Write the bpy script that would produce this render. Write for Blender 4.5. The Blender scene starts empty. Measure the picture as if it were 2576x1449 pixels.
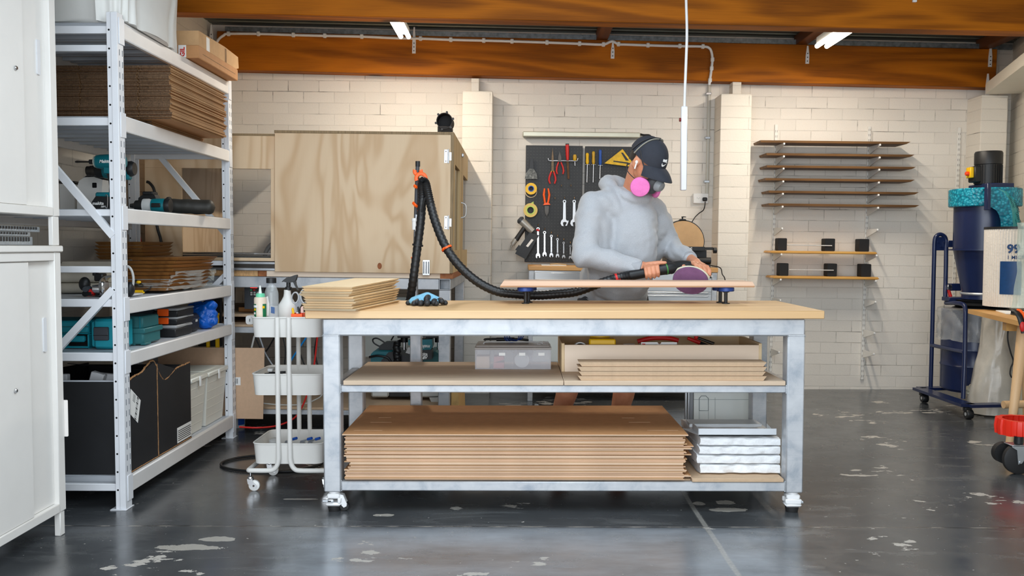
import bpy, bmesh, math, random
import numpy as np
from mathutils import Vector, Matrix, Euler, noise as mnoise

SC = bpy.context.scene
COL = SC.collection
PI = math.pi
rnd = random.Random(7)

# ------------------------------------------------------------------ camera
FPX, CXP, CYP = 2280.0, 1288.0, 724.5          # focal length and centre in pixels of the 2576x1449 frame
PITCH = math.atan(104.5 / FPX)
YAW = 17.0 / FPX
CAM = Vector((0, 0, 1.18))
cd = bpy.data.cameras.new('camera')
cam = bpy.data.objects.new('camera', cd)
COL.objects.link(cam)
cam.location = CAM
cam.rotation_euler = (PI / 2 - PITCH, 0, YAW)
cd.sensor_width = 36
cd.lens = 36 * FPX / 2576
cd.clip_start = 0.05
cd.clip_end = 60
SC.camera = cam

# ------------------------------------------------------------------ world, daylight, exposure
SC.view_settings.view_transform = 'Standard'
SC.view_settings.look = 'None'
SC.view_settings.exposure = 0.0
SC.view_settings.gamma = 1.0
SC.view_settings.use_curve_mapping = False
SC.cycles.max_bounces = 7
SC.cycles.diffuse_bounces = 4
SC.cycles.glossy_bounces = 4
SC.cycles.transmission_bounces = 6
SC.cycles.transparent_max_bounces = 10
SC.cycles.caustics_reflective = False
SC.cycles.caustics_refractive = False
SC.cycles.sample_clamp_indirect = 6.0
wd = bpy.data.worlds.new('overcast_sky')
SC.world = wd
wd.use_nodes = True
wd.node_tree.nodes['Background'].inputs[0].default_value = (0.80, 0.90, 1.0, 1)
wd.node_tree.nodes['Background'].inputs[1].default_value = 1.5


def area(name, loc, target, sx, sy, power, col, parent=None):
 l = bpy.data.lights.new(name, 'AREA')
 l.shape = 'RECTANGLE'
 l.size, l.size_y, l.energy, l.color = sx, sy, power, col
 o = bpy.data.objects.new(name, l)
 COL.objects.link(o)
 o.location = loc
 o.rotation_euler = (Vector(target) - Vector(loc)).to_track_quat('-Z', 'Y').to_euler()
 if parent is not None:
  o.parent = parent
 return o


# daylight through the open roller door behind the photographer
area('roller_door_daylight', (-0.5, -1.3, 1.45), (0.2, 5.0, 1.0), 4.6, 2.7, 180, (0.91, 0.955, 1.0))
# daylight through the translucent sheets let into the roof over the front of the workshop
area('roof_light_daylight', (0.25, 2.6, 2.90), (0.25, 2.6, 0), 1.9, 2.7, 95, (0.82, 0.92, 1.0))

# ------------------------------------------------------------------ pixel <-> place
RC = Euler((PI / 2 - PITCH, 0, YAW)).to_matrix()
TILT = 0.012                                     # the building's walls lean a little against the level bench
RTILT = 0.0245                                   # and the roof falls to the right


def rotframe(a):
 return Matrix.Translation(CAM) @ Matrix.Rotation(a, 4, 'Y') @ Matrix.Translation(-CAM)


FRAMES = {None: Matrix.Identity(4), 'rear': rotframe(TILT), 'roof': rotframe(RTILT)}


def _ray(px, py, a=0.0):
 d = RC @ Vector(((px - CXP) / FPX, (CYP - py) / FPX, -1))
 return Matrix.Rotation(-a, 3, 'Y') @ d if a else d


ROW, COLUMN = 620, 1305                          # used where only x or only z of a point is wanted (the other pixel given as 0)


def P(px, py, Y):
 d = _ray(px or COLUMN, py or ROW)
 return CAM + d * (Y / d.y)


def PZ(px, py, z):
 d = _ray(px, py)
 return CAM + d * ((z - CAM.z) / d.z)


def Q(px, py, Y):
 d = _ray(px or COLUMN, py or ROW, TILT)
 return CAM + d * (Y / d.y)


def QR(px, py, Y):
 d = _ray(px, py, RTILT)
 return CAM + d * (Y / d.y)


def rect(x0, y0, x1, y1, Y, depth, F=P):
 "corners of a box whose front face covers a pixel rectangle at distance Y"
 a, b = F(x0, y1, Y), F(x1, y0, Y)
 return (a.x, Y, a.z), (b.x, Y + depth, b.z)


# ------------------------------------------------------------------ materials
def c8(r, g, b):
 f = lambda v: ((v / 255 + 0.055) / 1.055) ** 2.4 if v > 10 else v / 255 / 12.92
 return (f(r), f(g), f(b), 1)


MATS = {}


class NT:
 def __init__(s, name):
  s.m = bpy.data.materials.new(name)
  s.m.use_nodes = True
  s.t = s.m.node_tree
  s.b = s.t.nodes['Principled BSDF']
  s.tc = None

 def n(s, typ, **kw):
  nd = s.t.nodes.new(typ)
  for k, v in kw.items():
   setattr(nd, k, v)
  return nd

 def link(s, a, b):
  s.t.links.new(a, b)

 def val(s, sock, v):
  if hasattr(v, 'is_linked'):
   s.link(v, sock)
  else:
   sock.default_value = v

 def obj(s):
  if s.tc is None:
   s.tc = s.n('ShaderNodeTexCoord')
  return s.tc.outputs['Object']

 def mapping(s, scale=(1, 1, 1), rot=(0, 0, 0), loc=(0, 0, 0), src=None):
  mp = s.n('ShaderNodeMapping')
  s.link(src or s.obj(), mp.inputs['Vector'])
  mp.inputs['Scale'].default_value = scale
  mp.inputs['Rotation'].default_value = rot
  mp.inputs['Location'].default_value = loc
  return mp.outputs[0]

 def noise(s, vec, scale=5, detail=4, rough=0.5, dist=0.0):
  nd = s.n('ShaderNodeTexNoise')
  s.link(vec, nd.inputs['Vector'])
  nd.inputs['Scale'].default_value = scale
  nd.inputs['Detail'].default_value = detail
  nd.inputs['Roughness'].default_value = rough
  nd.inputs['Distortion'].default_value = dist
  return nd.outputs['Fac']

 def ramp(s, fac, stops, interp='LINEAR'):
  nd = s.n('ShaderNodeValToRGB')
  s.link(fac, nd.inputs[0])
  e = nd.color_ramp.elements
  nd.color_ramp.interpolation = interp
  while len(e) < len(stops):
   e.new(0.5)
  for i, (p, c) in enumerate(stops):
   e[i].position = p
   e[i].color = c if hasattr(c, '__len__') else (c, c, c, 1)
  return nd.outputs[0]

 def mix(s, fac, a, b, typ='MIX'):
  nd = s.n('ShaderNodeMix', data_type='RGBA', blend_type=typ)
  s.val(nd.inputs[0], fac)
  s.val(nd.inputs[6], a)
  s.val(nd.inputs[7], b)
  return nd.outputs[2]

 def math(s, op, a, b=0.0, c=0.0):
  nd = s.n('ShaderNodeMath', operation=op)
  s.val(nd.inputs[0], a)
  s.val(nd.inputs[1], b)
  s.val(nd.inputs[2], c)
  return nd.outputs[0]

 def bump(s, h, strength=0.2, dist=0.01):
  nd = s.n('ShaderNodeBump')
  nd.inputs['Strength'].default_value = strength
  nd.inputs['Distance'].default_value = dist
  s.link(h, nd.inputs['Height'])
  s.link(nd.outputs[0], s.b.inputs['Normal'])

 def col(s, c):
  s.val(s.b.inputs['Base Color'], c)

 def set(s, **kw):
  for k, v in kw.items():
   s.val(s.b.inputs[k.replace('_', ' ')], v)


def mat(name, col, rough=0.5, metal=0.0, var=0.08, vs=6.0, bump=0.0, bs=90.0, stretch=(1, 1, 1), spec=0.5,
  trans=0.0, alpha=1.0, emit=0.0, ior=1.45, sheen=0.0, coat=0.0):
 if name in MATS:
  return MATS[name]
 t = NT(name)
 c = c8(*col)
 if var:
  f = t.noise(t.mapping(stretch), vs, 5, 0.6)
  lo = tuple(v * (1 - var * 1.6) for v in c[:3]) + (1,)
  hi = tuple(min(1, v * (1 + var)) for v in c[:3]) + (1,)
  t.col(t.ramp(f, [(0.3, lo), (0.7, hi)]))
 else:
  t.col(c)
 if bump:
  t.bump(t.noise(t.mapping(stretch), bs, 3), bump, 0.004)
 t.set(Roughness=rough, Metallic=metal, Specular_IOR_Level=spec, Transmission_Weight=trans, Alpha=alpha, IOR=ior,
    Sheen_Weight=sheen, Coat_Weight=coat)
 if emit:
  t.b.inputs['Emission Color'].default_value = c
  t.b.inputs['Emission Strength'].default_value = emit
 MATS[name] = t.m
 return t.m


def wood(name, c1, c2, axis='x', freq=30.0, rough=0.55, bands=9.0, mixc=1.0, knots=None, fine=0.35, st=0.12, dist=0.6, gam=1.0):
 "stretched growth rings plus fine grain, running along one axis"
 if name in MATS:
  return MATS[name]
 t = NT(name)
 i = 'xyz'.index(axis)
 sc = [1.0, 1.0, 1.0]
 sc[i] = st
 v = t.mapping(tuple(sc))
 n1 = t.noise(v, freq * 0.12, 2, 0.5, dist)
 s = t.math('SINE', t.math('MULTIPLY', n1, bands * 6.283))
 s = t.math('POWER', t.math('MULTIPLY_ADD', s, 0.5, 0.5), gam)
 sc2 = [1.0, 1.0, 1.0]
 sc2[i] = 0.03
 n2 = t.noise(t.mapping(tuple(sc2)), freq * 6, 3, 0.6)
 f = t.math('ADD', t.math('MULTIPLY', s, 1 - fine), t.math('MULTIPLY', n2, fine))
 col = t.mix(t.math('MULTIPLY', f, mixc), c8(*c1), c8(*c2))
 if knots:
  kc, ksc, thr = knots
  sk = [1.0, 1.0, 1.0]
  sk[i] = 0.6
  vo = t.n('ShaderNodeTexVoronoi')
  t.link(t.mapping(tuple(sk)), vo.inputs['Vector'])
  vo.inputs['Scale'].default_value = ksc
  k = t.ramp(vo.outputs['Distance'], [(0.0, 1.0), (thr * 0.55, 0.85), (thr, 0.0)])
  col = t.mix(k, col, c8(*kc))
 t.col(col)
 t.bump(n2, 0.08, 0.002)
 t.set(Roughness=rough)
 MATS[name] = t.m
 return t.m


def brick(name, uaxis, tint, bw=0.2516, bh=0.0912, off=(0, 0), joints=0.0036):
 "painted brickwork: thin joints, some open and dark, most filled with paint"
 if name in MATS:
  return MATS[name]
 t = NT(name)
 sp = t.n('ShaderNodeSeparateXYZ')
 t.link(t.obj(), sp.inputs[0])
 cb = t.n('ShaderNodeCombineXYZ')
 wob = t.noise(t.mapping((1, 1, 1)), 7, 3)
 wz = t.math('MULTIPLY_ADD', wob, 0.006, off[1] - 0.003)
 t.link(t.math('ADD', sp.outputs['XYZ'.index(uaxis.upper())], off[0]), cb.inputs[0])
 t.link(t.math('ADD', sp.outputs[2], wz), cb.inputs[1])
 br = t.n('ShaderNodeTexBrick')
 t.link(cb.outputs[0], br.inputs['Vector'])
 br.inputs['Scale'].default_value = 1.0
 br.inputs['Mortar Size'].default_value = joints
 br.inputs['Mortar Smooth'].default_value = 0.35
 br.inputs['Bias'].default_value = 0
 br.inputs['Brick Width'].default_value = bw
 br.inputs['Row Height'].default_value = bh
 br.inputs['Color1'].default_value = (0, 0, 0, 1)
 br.inputs['Color2'].default_value = (1, 1, 1, 1)
 br.inputs['Mortar'].default_value = (0.5, 0.5, 0.5, 1)
 c = c8(*tint)
 lo = tuple(v * 0.93 for v in c[:3]) + (1,)
 bc = t.mix(br.outputs['Color'], c, lo)
 spk = t.noise(t.mapping((1, 1, 1)), 140, 2)
 bc = t.mix(t.ramp(spk, [(0.25, 0.35), (0.45, 0.0)]), bc, tuple(v * 0.72 for v in c[:3]) + (1,))
 open_ = t.ramp(t.noise(t.mapping((1.1, 1.1, 3.0)), 2.6, 4, 0.6), [(0.40, 0.05), (0.56, 0.22), (0.66, 0.6), (0.76, 1.0)])
 jf = t.math('MULTIPLY', br.outputs['Fac'], open_)
 bc = t.mix(jf, bc, c8(112, 106, 98))
 t.col(bc)
 h = t.math('SUBTRACT', t.math('MULTIPLY', t.noise(t.mapping((1, 1, 1)), 55, 4), 0.25), br.outputs['Fac'])
 t.bump(h, 0.45, 0.006)
 t.set(Roughness=0.6, Specular_IOR_Level=0.35)
 MATS[name] = t.m
 return t.m

# ------------------------------------------------------------------ geometry helpers
class MB:
 "collects shapes, then links them as ONE mesh object"

 def __init__(s, m=None):
  s.v, s.f, s.mi, s.mats = [], [], [], []
  s.k = 0
  s.M = None
  if m:
   s.mat(m)

 def mat(s, m):
  if m not in s.mats:
   s.mats.append(m)
  s.k = s.mats.index(m)
  return s

 def add(s, vs, fs, M=None):
  o = len(s.v)
  T = s.M @ M if (s.M is not None and M is not None) else (M if M is not None else s.M)
  for p in vs:
   p = Vector(p)
   s.v.append(T @ p if T is not None else p)
  for f in fs:
   s.f.append([i + o for i in f])
   s.mi.append(s.k)
  return s

 def box(s, a, b, c=0.002, M=None):
  a, b = Vector(a), Vector(b)
  lo = Vector((min(a.x, b.x), min(a.y, b.y), min(a.z, b.z)))
  hi = Vector((max(a.x, b.x), max(a.y, b.y), max(a.z, b.z)))
  d = hi - lo
  c = min(c, min(d) * 0.45)
  if c <= 0:
   vs = [(x, y, z) for x in (lo.x, hi.x) for y in (lo.y, hi.y) for z in (lo.z, hi.z)]
   return s.add(vs, [(0, 1, 3, 2), (4, 6, 7, 5), (0, 4, 5, 1), (2, 3, 7, 6), (0, 2, 6, 4), (1, 5, 7, 3)], M)
  vs, idx = [], {}
  for cn in range(8):
   sg = [(cn >> k) & 1 for k in range(3)]
   for k in range(3):
    p = []
    for j in range(3):
     e = hi[j] if sg[j] else lo[j]
     if j != k:
      e += -c if sg[j] else c
     p.append(e)
    idx[cn, k] = len(vs)
    vs.append(p)
  fs = []
  for k in range(3):
   l, m = (k + 1) % 3, (k + 2) % 3
   for sg in (0, 1):
    base = sg << k
    q = [base, base | (1 << l), base | (1 << l) | (1 << m), base | (1 << m)]
    fs.append([idx[i, k] for i in q])
   for bl in (0, 1):
    for bk in (0, 1):
     c1 = (bk << k) | (bl << l)
     c2 = c1 | (1 << m)
     fs.append([idx[c1, k], idx[c2, k], idx[c2, l], idx[c1, l]])
  for cn in range(8):
   fs.append([idx[cn, 0], idx[cn, 1], idx[cn, 2]])
  return s.add(vs, fs, M)

 def tube(s, pts, r, seg=10, cap=True, closed=False, M=None, flat=1.0):
  pts = [Vector(p) for p in pts]
  n = len(pts)
  rs = r if hasattr(r, '__len__') else [r] * n
  tang = []
  for i in range(n):
   if closed:
    t = pts[(i + 1) % n] - pts[i - 1]
   else:
    t = pts[min(i + 1, n - 1)] - pts[max(i - 1, 0)]
   tang.append(t.normalized() if t.length > 1e-9 else Vector((0, 0, 1)))
  up = Vector((0, 0, 1)) if abs(tang[0].z) < 0.95 else Vector((0, 1, 0))
  u = tang[0].cross(up).normalized()
  vs, fs = [], []
  for i in range(n):
   t = tang[i]
   u = (u - t * u.dot(t))
   u = u.normalized() if u.length > 1e-9 else t.orthogonal().normalized()
   w = t.cross(u)
   for j in range(seg):
    a = 2 * PI * j / seg
    vs.append(pts[i] + (u * math.cos(a) + w * math.sin(a) * flat) * rs[i])
  m = n if closed else n - 1
  for i in range(m):
   i2 = (i + 1) % n
   for j in range(seg):
    k = (j + 1) % seg
    fs.append((i * seg + j, i * seg + k, i2 * seg + k, i2 * seg + j))
  if cap and not closed:
   fs.append(list(range(seg)))
   fs.append([(n - 1) * seg + j for j in range(seg)])
  return s.add(vs, fs, M)

 def cyl(s, p0, p1, r0, r1=None, seg=20, M=None, cap=True):
  return s.tube([p0, p1], [r0, r0 if r1 is None else r1], seg, cap, M=M)

 def lathe(s, prof, o=(0, 0, 0), seg=24, M=None, axis='z', cap=True, sx=1.0):
  T = Matrix.Translation(Vector(o))
  if axis == 'x':
   T = T @ Matrix.Rotation(PI / 2, 4, 'Y')
  elif axis == 'y':
   T = T @ Matrix.Rotation(-PI / 2, 4, 'X')
  if M is not None:
   T = M @ T
  vs, fs = [], []
  for r, z in prof:
   for j in range(seg):
    a = 2 * PI * j / seg
    vs.append((r * math.cos(a) * sx, r * math.sin(a), z))
  for i in range(len(prof) - 1):
   for j in range(seg):
    k = (j + 1) % seg
    fs.append((i * seg + j, i * seg + k, (i + 1) * seg + k, (i + 1) * seg + j))
  if cap:
   if prof[0][0] > 1e-6:
    fs.append(list(range(seg)))
   if prof[-1][0] > 1e-6:
    fs.append([(len(prof) - 1) * seg + j for j in range(seg)])
  return s.add(vs, fs, T)

 def prism(s, poly, h0, h1, plane='xz', M=None):
  "extrude a polygon; plane xz extrudes along y, xy along z, yz along x"
  n = len(poly)

  def mk(p, h):
   return {'xz': (p[0], h, p[1]), 'xy': (p[0], p[1], h), 'yz': (h, p[0], p[1])}[plane]
  vs = [mk(p, h0) for p in poly] + [mk(p, h1) for p in poly]
  fs = [list(range(n)), list(range(n, 2 * n))]
  for i in range(n):
   j = (i + 1) % n
   fs.append((i, j, n + j, n + i))
  return s.add(vs, fs, M)

 def sphere(s, o, r, seg=18, rings=10, M=None):
  r = r if hasattr(r, '__len__') else (r, r, r)
  vs, fs = [], []
  for i in range(rings + 1):
   th = PI * i / rings
   for j in range(seg):
    a = 2 * PI * j / seg
    vs.append((o[0] + r[0] * math.sin(th) * math.cos(a), o[1] + r[1] * math.sin(th) * math.sin(a), o[2] + r[2] * math.cos(th)))
  for i in range(rings):
   for j in range(seg):
    k = (j + 1) % seg
    fs.append((i * seg + j, i * seg + k, (i + 1) * seg + k, (i + 1) * seg + j))
  return s.add(vs, fs, M)

 def grid(s, fn, nu, nv, M=None, closeu=False):
  vs = [fn(i / (nu if closeu else nu - 1), j / (nv - 1)) for j in range(nv) for i in range(nu)]
  fs = []
  for j in range(nv - 1):
   for i in range(nu if closeu else nu - 1):
    k = (i + 1) % nu
    fs.append((j * nu + i, j * nu + k, (j + 1) * nu + k, (j + 1) * nu + i))
  return s.add(vs, fs, M)

 def text(s, body, size, M, depth=0.001, bold=0.0, shear=0.0, align='LEFT'):
  cu = bpy.data.curves.new('lettering', 'FONT')
  cu.body, cu.size, cu.extrude, cu.offset, cu.shear = body, size, depth, bold, shear
  cu.align_x = align
  cu.resolution_u = 2
  o = bpy.data.objects.new('lettering', cu)
  COL.objects.link(o)
  dg = bpy.context.evaluated_depsgraph_get()
  me = bpy.data.meshes.new_from_object(o.evaluated_get(dg))
  s.add([v.co.copy() for v in me.vertices], [list(p.vertices) for p in me.polygons], M)
  bpy.data.objects.remove(o)
  bpy.data.curves.remove(cu)
  bpy.data.meshes.remove(me)
  return s

 def mesh(s, name, smooth=38):
  me = bpy.data.meshes.new(name)
  me.from_pydata([tuple(p) for p in s.v], [], s.f)
  for m in s.mats:
   me.materials.append(m)
  me.polygons.foreach_set('material_index', s.mi)
  bm = bmesh.new()
  bm.from_mesh(me)
  bmesh.ops.recalc_face_normals(bm, faces=bm.faces)
  bm.to_mesh(me)
  bm.free()
  if smooth:
   me.polygons.foreach_set('use_smooth', [True] * len(me.polygons))
   me.set_sharp_from_angle(angle=math.radians(smooth))
  me.update()
  return me

 def bounds(s):
  a = np.array([tuple(p) for p in s.v])
  return a.min(0), a.max(0)


def facing(o, dx=(1, 0, 0), dy=(0, 0, 1)):
 "frame for lettering: text x along dx, text y along dy, at o"
 x, y = Vector(dx).normalized(), Vector(dy).normalized()
 z = x.cross(y)
 M = Matrix.Identity(4)
 for i in range(3):
  M[i][0], M[i][1], M[i][2], M[i][3] = x[i], y[i], z[i], o[i]
 return M


LOC = {}


def tag(o, label, cat, group=None, kind=None):
 if label:
  o['label'] = label
 if cat:
  o['category'] = cat
 if group:
  o['group'] = group
 if kind:
  o['kind'] = kind
 return o


def thing(name, label, cat, loc=(0, 0, 0), group=None, frame=None):
 o = bpy.data.objects.new(name, None)
 o.empty_display_size = 0.05
 COL.objects.link(o)
 o.matrix_world = FRAMES[frame] @ Matrix.Translation(Vector(loc))
 LOC[o.name] = Vector(loc)
 return tag(o, label, cat, group)


def part(name, mb, parent, label=None, smooth=38):
 "mb is in the frame of the top-level thing (absolute), the mesh is made relative to the parent"
 me = mb.mesh(name, smooth)
 l = LOC.get(parent.name, Vector())
 me.transform(Matrix.Translation(-l))
 o = bpy.data.objects.new(name, me)
 COL.objects.link(o)
 o.parent = parent
 LOC[o.name] = l
 if label:
  o['label'] = label
 return o


def single(name, mb, label, cat, group=None, frame=None, smooth=38, kind=None):
 lo, hi = mb.bounds()
 loc = Vector(((lo[0] + hi[0]) / 2, (lo[1] + hi[1]) / 2, lo[2]))
 me = mb.mesh(name, smooth)
 me.transform(Matrix.Translation(-loc))
 o = bpy.data.objects.new(name, me)
 COL.objects.link(o)
 o.matrix_world = FRAMES[frame] @ Matrix.Translation(loc)
 LOC[o.name] = loc
 return tag(o, label, cat, group, kind)


def struct(name, mb, label, cat, frame=None, smooth=38):
 return single(name, mb, label, cat, None, frame, smooth, 'structure')


def dup(root, M, label, group=None):
 "copy of a thing with copies of its parts and sub-parts, placed by a world matrix"
 r = root.copy()
 COL.objects.link(r)
 r.matrix_world = M
 r['label'] = label
 if group:
  r['group'] = group

 def rec(a, b):
  for ch in list(a.children):
   c = ch.copy()
   COL.objects.link(c)
   c.parent = b
   c.matrix_parent_inverse = ch.matrix_parent_inverse.copy()
   rec(ch, c)
 rec(root, r)
 return r


def smoothpath(pts, n=8, closed=False):
 "Catmull-Rom through points"
 pts = [Vector(p) for p in pts]
 out = []
 m = len(pts)
 rng = m if closed else m - 1
 for i in range(rng):
  g = (lambda k: pts[k % m]) if closed else (lambda k: pts[max(0, min(m - 1, k))])
  p0, p1, p2, p3 = g(i - 1), g(i), g(i + 1), g(i + 2)
  for j in range(n):
   t = j / n
   out.append(0.5 * ((2 * p1) + (p2 - p0) * t + (2 * p0 - 5 * p1 + 4 * p2 - p3) * t * t + (3 * p1 - p0 - 3 * p2 + p3) * t ** 3))
 if not closed:
  out.append(pts[-1])
 return out


def arc(cx, cy, r, a0, a1, n=12):
 return [(cx + r * math.cos(a0 + (a1 - a0) * i / n), cy + r * math.sin(a0 + (a1 - a0) * i / n)) for i in range(n + 1)]


def rrect(x0, y0, x1, y1, r, n=4):
 p = []
 for cx, cy, a in ((x1 - r, y0 + r, -PI / 2), (x1 - r, y1 - r, 0), (x0 + r, y1 - r, PI / 2), (x0 + r, y0 + r, PI)):
  p += arc(cx, cy, r, a, a + PI / 2, n)
 return p


def organic(blobs, voxel=0.006, iters=4, disp=None):
 "one continuous surface from tapered limbs and ellipsoids: voxel remesh, then smoothing"
 mb = MB()
 for b in blobs:
  if b[0] == 'c':
   _, p0, p1, r0, r1 = b
   p0, p1 = Vector(p0), Vector(p1)
   n = 6
   d = (p1 - p0)
   L = d.length
   d = d.normalized() if L > 1e-6 else Vector((0, 0, 1))
   pts, rs = [], []
   for i in range(5):
    a = PI / 2 * i / 4
    pts.append(p0 - d * r0 * math.cos(a))
    rs.append(max(1e-4, r0 * math.sin(a)))
   for i in range(5):
    a = PI / 2 * (4 - i) / 4
    pts.append(p1 + d * r1 * math.cos(a))
    rs.append(max(1e-4, r1 * math.sin(a)))
   mb.tube(pts, rs, 18)
  else:
   _, o, r, M = b
   T = Matrix.Translation(Vector(o)) @ (M.to_4x4() if M is not None else Matrix.Identity(4))
   mb.sphere((0, 0, 0), r, 24, 14, T)
 me = mb.mesh('body', 0)
 o = bpy.data.objects.new('body', me)
 COL.objects.link(o)
 md = o.modifiers.new('r', 'REMESH')
 md.mode = 'VOXEL'
 md.voxel_size = voxel
 md.use_smooth_shade = True
 sm = o.modifiers.new('s', 'SMOOTH')
 sm.iterations = iters
 sm.factor = 0.5
 dg = bpy.context.evaluated_depsgraph_get()
 out = bpy.data.meshes.new_from_object(o.evaluated_get(dg))
 bpy.data.objects.remove(o)
 r = MB()
 co = np.empty(len(out.vertices) * 3)
 out.vertices.foreach_get('co', co)
 co = co.reshape(-1, 3)
 if disp is not None:
  no = np.empty(len(out.vertices) * 3)
  out.vertices.foreach_get('normal', no)
  no = no.reshape(-1, 3)
  co = np.array([p + n * disp(p) for p, n in zip(co, no)])
 r.v = [Vector(p) for p in co]
 r.f = [list(p.vertices) for p in out.polygons]
 bpy.data.meshes.remove(out)
 return r


def organic_done(r, m):
 r.mats = [m]
 r.mi = [0] * len(r.f)
 return r

# ------------------------------------------------------------------ palette
def steel_mat():
 t = NT('galvanised_box_section')
 n = t.noise(t.mapping((1, 1, 1)), 9, 6, 0.62, 0.4)
 n2 = t.noise(t.mapping((0.5, 6, 6)), 14, 3)
 c = t.ramp(n, [(0.30, c8(152, 160, 170)), (0.50, c8(186, 189, 193)), (0.75, c8(200, 202, 205))])
 c = t.mix(t.math('MULTIPLY', t.ramp(n2, [(0.55, 0.0), (0.75, 1.0)]), 0.25), c, c8(150, 158, 170))
 t.col(c)
 t.set(Roughness=0.42, Metallic=0.25, Specular_IOR_Level=0.5)
 return t.m


def floor_mat():
 t = NT('painted_concrete')
 o = t.mapping((1, 1, 1))
 base = t.ramp(t.noise(o, 1.7, 6, 0.6), [(0.3, c8(56, 59, 62)), (0.55, c8(70, 73, 76)), (0.75, c8(86, 88, 89))])
 # drag marks and dust
 sm = t.noise(t.mapping((1.2, 5.0, 1), (0, 0, 0.5)), 1.6, 6, 0.65, 0.8)
 base = t.mix(t.ramp(sm, [(0.54, 0.0), (0.78, 0.34)]), base, c8(128, 131, 132))
 # the slab in front of the bench is mixed towards a paler blue-grey, broken up by noise
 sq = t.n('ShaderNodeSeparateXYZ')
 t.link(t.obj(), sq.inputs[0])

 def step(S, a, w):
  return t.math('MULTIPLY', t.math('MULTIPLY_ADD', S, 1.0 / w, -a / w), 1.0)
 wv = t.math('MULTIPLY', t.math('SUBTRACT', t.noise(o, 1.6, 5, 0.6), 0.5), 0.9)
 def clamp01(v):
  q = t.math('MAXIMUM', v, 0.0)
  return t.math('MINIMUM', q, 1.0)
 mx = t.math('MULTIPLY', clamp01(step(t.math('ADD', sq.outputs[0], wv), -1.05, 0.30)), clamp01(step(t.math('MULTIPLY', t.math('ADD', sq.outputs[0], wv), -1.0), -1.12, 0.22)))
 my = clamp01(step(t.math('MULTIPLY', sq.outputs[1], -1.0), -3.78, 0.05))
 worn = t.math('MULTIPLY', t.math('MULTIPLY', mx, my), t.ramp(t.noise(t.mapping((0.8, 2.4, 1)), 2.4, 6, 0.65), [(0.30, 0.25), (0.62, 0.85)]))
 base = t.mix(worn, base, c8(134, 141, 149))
 # flaked paint: pale concrete islands in a few places
 zone = t.ramp(t.noise(o, 1.15, 2), [(0.52, 0.0), (0.60, 1.0)])
 fl = t.noise(t.mapping((1, 1.8, 1)), 7.5, 5, 0.62)
 flake = t.ramp(t.math('MULTIPLY', fl, zone), [(0.560, 0.0), (0.568, 1.0)])
 spk = t.ramp(t.noise(o, 34, 2, 0.5), [(0.735, 0.0), (0.75, 1.0)])
 flake2 = t.math('MAXIMUM', flake, t.math('MULTIPLY', spk, 0.8))
 base = t.mix(flake2, base, c8(168, 164, 157))
 # two wide flakes seen near the rack and by the right castor
 sp = t.n('ShaderNodeSeparateXYZ')
 t.link(t.obj(), sp.inputs[0])
 X, Y = sp.outputs[0], sp.outputs[1]
 wob = t.math('MULTIPLY', t.math('SUBTRACT', t.noise(o, 11, 4, 0.65), 0.5), 0.16)
 for (cx, cy, rx, ry) in ((-1.28, 3.50, 0.13, 0.035), (-1.22, 3.60, 0.07, 0.03), (0.94, 4.02, 0.08, 0.03), (0.95, 4.14, 0.05, 0.035), (0.83, 4.12, 0.025, 0.03), (-0.60, 3.93, 0.05, 0.02), (-1.02, 4.18, 0.09, 0.012)):
  dx = t.math('DIVIDE', t.math('SUBTRACT', X, cx), rx)
  dy = t.math('DIVIDE', t.math('SUBTRACT', Y, cy), ry)
  d = t.math('ADD', t.math('MULTIPLY', dx, dx), t.math('MULTIPLY', dy, dy))
  d = t.math('ADD', d, t.math('MULTIPLY', wob, 24.0))
  base = t.mix(t.math('LESS_THAN', d, 1.0), base, c8(172, 168, 160))
 # saw-cut joints
 wj = t.math('MULTIPLY', t.math('SUBTRACT', t.noise(o, 3, 3), 0.5), 0.012)

 def line(S, at, w):
  return t.ramp(t.math('ABSOLUTE', t.math('ADD', t.math('SUBTRACT', S, at), wj)), [(0.0, 1.0), (w * 0.6, 1.0), (w, 0.0)])
 l1 = line(X, 0.79, 0.013)
 l2 = line(Y, 3.77, 0.007)
 base = t.mix(t.math('MULTIPLY', l1, 0.8), base, t.mix(t.noise(o, 60, 2), c8(112, 112, 110), c8(176, 174, 168)))
 base = t.mix(t.math('MULTIPLY', l2, 0.85), base, t.ramp(t.noise(o, 9, 3), [(0.45, c8(24, 25, 26)), (0.62, c8(150, 144, 136))]))
 t.col(base)
 rg = t.ramp(t.noise(o, 5, 6, 0.65), [(0.3, 0.17), (0.7, 0.30)])
 rg = t.mix(flake2, rg, (0.6, 0.6, 0.6, 1))
 rg = t.mix(t.ramp(sm, [(0.54, 0.0), (0.78, 0.5)]), rg, (0.5, 0.5, 0.5, 1))
 t.link(rg, t.b.inputs['Roughness'])
 h = t.math('SUBTRACT', t.math('MULTIPLY', t.noise(o, 14, 5), 0.25), t.math('ADD', t.math('MULTIPLY', flake, 0.3), t.math('MAXIMUM', l1, l2)))
 t.bump(h, 0.12, 0.004)
 t.set(IOR=2.4, Specular_IOR_Level=0.5)
 return t.m


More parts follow.
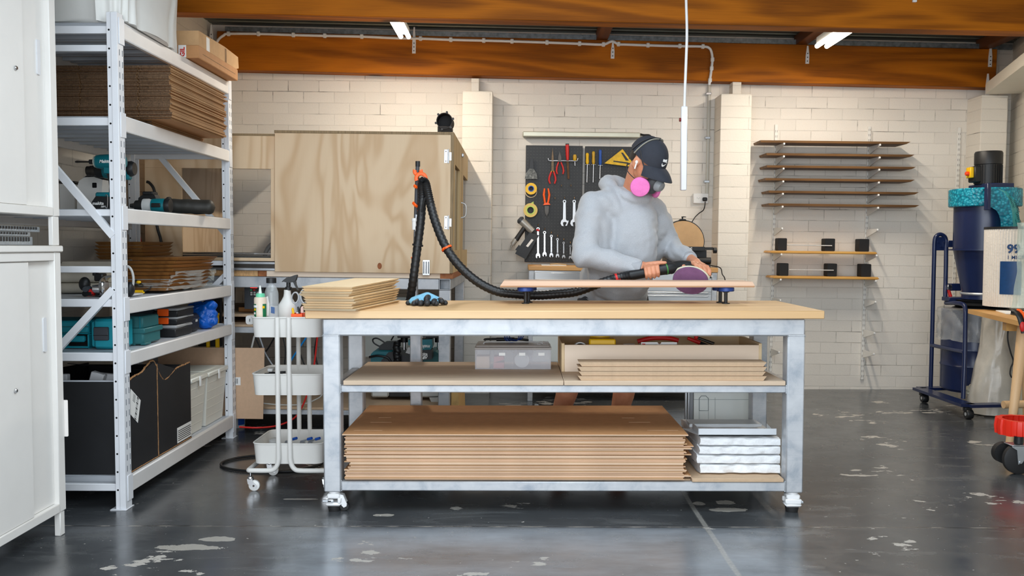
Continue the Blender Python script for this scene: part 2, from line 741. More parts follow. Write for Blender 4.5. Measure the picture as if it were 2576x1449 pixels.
STEEL = steel_mat()
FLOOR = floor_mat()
BRICK_B = brick('painted_brick_back', 'x', (234, 228, 218), off=(0.05, 0.02))
BRICK_L = brick('painted_brick_left', 'y', (234, 229, 220), off=(0.1, 0.02))
BRICK_R = brick('painted_brick_right', 'y', (232, 226, 214), off=(0.06, 0.02))
BRICK_P = brick('painted_brick_pier', 'x', (234, 227, 215), bw=9.0, off=(4.4, 0.045))
TIMBER = wood('stained_timber', (104, 52, 4), (204, 118, 16), 'x', 30, 0.62, 5.0, 0.95, ((64, 32, 6), 1.6, 0.09), 0.5)
TIMBER.node_tree.nodes['Principled BSDF'].inputs['Specular IOR Level'].default_value = 0.2
TIMBER2 = wood('stained_rafter', (80, 42, 14), (128, 72, 28), 'y', 30, 0.5, 4.0)
IRON = mat('roof_iron', (118, 120, 112), 0.45, 0.75, 0.12, 6, stretch=(0.3, 2, 2))
GALV = mat('galvanised_strip', (128, 136, 142), 0.45, 0.6, 0.25, 30)
WHITE = mat('white_paint', (236, 237, 238), 0.42, 0, 0.03)
WHITEB = mat('white_plastic', (236, 236, 234), 0.35, 0, 0.02)
RACKW = mat('white_rack_enamel', (228, 231, 236), 0.38, 0, 0.03, spec=0.5)
CABW = mat('white_cabinet_foil', (232, 230, 226), 0.5, 0, 0.015)
TROL = mat('trolley_enamel', (222, 221, 217), 0.42, 0, 0.02)
BLACK = mat('black_plastic', (26, 27, 29), 0.45, 0, 0.1)
BLACKM = mat('matt_black', (20, 20, 22), 0.7, 0, 0.15)
HOLE = mat('dark_hole', (10, 11, 13), 0.9, 0, 0)
DGREY = mat('dark_grey_plastic', (62, 66, 72), 0.45, 0, 0.05)
GREY = mat('grey_plastic', (140, 144, 150), 0.45, 0, 0.05)
LGREY = mat('light_grey_plastic', (196, 197, 196), 0.45, 0, 0.04)
CHROME = mat('bright_steel', (205, 206, 208), 0.18, 1.0, 0.05)
ZINC = mat('zinc_plate', (196, 202, 208), 0.3, 0.85, 0.08)
DSTEEL = mat('dark_steel', (74, 70, 66), 0.4, 0.8, 0.2)
TEAL = mat('teal_plastic', (6, 110, 122), 0.42, 0, 0.05)
TEALB = mat('bright_teal_plastic', (28, 152, 170), 0.45, 0, 0.06)
TEALD = mat('dark_teal_plastic', (40, 104, 108), 0.5, 0, 0.08)
ORANGE = mat('orange_plastic', (250, 96, 20), 0.42, 0, 0.03)
RED = mat('red_plastic', (206, 36, 34), 0.4, 0, 0.04)
YELLOW = mat('yellow_plastic', (240, 190, 14), 0.42, 0, 0.05)
BLUE = mat('blue_plastic', (30, 84, 176), 0.4, 0, 0.05)
NAVY = mat('navy_enamel', (22, 36, 74), 0.3, 0, 0.08, spec=0.6)
RUBBER = mat('black_rubber', (30, 30, 31), 0.6, 0, 0.1)
MDF = mat('mdf_board', (196, 168, 138), 0.7, 0, 0.05, 40)
MDFD = mat('dusty_mdf_board', (202, 180, 156), 0.72, 0, 0.08, 12, stretch=(0.3, 2, 2))
CARD = mat('brown_cardboard', (186, 136, 90), 0.75, 0, 0.05, 20)
CARDE = mat('cardboard_edge', (206, 172, 138), 0.8, 0, 0.16, 60, stretch=(0.15, 1, 6))
CARDD = mat('dark_cardboard', (128, 98, 66), 0.8, 0, 0.1, 20)
PINE = wood('pine_face', (226, 200, 172), (240, 222, 202), 'x', 22, 0.55, 5, 1.0, ((150, 96, 62), 4.5, 0.09), 0.3)
BENCHW = wood('oiled_bench_timber', (206, 166, 116), (230, 194, 146), 'x', 30, 0.42, 3.0)
MAPLE = wood('pale_board', (200, 166, 142), (216, 186, 162), 'x', 30, 0.55, 4.0)
HOOPW = wood('hoop_ply_sheet', (216, 188, 146), (234, 210, 170), 'y', 20, 0.6, 3.0)
PLYE = mat('ply_edge', (228, 205, 170), 0.7, 0, 0.14, 70, stretch=(0.1, 0.1, 5))
PLY = wood('structural_ply', (228, 202, 168), (192, 152, 106), 'z', 24, 0.62, 5.5, 0.62, None, 0.2, st=0.26, dist=1.1, gam=2.0)
PLYX = wood('ply_seen_end', (200, 168, 118), (218, 192, 144), 'z', 16, 0.62, 3.0)
PLYEDGE = mat('ply_edge_vertical', (150, 128, 96), 0.7, 0, 0.25, 90, stretch=(4, 4, 0.1))
OAKD = wood('walnut_board', (92, 64, 36), (136, 98, 58), 'x', 40, 0.5, 4.0)
OAKL = wood('oiled_oak_board', (196, 140, 62), (224, 172, 92), 'x', 40, 0.45, 4.0)
TRAYW = wood('blackwood_tray', (120, 80, 40), (172, 122, 66), 'y', 36, 0.5, 4.0)
CLEAR = mat('clear_plastic', (236, 242, 244), 0.06, 0, 0, trans=1.0, ior=1.2)
FROST = mat('frosted_plastic', (224, 224, 230), 0.35, 0, 0.03, trans=0.0, alpha=0.30)
POLY = mat('polythene_film', (214, 216, 214), 0.22, 0, 0.1, 9, alpha=0.35, bump=0.6, bs=14)
BUBBLE = mat('bubble_wrap', (206, 216, 216), 0.25, 0, 0.1, 9, alpha=0.34, bump=0.9, bs=120)
PAPER = mat('paper', (238, 238, 236), 0.7, 0, 0.01)
INK = mat('black_ink', (24, 24, 26), 0.6, 0, 0)
SHEETC = mat('white_dust_sheet', (226, 226, 222), 0.85, 0, 0.04, 5, sheen=0.2)
HOSE = mat('black_hose', (24, 25, 27), 0.42, 0, 0.05)
LED = mat('red_led', (255, 40, 30), 0.4, 0, 0, emit=2.2)


# ------------------------------------------------------------------ the shell
YW = 7.47                                       # face of the back wall
XL = -2.52                                      # face of the left wall
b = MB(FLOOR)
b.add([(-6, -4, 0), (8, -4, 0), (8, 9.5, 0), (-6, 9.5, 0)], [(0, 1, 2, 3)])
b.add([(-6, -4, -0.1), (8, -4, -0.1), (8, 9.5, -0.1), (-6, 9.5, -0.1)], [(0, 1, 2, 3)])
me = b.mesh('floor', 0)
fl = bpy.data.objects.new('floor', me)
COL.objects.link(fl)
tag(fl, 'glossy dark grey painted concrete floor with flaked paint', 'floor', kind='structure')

b = MB(BRICK_B)
b.box((XL - 0.25, YW, -0.2), (4.6, YW + 0.23, 3.2), 0)
struct('wall_back', b, 'back wall of white painted brick', 'wall', 'rear')
b = MB(BRICK_L)
b.box((XL - 0.23, 1.2, -0.2), (XL, YW, 3.2), 0)
struct('wall_left', b, 'left wall of white painted brick behind the rack', 'wall', 'rear')
# right wall runs in at an angle towards the photographer
cR = Q(2538, 400, YW)
d = Vector((-0.283, -1, 0)).normalized()
nrm = Vector((-d.y, d.x, 0))
if nrm.x < 0:
 nrm = -nrm
p0, p1 = Vector((cR.x, YW, 0)) - d * 0.3, Vector((cR.x, YW, 0)) + d * 2.6
b = MB(BRICK_R)
b.prism([(p0.x, p0.y), (p1.x, p1.y), (p1.x + nrm.x * 0.23, p1.y + nrm.y * 0.23), (p0.x + nrm.x * 0.23, p0.y + nrm.y * 0.23)], -0.2, 3.2, 'xy')
struct('wall_right', b, 'right wall of white painted brick meeting the back corner', 'wall', 'rear')
# far side walls of the bay towards the roller door, outside the picture, so the room closes
b = MB(BRICK_R)
b.box((p1.x - 0.02, -1.0, -0.2), (p1.x + 0.2, p1.y, 3.2), 0)
struct('trim_1', b, 'brick return of the right wall', 'wall', 'rear')

# piers
for nm, x0, x1, lab in (('trim_2', 1163.5, 1239.5, 'painted brick pier right of the plywood machine enclosure'),
      ('trim_3', 1814, 1892, 'painted brick pier left of the wall shelving'),
      ('trim_4', 2470, 2537, 'painted brick pier in the back right corner')):
 top = {'trim_2': 228.5, 'trim_3': 235.5, 'trim_4': 239}[nm]
 a, e = Q(x0, top, YW - 0.23), Q(x1, top, YW - 0.23)
 b = MB(BRICK_P)
 b.box((a.x, YW - 0.23, -0.2), (e.x, YW, a.z), 0.004)
 if nm != 'trim_4':
  m0, m1 = Q(x0 + (22 if nm == 'trim_2' else 28), 200, YW - 0.1), Q(x0 + (42 if nm == 'trim_2' else 50), 200, YW - 0.1)
  b.box((m0.x, YW - 0.12, a.z), (m1.x, YW, a.z + 0.12), 0.003)
 struct(nm, b, lab, 'pier', 'rear')

# painted ledge and upper wall at the right corner
lp = mat('painted_ledge', (232, 226, 212), 0.5, 0, 0.02)
b = MB(lp)
a = QR(2482, 236, 7.22)
for k in range(2):
 pass
zL = a.z
q0 = Vector((a.x, 7.24, 0))
q1 = q0 + d * 2.2
w = nrm * 0.5
b.prism([(q0.x, q0.y), (q1.x, q1.y), (q1.x + w.x, q1.y + w.y), (q0.x + w.x, q0.y + w.y)], zL, zL + 0.085, 'xy')
struct('trim_5', b, 'white painted ledge running along the right wall', 'ledge', 'roof')

# roof: ribbed iron, ribs running left to right, with a translucent sheet let in over the front bay
ZR = 2.925


def ribbed(mb, x0, x1, y0, y1):
 prof = []
 y = y0
 while y < y1 - 0.01:
  prof += [(y, ZR), (y + 0.062, ZR), (y + 0.074, ZR + 0.022), (y + 0.088, ZR + 0.022), (y + 0.1, ZR)]
  y += 0.1
 n = len(prof)
 vs = [(x, p[0], p[1]) for p in prof for x in (x0, x1)] + [(x, p[0], p[1] + 0.004) for p in prof for x in (x0, x1)]
 fs = []
 for i in range(n - 1):
  fs.append((2 * i, 2 * i + 1, 2 * i + 3, 2 * i + 2))
  fs.append((2 * n + 2 * i, 2 * n + 2 * i + 1, 2 * n + 2 * i + 3, 2 * n + 2 * i + 2))
 mb.add(vs, fs)


b = MB(IRON)
ribbed(b, -3.2, 4.8, 4.25, YW + 0.1)
ribbed(b, -3.2, 4.8, -1.2, 1.2)
ribbed(b, -3.2, -0.75, 1.2, 4.25)
ribbed(b, 1.25, 4.8, 1.2, 4.25)
struct('ceiling', b, 'unlined ribbed iron roof above the timber beams', 'roof', 'roof')
b = MB(mat('translucent_roof_sheet', (236, 240, 242), 0.4, 0, 0, trans=0.9, ior=1.1))
ribbed(b, -0.75, 1.25, 1.2, 4.25)
struct('window_1', b, 'translucent ribbed roof sheet letting daylight in over the front bay', 'roof light', 'roof')

# beams
for nm, Y, y0, lab in (('trim_6', 7.33, 0, 'stained timber beam along the top of the back wall'), ('trim_7', 5.517, 0, 'nearer stained timber roof beam across the top of the picture')):
 b = MB(TIMBER)
 b.box((QR(545, 150, 7.33).x if nm == 'trim_6' else XL, Y, 2.54), (QR(2508, 150, 7.33).x if nm == 'trim_6' else 4.6, Y + 0.13, 2.845), 0.004)
 o = struct(nm, b, lab, 'beam', 'roof')
b = MB(GALV)
b.box((-2.4, 7.34, 2.845), (3.9, 7.36, 2.885), 0.001)
struct('trim_8', b, 'galvanised flashing strip above the back beam', 'flashing', 'roof')
# rafters between the beams
for i, (pxa, ya, lab) in enumerate(((470, 62, 'left rafter by the wall'), (1518, 100, 'rafter above the white cable clip'), (2030, 112, 'rafter beside the right ceiling light'), (2500, 122, 'rafter in the right corner'))):
 a = QR(pxa, ya, 7.2)
 b = MB(TIMBER2)
 b.box((a.x - 0.045, 5.65, 2.845), (a.x + 0.045, 7.4, 2.925), 0.003)
 struct('trim_%d' % (9 + i), b, 'stained timber ' + lab, 'rafter', 'roof')

# strap brackets on the back beam
for i, (pxa, y0, y1, lab) in enumerate(((1041, 68, 134, 'white strap bracket beside the left ceiling light'), (1541, 105, 147, 'white strap bracket under the peak of the clipped cable'), (2031, 115, 160, 'white strap bracket left of the right ceiling light'), (2491, 112, 168, 'white strap bracket high in the right corner'), (2484, 185, 240, 'white strap bracket below the other one in the right corner'), (531, 62, 112, 'white strap bracket at the left end of the back beam'))):
 a, e = QR(pxa, y1, 7.32), QR(pxa, y0, 7.32)
 b = MB(WHITE)
 h = e.z - a.z
 sg = -1 if i == 5 else 1
 b.prism([(a.x - 0.014, a.z), (a.x + 0.014, a.z), (a.x + 0.014, a.z + h * 0.45), (a.x + 0.004 + 0.016 * sg * 0, e.z), (a.x - 0.006, e.z), (a.x - 0.014, a.z + h * 0.45)], 7.322, 7.33)
 bt = MB(DSTEEL)
 t = thing('strap_bracket', lab, 'bracket', (a.x, 7.33, a.z), 'white strap brackets holding the rafters', 'roof')
 part('strap', b, t)
 for k in range(3):
  b2 = MB(DSTEEL)
  b2.cyl((a.x, 7.322, a.z + 0.02 + k * 0.03), (a.x, 7.318, a.z + 0.02 + k * 0.03), 0.0045, seg=8)
  part('bolt', b2, t)

# ceiling lights
FLUO = mat('lit_fluorescent_tube', (255, 244, 220), 0.4, 0, 0, emit=14.0)
for (pxa, pya, pxb, wdt, lab) in ((1018.5, 99, 0, 0.092, 'lit twin tube fluorescent batten left of centre under the iron roof'), (2066, 123, 0, 0.115, 'lit twin tube fluorescent batten on the right under the iron roof')):
 a = QR(pxa, pya, 6.75)
 t = thing('ceiling_light', lab, 'ceiling light', (a.x, 6.2, a.z), 'fluorescent battens under the roof', 'roof')
 x, z = a.x, a.z
 b = MB(WHITE)
 b.box((x - wdt * .35, 5.66, z + 0.035), (x + wdt * .35, 6.75, z + 0.085), 0.004)
 b.box((x - wdt * .18, 5.66, z + 0.085), (x + wdt * .18, 6.6, 2.92), 0.004)
 part('batten', b, t)
 for s in (-1, 1):
  b = MB(FLUO)
  b.cyl((x + s * wdt * .31, 5.67, z + 0.017), (x + s * wdt * .31, 6.74, z + 0.017), 0.0165, seg=14)
  part('tube', b, t)
 lo = area('tube_light', (0, 0, 0), (0, 0, -1), 0.08, 1.05, 30, (1.0, 0.90, 0.77))
 lo.matrix_world = FRAMES['roof'] @ Matrix.Translation((x, 6.2, z - 0.004))
 M = lo.matrix_world.copy()
 lo.parent = t
 lo.matrix_parent_inverse = t.matrix_world.inverted()
 lo.matrix_world = M
ROW = 900

# ------------------------------------------------------------------ the big steel workbench
BY0, BY1 = 3.97, 4.64
BXL, BXR = -0.865, 1.257
t = thing('workbench', 'long steel framed mobile workbench with a thick timber top and two lower shelves', 'workbench', (0.2, 4.3, 0))
b = MB(BENCHW)
b.box((-0.936, 3.95, 0.864), (1.333, 4.694, 0.900), 0.003)
part('benchtop', b, t, 'thick oiled timber benchtop')
w = 0.077
for (x, y) in ((BXL, BY0), (BXR - w, BY0), (BXL, BY1 - w), (BXR - w, BY1 - w)):
 b = MB(STEEL)
 b.box((x, y, 0.09), (x + w, y + w, 0.80), 0.006)
 part('leg', b, t)
WELD = mat('weld_bead', (168, 172, 176), 0.35, 0.7, 0.2, 60)


def weld(b, z0, z1):
 b.mat(WELD)
 for x in (BXL + w, BXR - w):
  for k in range(7):
   b.sphere((x, BY0 + 0.012, z0 + (z1 - z0) * k / 6), 0.0045, 8, 6)


b = MB(STEEL)
b.box((BXL, BY0, 0.786), (BXR, BY0 + w, 0.864), 0.007)
b.box((BXL, BY1 - w, 0.786), (BXR, BY1, 0.864), 0.007)
b.box((BXL, BY0 + w, 0.79), (BXL + w, BY1 - w, 0.862), 0.005)
b.box((BXR - w, BY0 + w, 0.79), (BXR, BY1 - w, 0.862), 0.005)
b.mat(WELD)
for x in (BXL, BXR - w):
 for k in range(14):
  b.sphere((x + w * k / 13, BY0 + 0.001, 0.787), 0.0025, 6, 5)
part('top_frame', b, t)
b = MB(STEEL)
for y in (BY0 + 0.012, BY1 - 0.05):
 b.box((BXL + w, y, 0.534), (BXR - w, y + 0.035, 0.567), 0.004)
for x in (BXL + 0.02, BXR - 0.055):
 b.box((x, BY0 + w, 0.534), (x + 0.035, BY1 - w, 0.567), 0.003)
weld(b, 0.534, 0.567)
part('middle_rail', b, t)
b = MB(STEEL)
for y in (BY0 + 0.006, BY1 - 0.05):
 b.box((BXL + w, y, 0.0955), (BXR - w, y + 0.042, 0.1375), 0.004)
for x in (BXL + 0.02, BXR - 0.06):
 b.box((x, BY0 + w, 0.0955), (x + 0.04, BY1 - w, 0.1375), 0.003)
weld(b, 0.0955, 0.1375)
part('bottom_rail', b, t)
b = MB(MDFD)
b.box((-0.775, BY0 + 0.004, 0.568), (0.1975, 4.63, 0.588), 0.0015)
part('shelf_board', b, t, 'dusty fibreboard shelf panel')
b = MB(MDFD)
b.box((0.2, BY0 + 0.004, 0.568), (1.1745, 4.63, 0.588), 0.0015)
part('shelf_board', b, t, 'dusty fibreboard shelf panel')
b = MB(MDF)
b.box((0.768, BY0 + 0.003, 0.1385), (1.172, 4.62, 0.154), 0.0015)
part('bottom_board', b, t)
b = MB(MDF)
b.box((-0.775, BY0 + 0.03, 0.1385), (0.766, 4.62, 0.1445), 0.001)
part('bottom_board', b, t)


def level_castor(x, y, turn, parent):
 M = Matrix.Translation((x, y, 0)) @ Matrix.Rotation(turn, 4, 'Z')
 cw = MB(WHITE)
 cw.M = M
 cw.lathe([(0.022, 0.09), (0.024, 0.083), (0.024, 0.062)], seg=20)
 cw.box((-0.028, -0.03, 0.058), (0.028, 0.03, 0.082), 0.006)
 cw.box((-0.034, -0.036, 0.026), (0.034, 0.036, 0.042), 0.008)
 cw.box((-0.034, -0.034, 0.04), (-0.024, 0.036, 0.062), 0.003)
 cw.box((0.020, -0.034, 0.04), (0.034, 0.036, 0.062), 0.003)
 cw.prism([(0.02, 0.078), (0.042, 0.072), (0.052, 0.046), (0.058, 0.034), (0.056, 0.022), (0.044, 0.016), (0.034, 0.026)], -0.016, 0.016, 'xz')
 c = part('castor', cw, parent)
 f = MB(RUBBER)
 f.M = M
 f.lathe([(0.030, 0.026), (0.030, 0.02), (0.026, 0.0)], seg=22)
 part('rubber_foot', f, c)
 f = MB(ZINC)
 f.M = M
 f.box((-0.048, -0.039, 0.046), (0.004, -0.031, 0.058), 0.003)
 part('level_lever', f, c)
 f = MB(RUBBER)
 f.M = M
 f.cyl((0.045, -0.012, 0.022), (0.045, 0.012, 0.022), 0.020, seg=18)
 part('wheel', f, c)
 f = MB(BLACK)
 f.M = M
 f.box((-0.022, -0.0405, 0.049), (-0.008, -0.0385, 0.054), 0.0005)
 part('slot', f, c)


level_castor(BXL + w / 2 + 0.002, BY0 + w / 2 - 0.004, 0, t)
level_castor(BXR - w / 2, BY0 + w / 2 - 0.004, PI / 2 * 0.98, t)
level_castor(BXL + w / 2, BY1 - w / 2, PI / 2, t)
level_castor(BXR - w / 2, BY1 - w / 2, 0, t)

# ------------------------------------------------------------------ cardboard sheets on the bottom shelf
z = 0.1455
zt = 0.3505
i = 0
sheets = []
while z < zt - 0.006:
 th = rnd.choice((0.0036, 0.0042, 0.0048, 0.0056))
 sheets.append((z, th))
 z += th + rnd.choice((0.0002, 0.0004, 0.0006, 0.0016))
CARDE2 = [mat('cardboard_edge_%d' % k, c, 0.8, 0, 0.14, 70, stretch=(0.1, 1, 8)) for k, c in enumerate(((212, 176, 146), (198, 160, 124), (222, 190, 160), (186, 150, 112)))]
for i, (z, th) in enumerate(sheets):
 top = i == len(sheets) - 1
 xl = -0.776 + rnd.uniform(0.0, 0.014) + (0.018 if 8 < i < 16 else 0)
 xr = 0.738 + rnd.uniform(-0.012, 0.008) + (0.02 if i in (3, 4, 22) else 0) + (0.032 if i in (27, 28, 29) else 0)
 yf = 3.975 + rnd.uniform(0, 0.007)
 if top:
  xl, xr, yf, z, th = -0.781, 0.748, 3.968, 0.3455, 0.005
 b = MB(CARD)
 bow = rnd.uniform(0, 0.0006)
 N = 9

 def fn(u, v, z=z, th=th, xl=xl, xr=xr, yf=yf, bow=bow, s=rnd.random() * 9):
  x = xl + (xr - xl) * u
  return x
 # slab with separate edge material
 b.add([(xl, yf, z + th), (xr, yf, z + th), (xr, 4.70, z + th), (xl, 4.70, z + th)], [(0, 1, 2, 3)])
 b.add([(xl, yf, z), (xr, yf, z), (xr, 4.70, z), (xl, 4.70, z)], [(3, 2, 1, 0)])
 b.mat(CARDE2[(i * 7 + i // 3) % 4])
 b.add([(xl, yf, z), (xr, yf, z), (xr, yf, z + th), (xl, yf, z + th), (xr, 4.70, z), (xr, 4.70, z + th), (xl, 4.70, z), (xl, 4.70, z + th)],
    [(0, 1, 2, 3), (1, 4, 5, 2), (4, 6, 7, 5), (6, 0, 3, 7)])
 if top:
  b.mat(CARDE)
  for (xx, yy, ln) in ((-0.70, 4.24, 0.10), (-0.745, 4.05, 0.13), (-0.68, 4.36, 0.06), (0.52, 4.25, 0.1), (0.58, 4.06, 0.14), (0.50, 4.36, 0.06)):
   b.box((xx, yy, z + th), (xx + ln, yy + 0.003, z + th + 0.0006), 0)
  single('cardboard_sheet', b, 'top brown cardboard sheet with short slots on the pile under the workbench', 'cardboard', None, smooth=0)
 else:
  single('cardboard_sheet', b, 'flat brown cardboard sheet within the pile under the workbench', 'cardboard', 'cardboard sheets piled on the bottom shelf of the workbench', smooth=0)

# ------------------------------------------------------------------ white foam rolls and metal trays on the bottom shelf
FOAM = mat('white_wadding', (232, 234, 236), 0.9, 0, 0.05, 30, bump=0.8, bs=60, alpha=1)
zz = 0.1555
for i in range(4):
 h = (0.044, 0.042, 0.040, 0.037)[i]
 x0 = 0.812 + rnd.uniform(-0.010, 0.010) - (0.008 if i == 1 else 0)

 def fn(u, v, i=i, h=h, x0=x0, z0=zz):
  a = 2 * PI * u
  x = x0 + (1.176 - x0) * v
  cy, cz = math.cos(a), math.sin(a)
  yy = 4.28 + 0.235 * math.copysign(abs(cy) ** 0.35, cy)
  z2 = z0 + h / 2 + (h / 2) * math.copysign(abs(cz) ** 0.22, cz)
  k = mnoise.noise((x * 22, yy * 22, z2 * 40 + i * 9))
  return (x + 0.012 * k * (1 - v), yy - 0.007 * k - 0.008 * mnoise.noise((x * 14, i * 3.0, 1)), z2 + (0.0035 * k if cz > 0.2 else 0))
 b = MB(FOAM)
 b.grid(fn, 40, 40, closeu=True)
 n0 = len(b.v)
 b.f.append(list(range(0, 40)))
 b.mi.append(0)
 b.f.append(list(range(39 * 40, 40 * 40)))
 b.mi.append(0)
 pos = ('lowest', 'second from the bottom', 'third from the bottom', 'uppermost')[i]
 single('foam_wrap', b, 'soft white packing foam slab, ' + pos + ' beside the cardboard pile', 'packing foam', 'white packing foam slabs on the bottom shelf')
 zz += h + 0.0003

ALU = mat('folded_aluminium', (206, 210, 214), 0.4, 0.55, 0.06, 5)
b = MB(ALU)
a, e = rect(1757, 1105, 1953, 1122, 4.06, 0.16)
zb = zz + 0.009
b.prism([(a[0] + 0.0, 4.06), (e[0], 4.06), (e[0] - 0.01, 4.2), (a[0] - 0.05, 4.2)], zb, zb + 0.003, 'xy')
b.add([(a[0], 4.06, zb), (e[0], 4.06, zb), (e[0], 4.06, zb + 0.031), (a[0], 4.06, zb + 0.031), (a[0], 4.063, zb), (e[0], 4.063, zb), (e[0], 4.063, zb + 0.031), (a[0], 4.063, zb + 0.031)],
   [(0, 1, 2, 3), (7, 6, 5, 4), (0, 1, 5, 4), (2, 3, 7, 6), (0, 3, 7, 4), (1, 2, 6, 5)])
b.prism([(4.06, zb), (4.2, zb), (4.2, zb + 0.03), (4.06, zb + 0.031)], a[0] - 0.0015, a[0] + 0.0015, 'yz')
single('metal_tray', b, 'folded bare aluminium tray lying on the white packing foam', 'metal tray')
a, e = rect(1734, 1086, 1916, 1104, 4.30, 0.12)
b = MB(ALU)
b.prism(rrect(a[0], zb + 0.001, e[0], e[2], 0.006), 4.30, 4.303, 'xz')
b.prism([(4.303, zb + 0.001), (4.42, zb + 0.001), (4.42, zb + 0.004), (4.303, zb + 0.004)], a[0] + 0.004, e[0], 'yz')
b.mat(HOLE)
for x in (a[0] + 0.02, e[0] - 0.014):
 b.cyl((x, 4.2995, (zb + e[2]) / 2 + 0.005), (x, 4.301, (zb + e[2]) / 2 + 0.005), 0.003, seg=10)
single('metal_bracket', b, 'grey angle bracket with two screw holes behind the aluminium tray', 'metal bracket')

# white panel standing on the floor behind the bench
OFFW = mat('pale_panel', (232, 238, 236), 0.5, 0, 0.02)
t = thing('template_sheet', 'pale template sheet with pencilled outlines standing behind the workbench', 'panel', P(1830, 1000, 4.72) * 1)
a, e = rect(1744, 990, 1914, 1150, 4.76, 0.03)
b = MB(OFFW)
b.box((a[0], 4.76, 0.02), (e[0], 4.79, 0.62), 0.003)
pw = part('panel', b, t)
b = MB(mat('grey_pencil_line', (120, 132, 134), 0.7, 0, 0))
F = lambda px, py: P(px, py, 4.7585)


def pline(pts, r=0.0011):
 b.tube([F(*p) for p in pts], r, 6)


pline([(1759, 1033), (1759, 1003), (1764, 996), (1776, 996), (1782, 1003), (1782, 1033), (1759, 1033)], 0.0016)
pline([(1744, 1005), (1885, 1005)], 0.0008)
for xx in (1759, 1782, 1799, 1895):
 pline([(xx, 1000), (xx, 1085)], 0.0007)
part('outline', b, t, 'pencilled bottle outline and guide lines')
b = MB(ZINC)
a, e = rect(1722, 990, 1741, 1150, 4.77, 0.02)
b.box((a[0], 4.765, 0.0), (a[0] + 0.009, 4.785, 0.62), 0.001)
b.box((a[0] + 0.014, 4.76, 0.0), (a[0] + 0.022, 4.785, 0.62), 0.001)
b.mat(GREY)
b.box((a[0] + 0.024, 4.762, 0.0), (e[0] + 0.004, 4.785, 0.62), 0.001)
part('edge_channel', b, t, 'grey metal edge channel')
LOC

# rounded white box peeping out at the right leg
b = MB(mat('white_lid_plastic', (224, 228, 232), 0.35, 0, 0.02))
a, e = rect(2000, 1128, 2037, 1205, 4.16, 0.25)
pr = [(1.20, 0.0), (1.262, 0.0), (1.272, 0.04), (e[0] + 0.006, 0.10), (e[0] + 0.006, 0.21), (1.30, 0.262), (1.275, 0.285), (1.20, 0.285)]
b.prism(pr, 4.82, 5.05, 'xz')
single('white_bin', b, 'white plastic bin behind the right rear leg of the workbench', 'bin')

# ------------------------------------------------------------------ middle shelf: parts box, pine drawer, mitred strips
t = thing('parts_box', 'clear lidded parts box with label strips on the middle shelf of the workbench', 'parts box', P(1290, 925, 4.18))
yb = (1.18 - 0.5885) * 2280 / (930.5 - 620)
a, e = rect(1195, 880, 1386, 930, yb, 0.22)
zb = 0.5885
x0, x1, y0, y1, zt = a[0], e[0], yb, yb + 0.20, e[2]
b = MB(FROST)
th = 0.002
b.box((x0, y0, zb), (x1, y1, zb + th), 0.0005)
b.box((x0, y0, zb), (x1, y0 + th, zt), 0.0005)
b.box((x0, y1 - th, zb), (x1, y1, zt), 0.0005)
b.box((x0, y0, zb), (x0 + th, y1, zt), 0.0005)
b.box((x1 - th, y0, zb), (x1, y1, zt), 0.0005)
for k in (0.235, 0.5, 0.75):
 xx = x0 + (x1 - x0) * k
 b.box((xx, y0 + 0.004, zb + th), (xx + 0.0015, y1 - 0.004, zt - 0.01), 0)
part('box', b, t)
b = MB(mat('smoky_lid', (190, 182, 176), 0.25, 0, 0.06, alpha=0.6))
b.box((x0 - 0.003, y0 - 0.003, zt), (x1 + 0.003, y1 + 0.003, zt + 0.010), 0.002)
b.box((x0 + 0.004, y0 + 0.005, zt + 0.010), (x1 - 0.004, y1 - 0.005, zt + 0.022), 0.005)
l = part('lid', b, t)
b = MB(LGREY)
b.tube(smoothpath([(x0 + 0.04, y0 + 0.05, zt + 0.022), (x0 + 0.05, y0 + 0.05, zt + 0.032), (x0 + 0.12, y0 + 0.05, zt + 0.033), (x1 - 0.12, y0 + 0.05, zt + 0.033), (x1 - 0.05, y0 + 0.05, zt + 0.032), (x1 - 0.04, y0 + 0.05, zt + 0.022)]), 0.0028, 8)
part('handle', b, l)
for px in (1263, 1313.5, 1362):
 b = MB(PAPER)
 p = P(px, 891, y0)
 b.box((p.x - 0.015, y0 - 0.001, p.z - 0.007), (p.x + 0.015, y0 + 0.0005, p.z + 0.007), 0)
 part('label_strip', b, t)
b = MB(MDF)
b.box((x0 + 0.006, y0 + 0.01, zb + 0.003), (x0 + 0.07, y0 + 0.09, zb + 0.062), 0.002)
single('wood_block', b, 'small pale wood block inside the left bay of the clear parts box', 'wood block')
b = MB(mat('faded_red', (190, 110, 110), 0.5, 0, 0.05))
b.prism([(x0 + 0.09, zb + 0.03), (x0 + 0.14, zb + 0.045), (x0 + 0.135, zb + 0.062), (x0 + 0.09, zb + 0.058)], y0 + 0.02, y0 + 0.10)
b.prism([(x0 + 0.088, zb + 0.003), (x0 + 0.14, zb + 0.003), (x0 + 0.14, zb + 0.03), (x0 + 0.088, zb + 0.03)], y0 + 0.02, y0 + 0.1)
single('red_packet', b, 'faded red packet inside the clear parts box', 'packet')
b = MB(LGREY)
b.lathe([(0.036, 0), (0.036, 0.012), (0.033, 0.012), (0.033, 0.003)], ((x0 + x1) / 2 + 0.043, y0 + 0.02, zb + 0.042), 24, axis='y')
single('sanding_disc', b, 'pale round disc standing inside the clear parts box', 'disc')

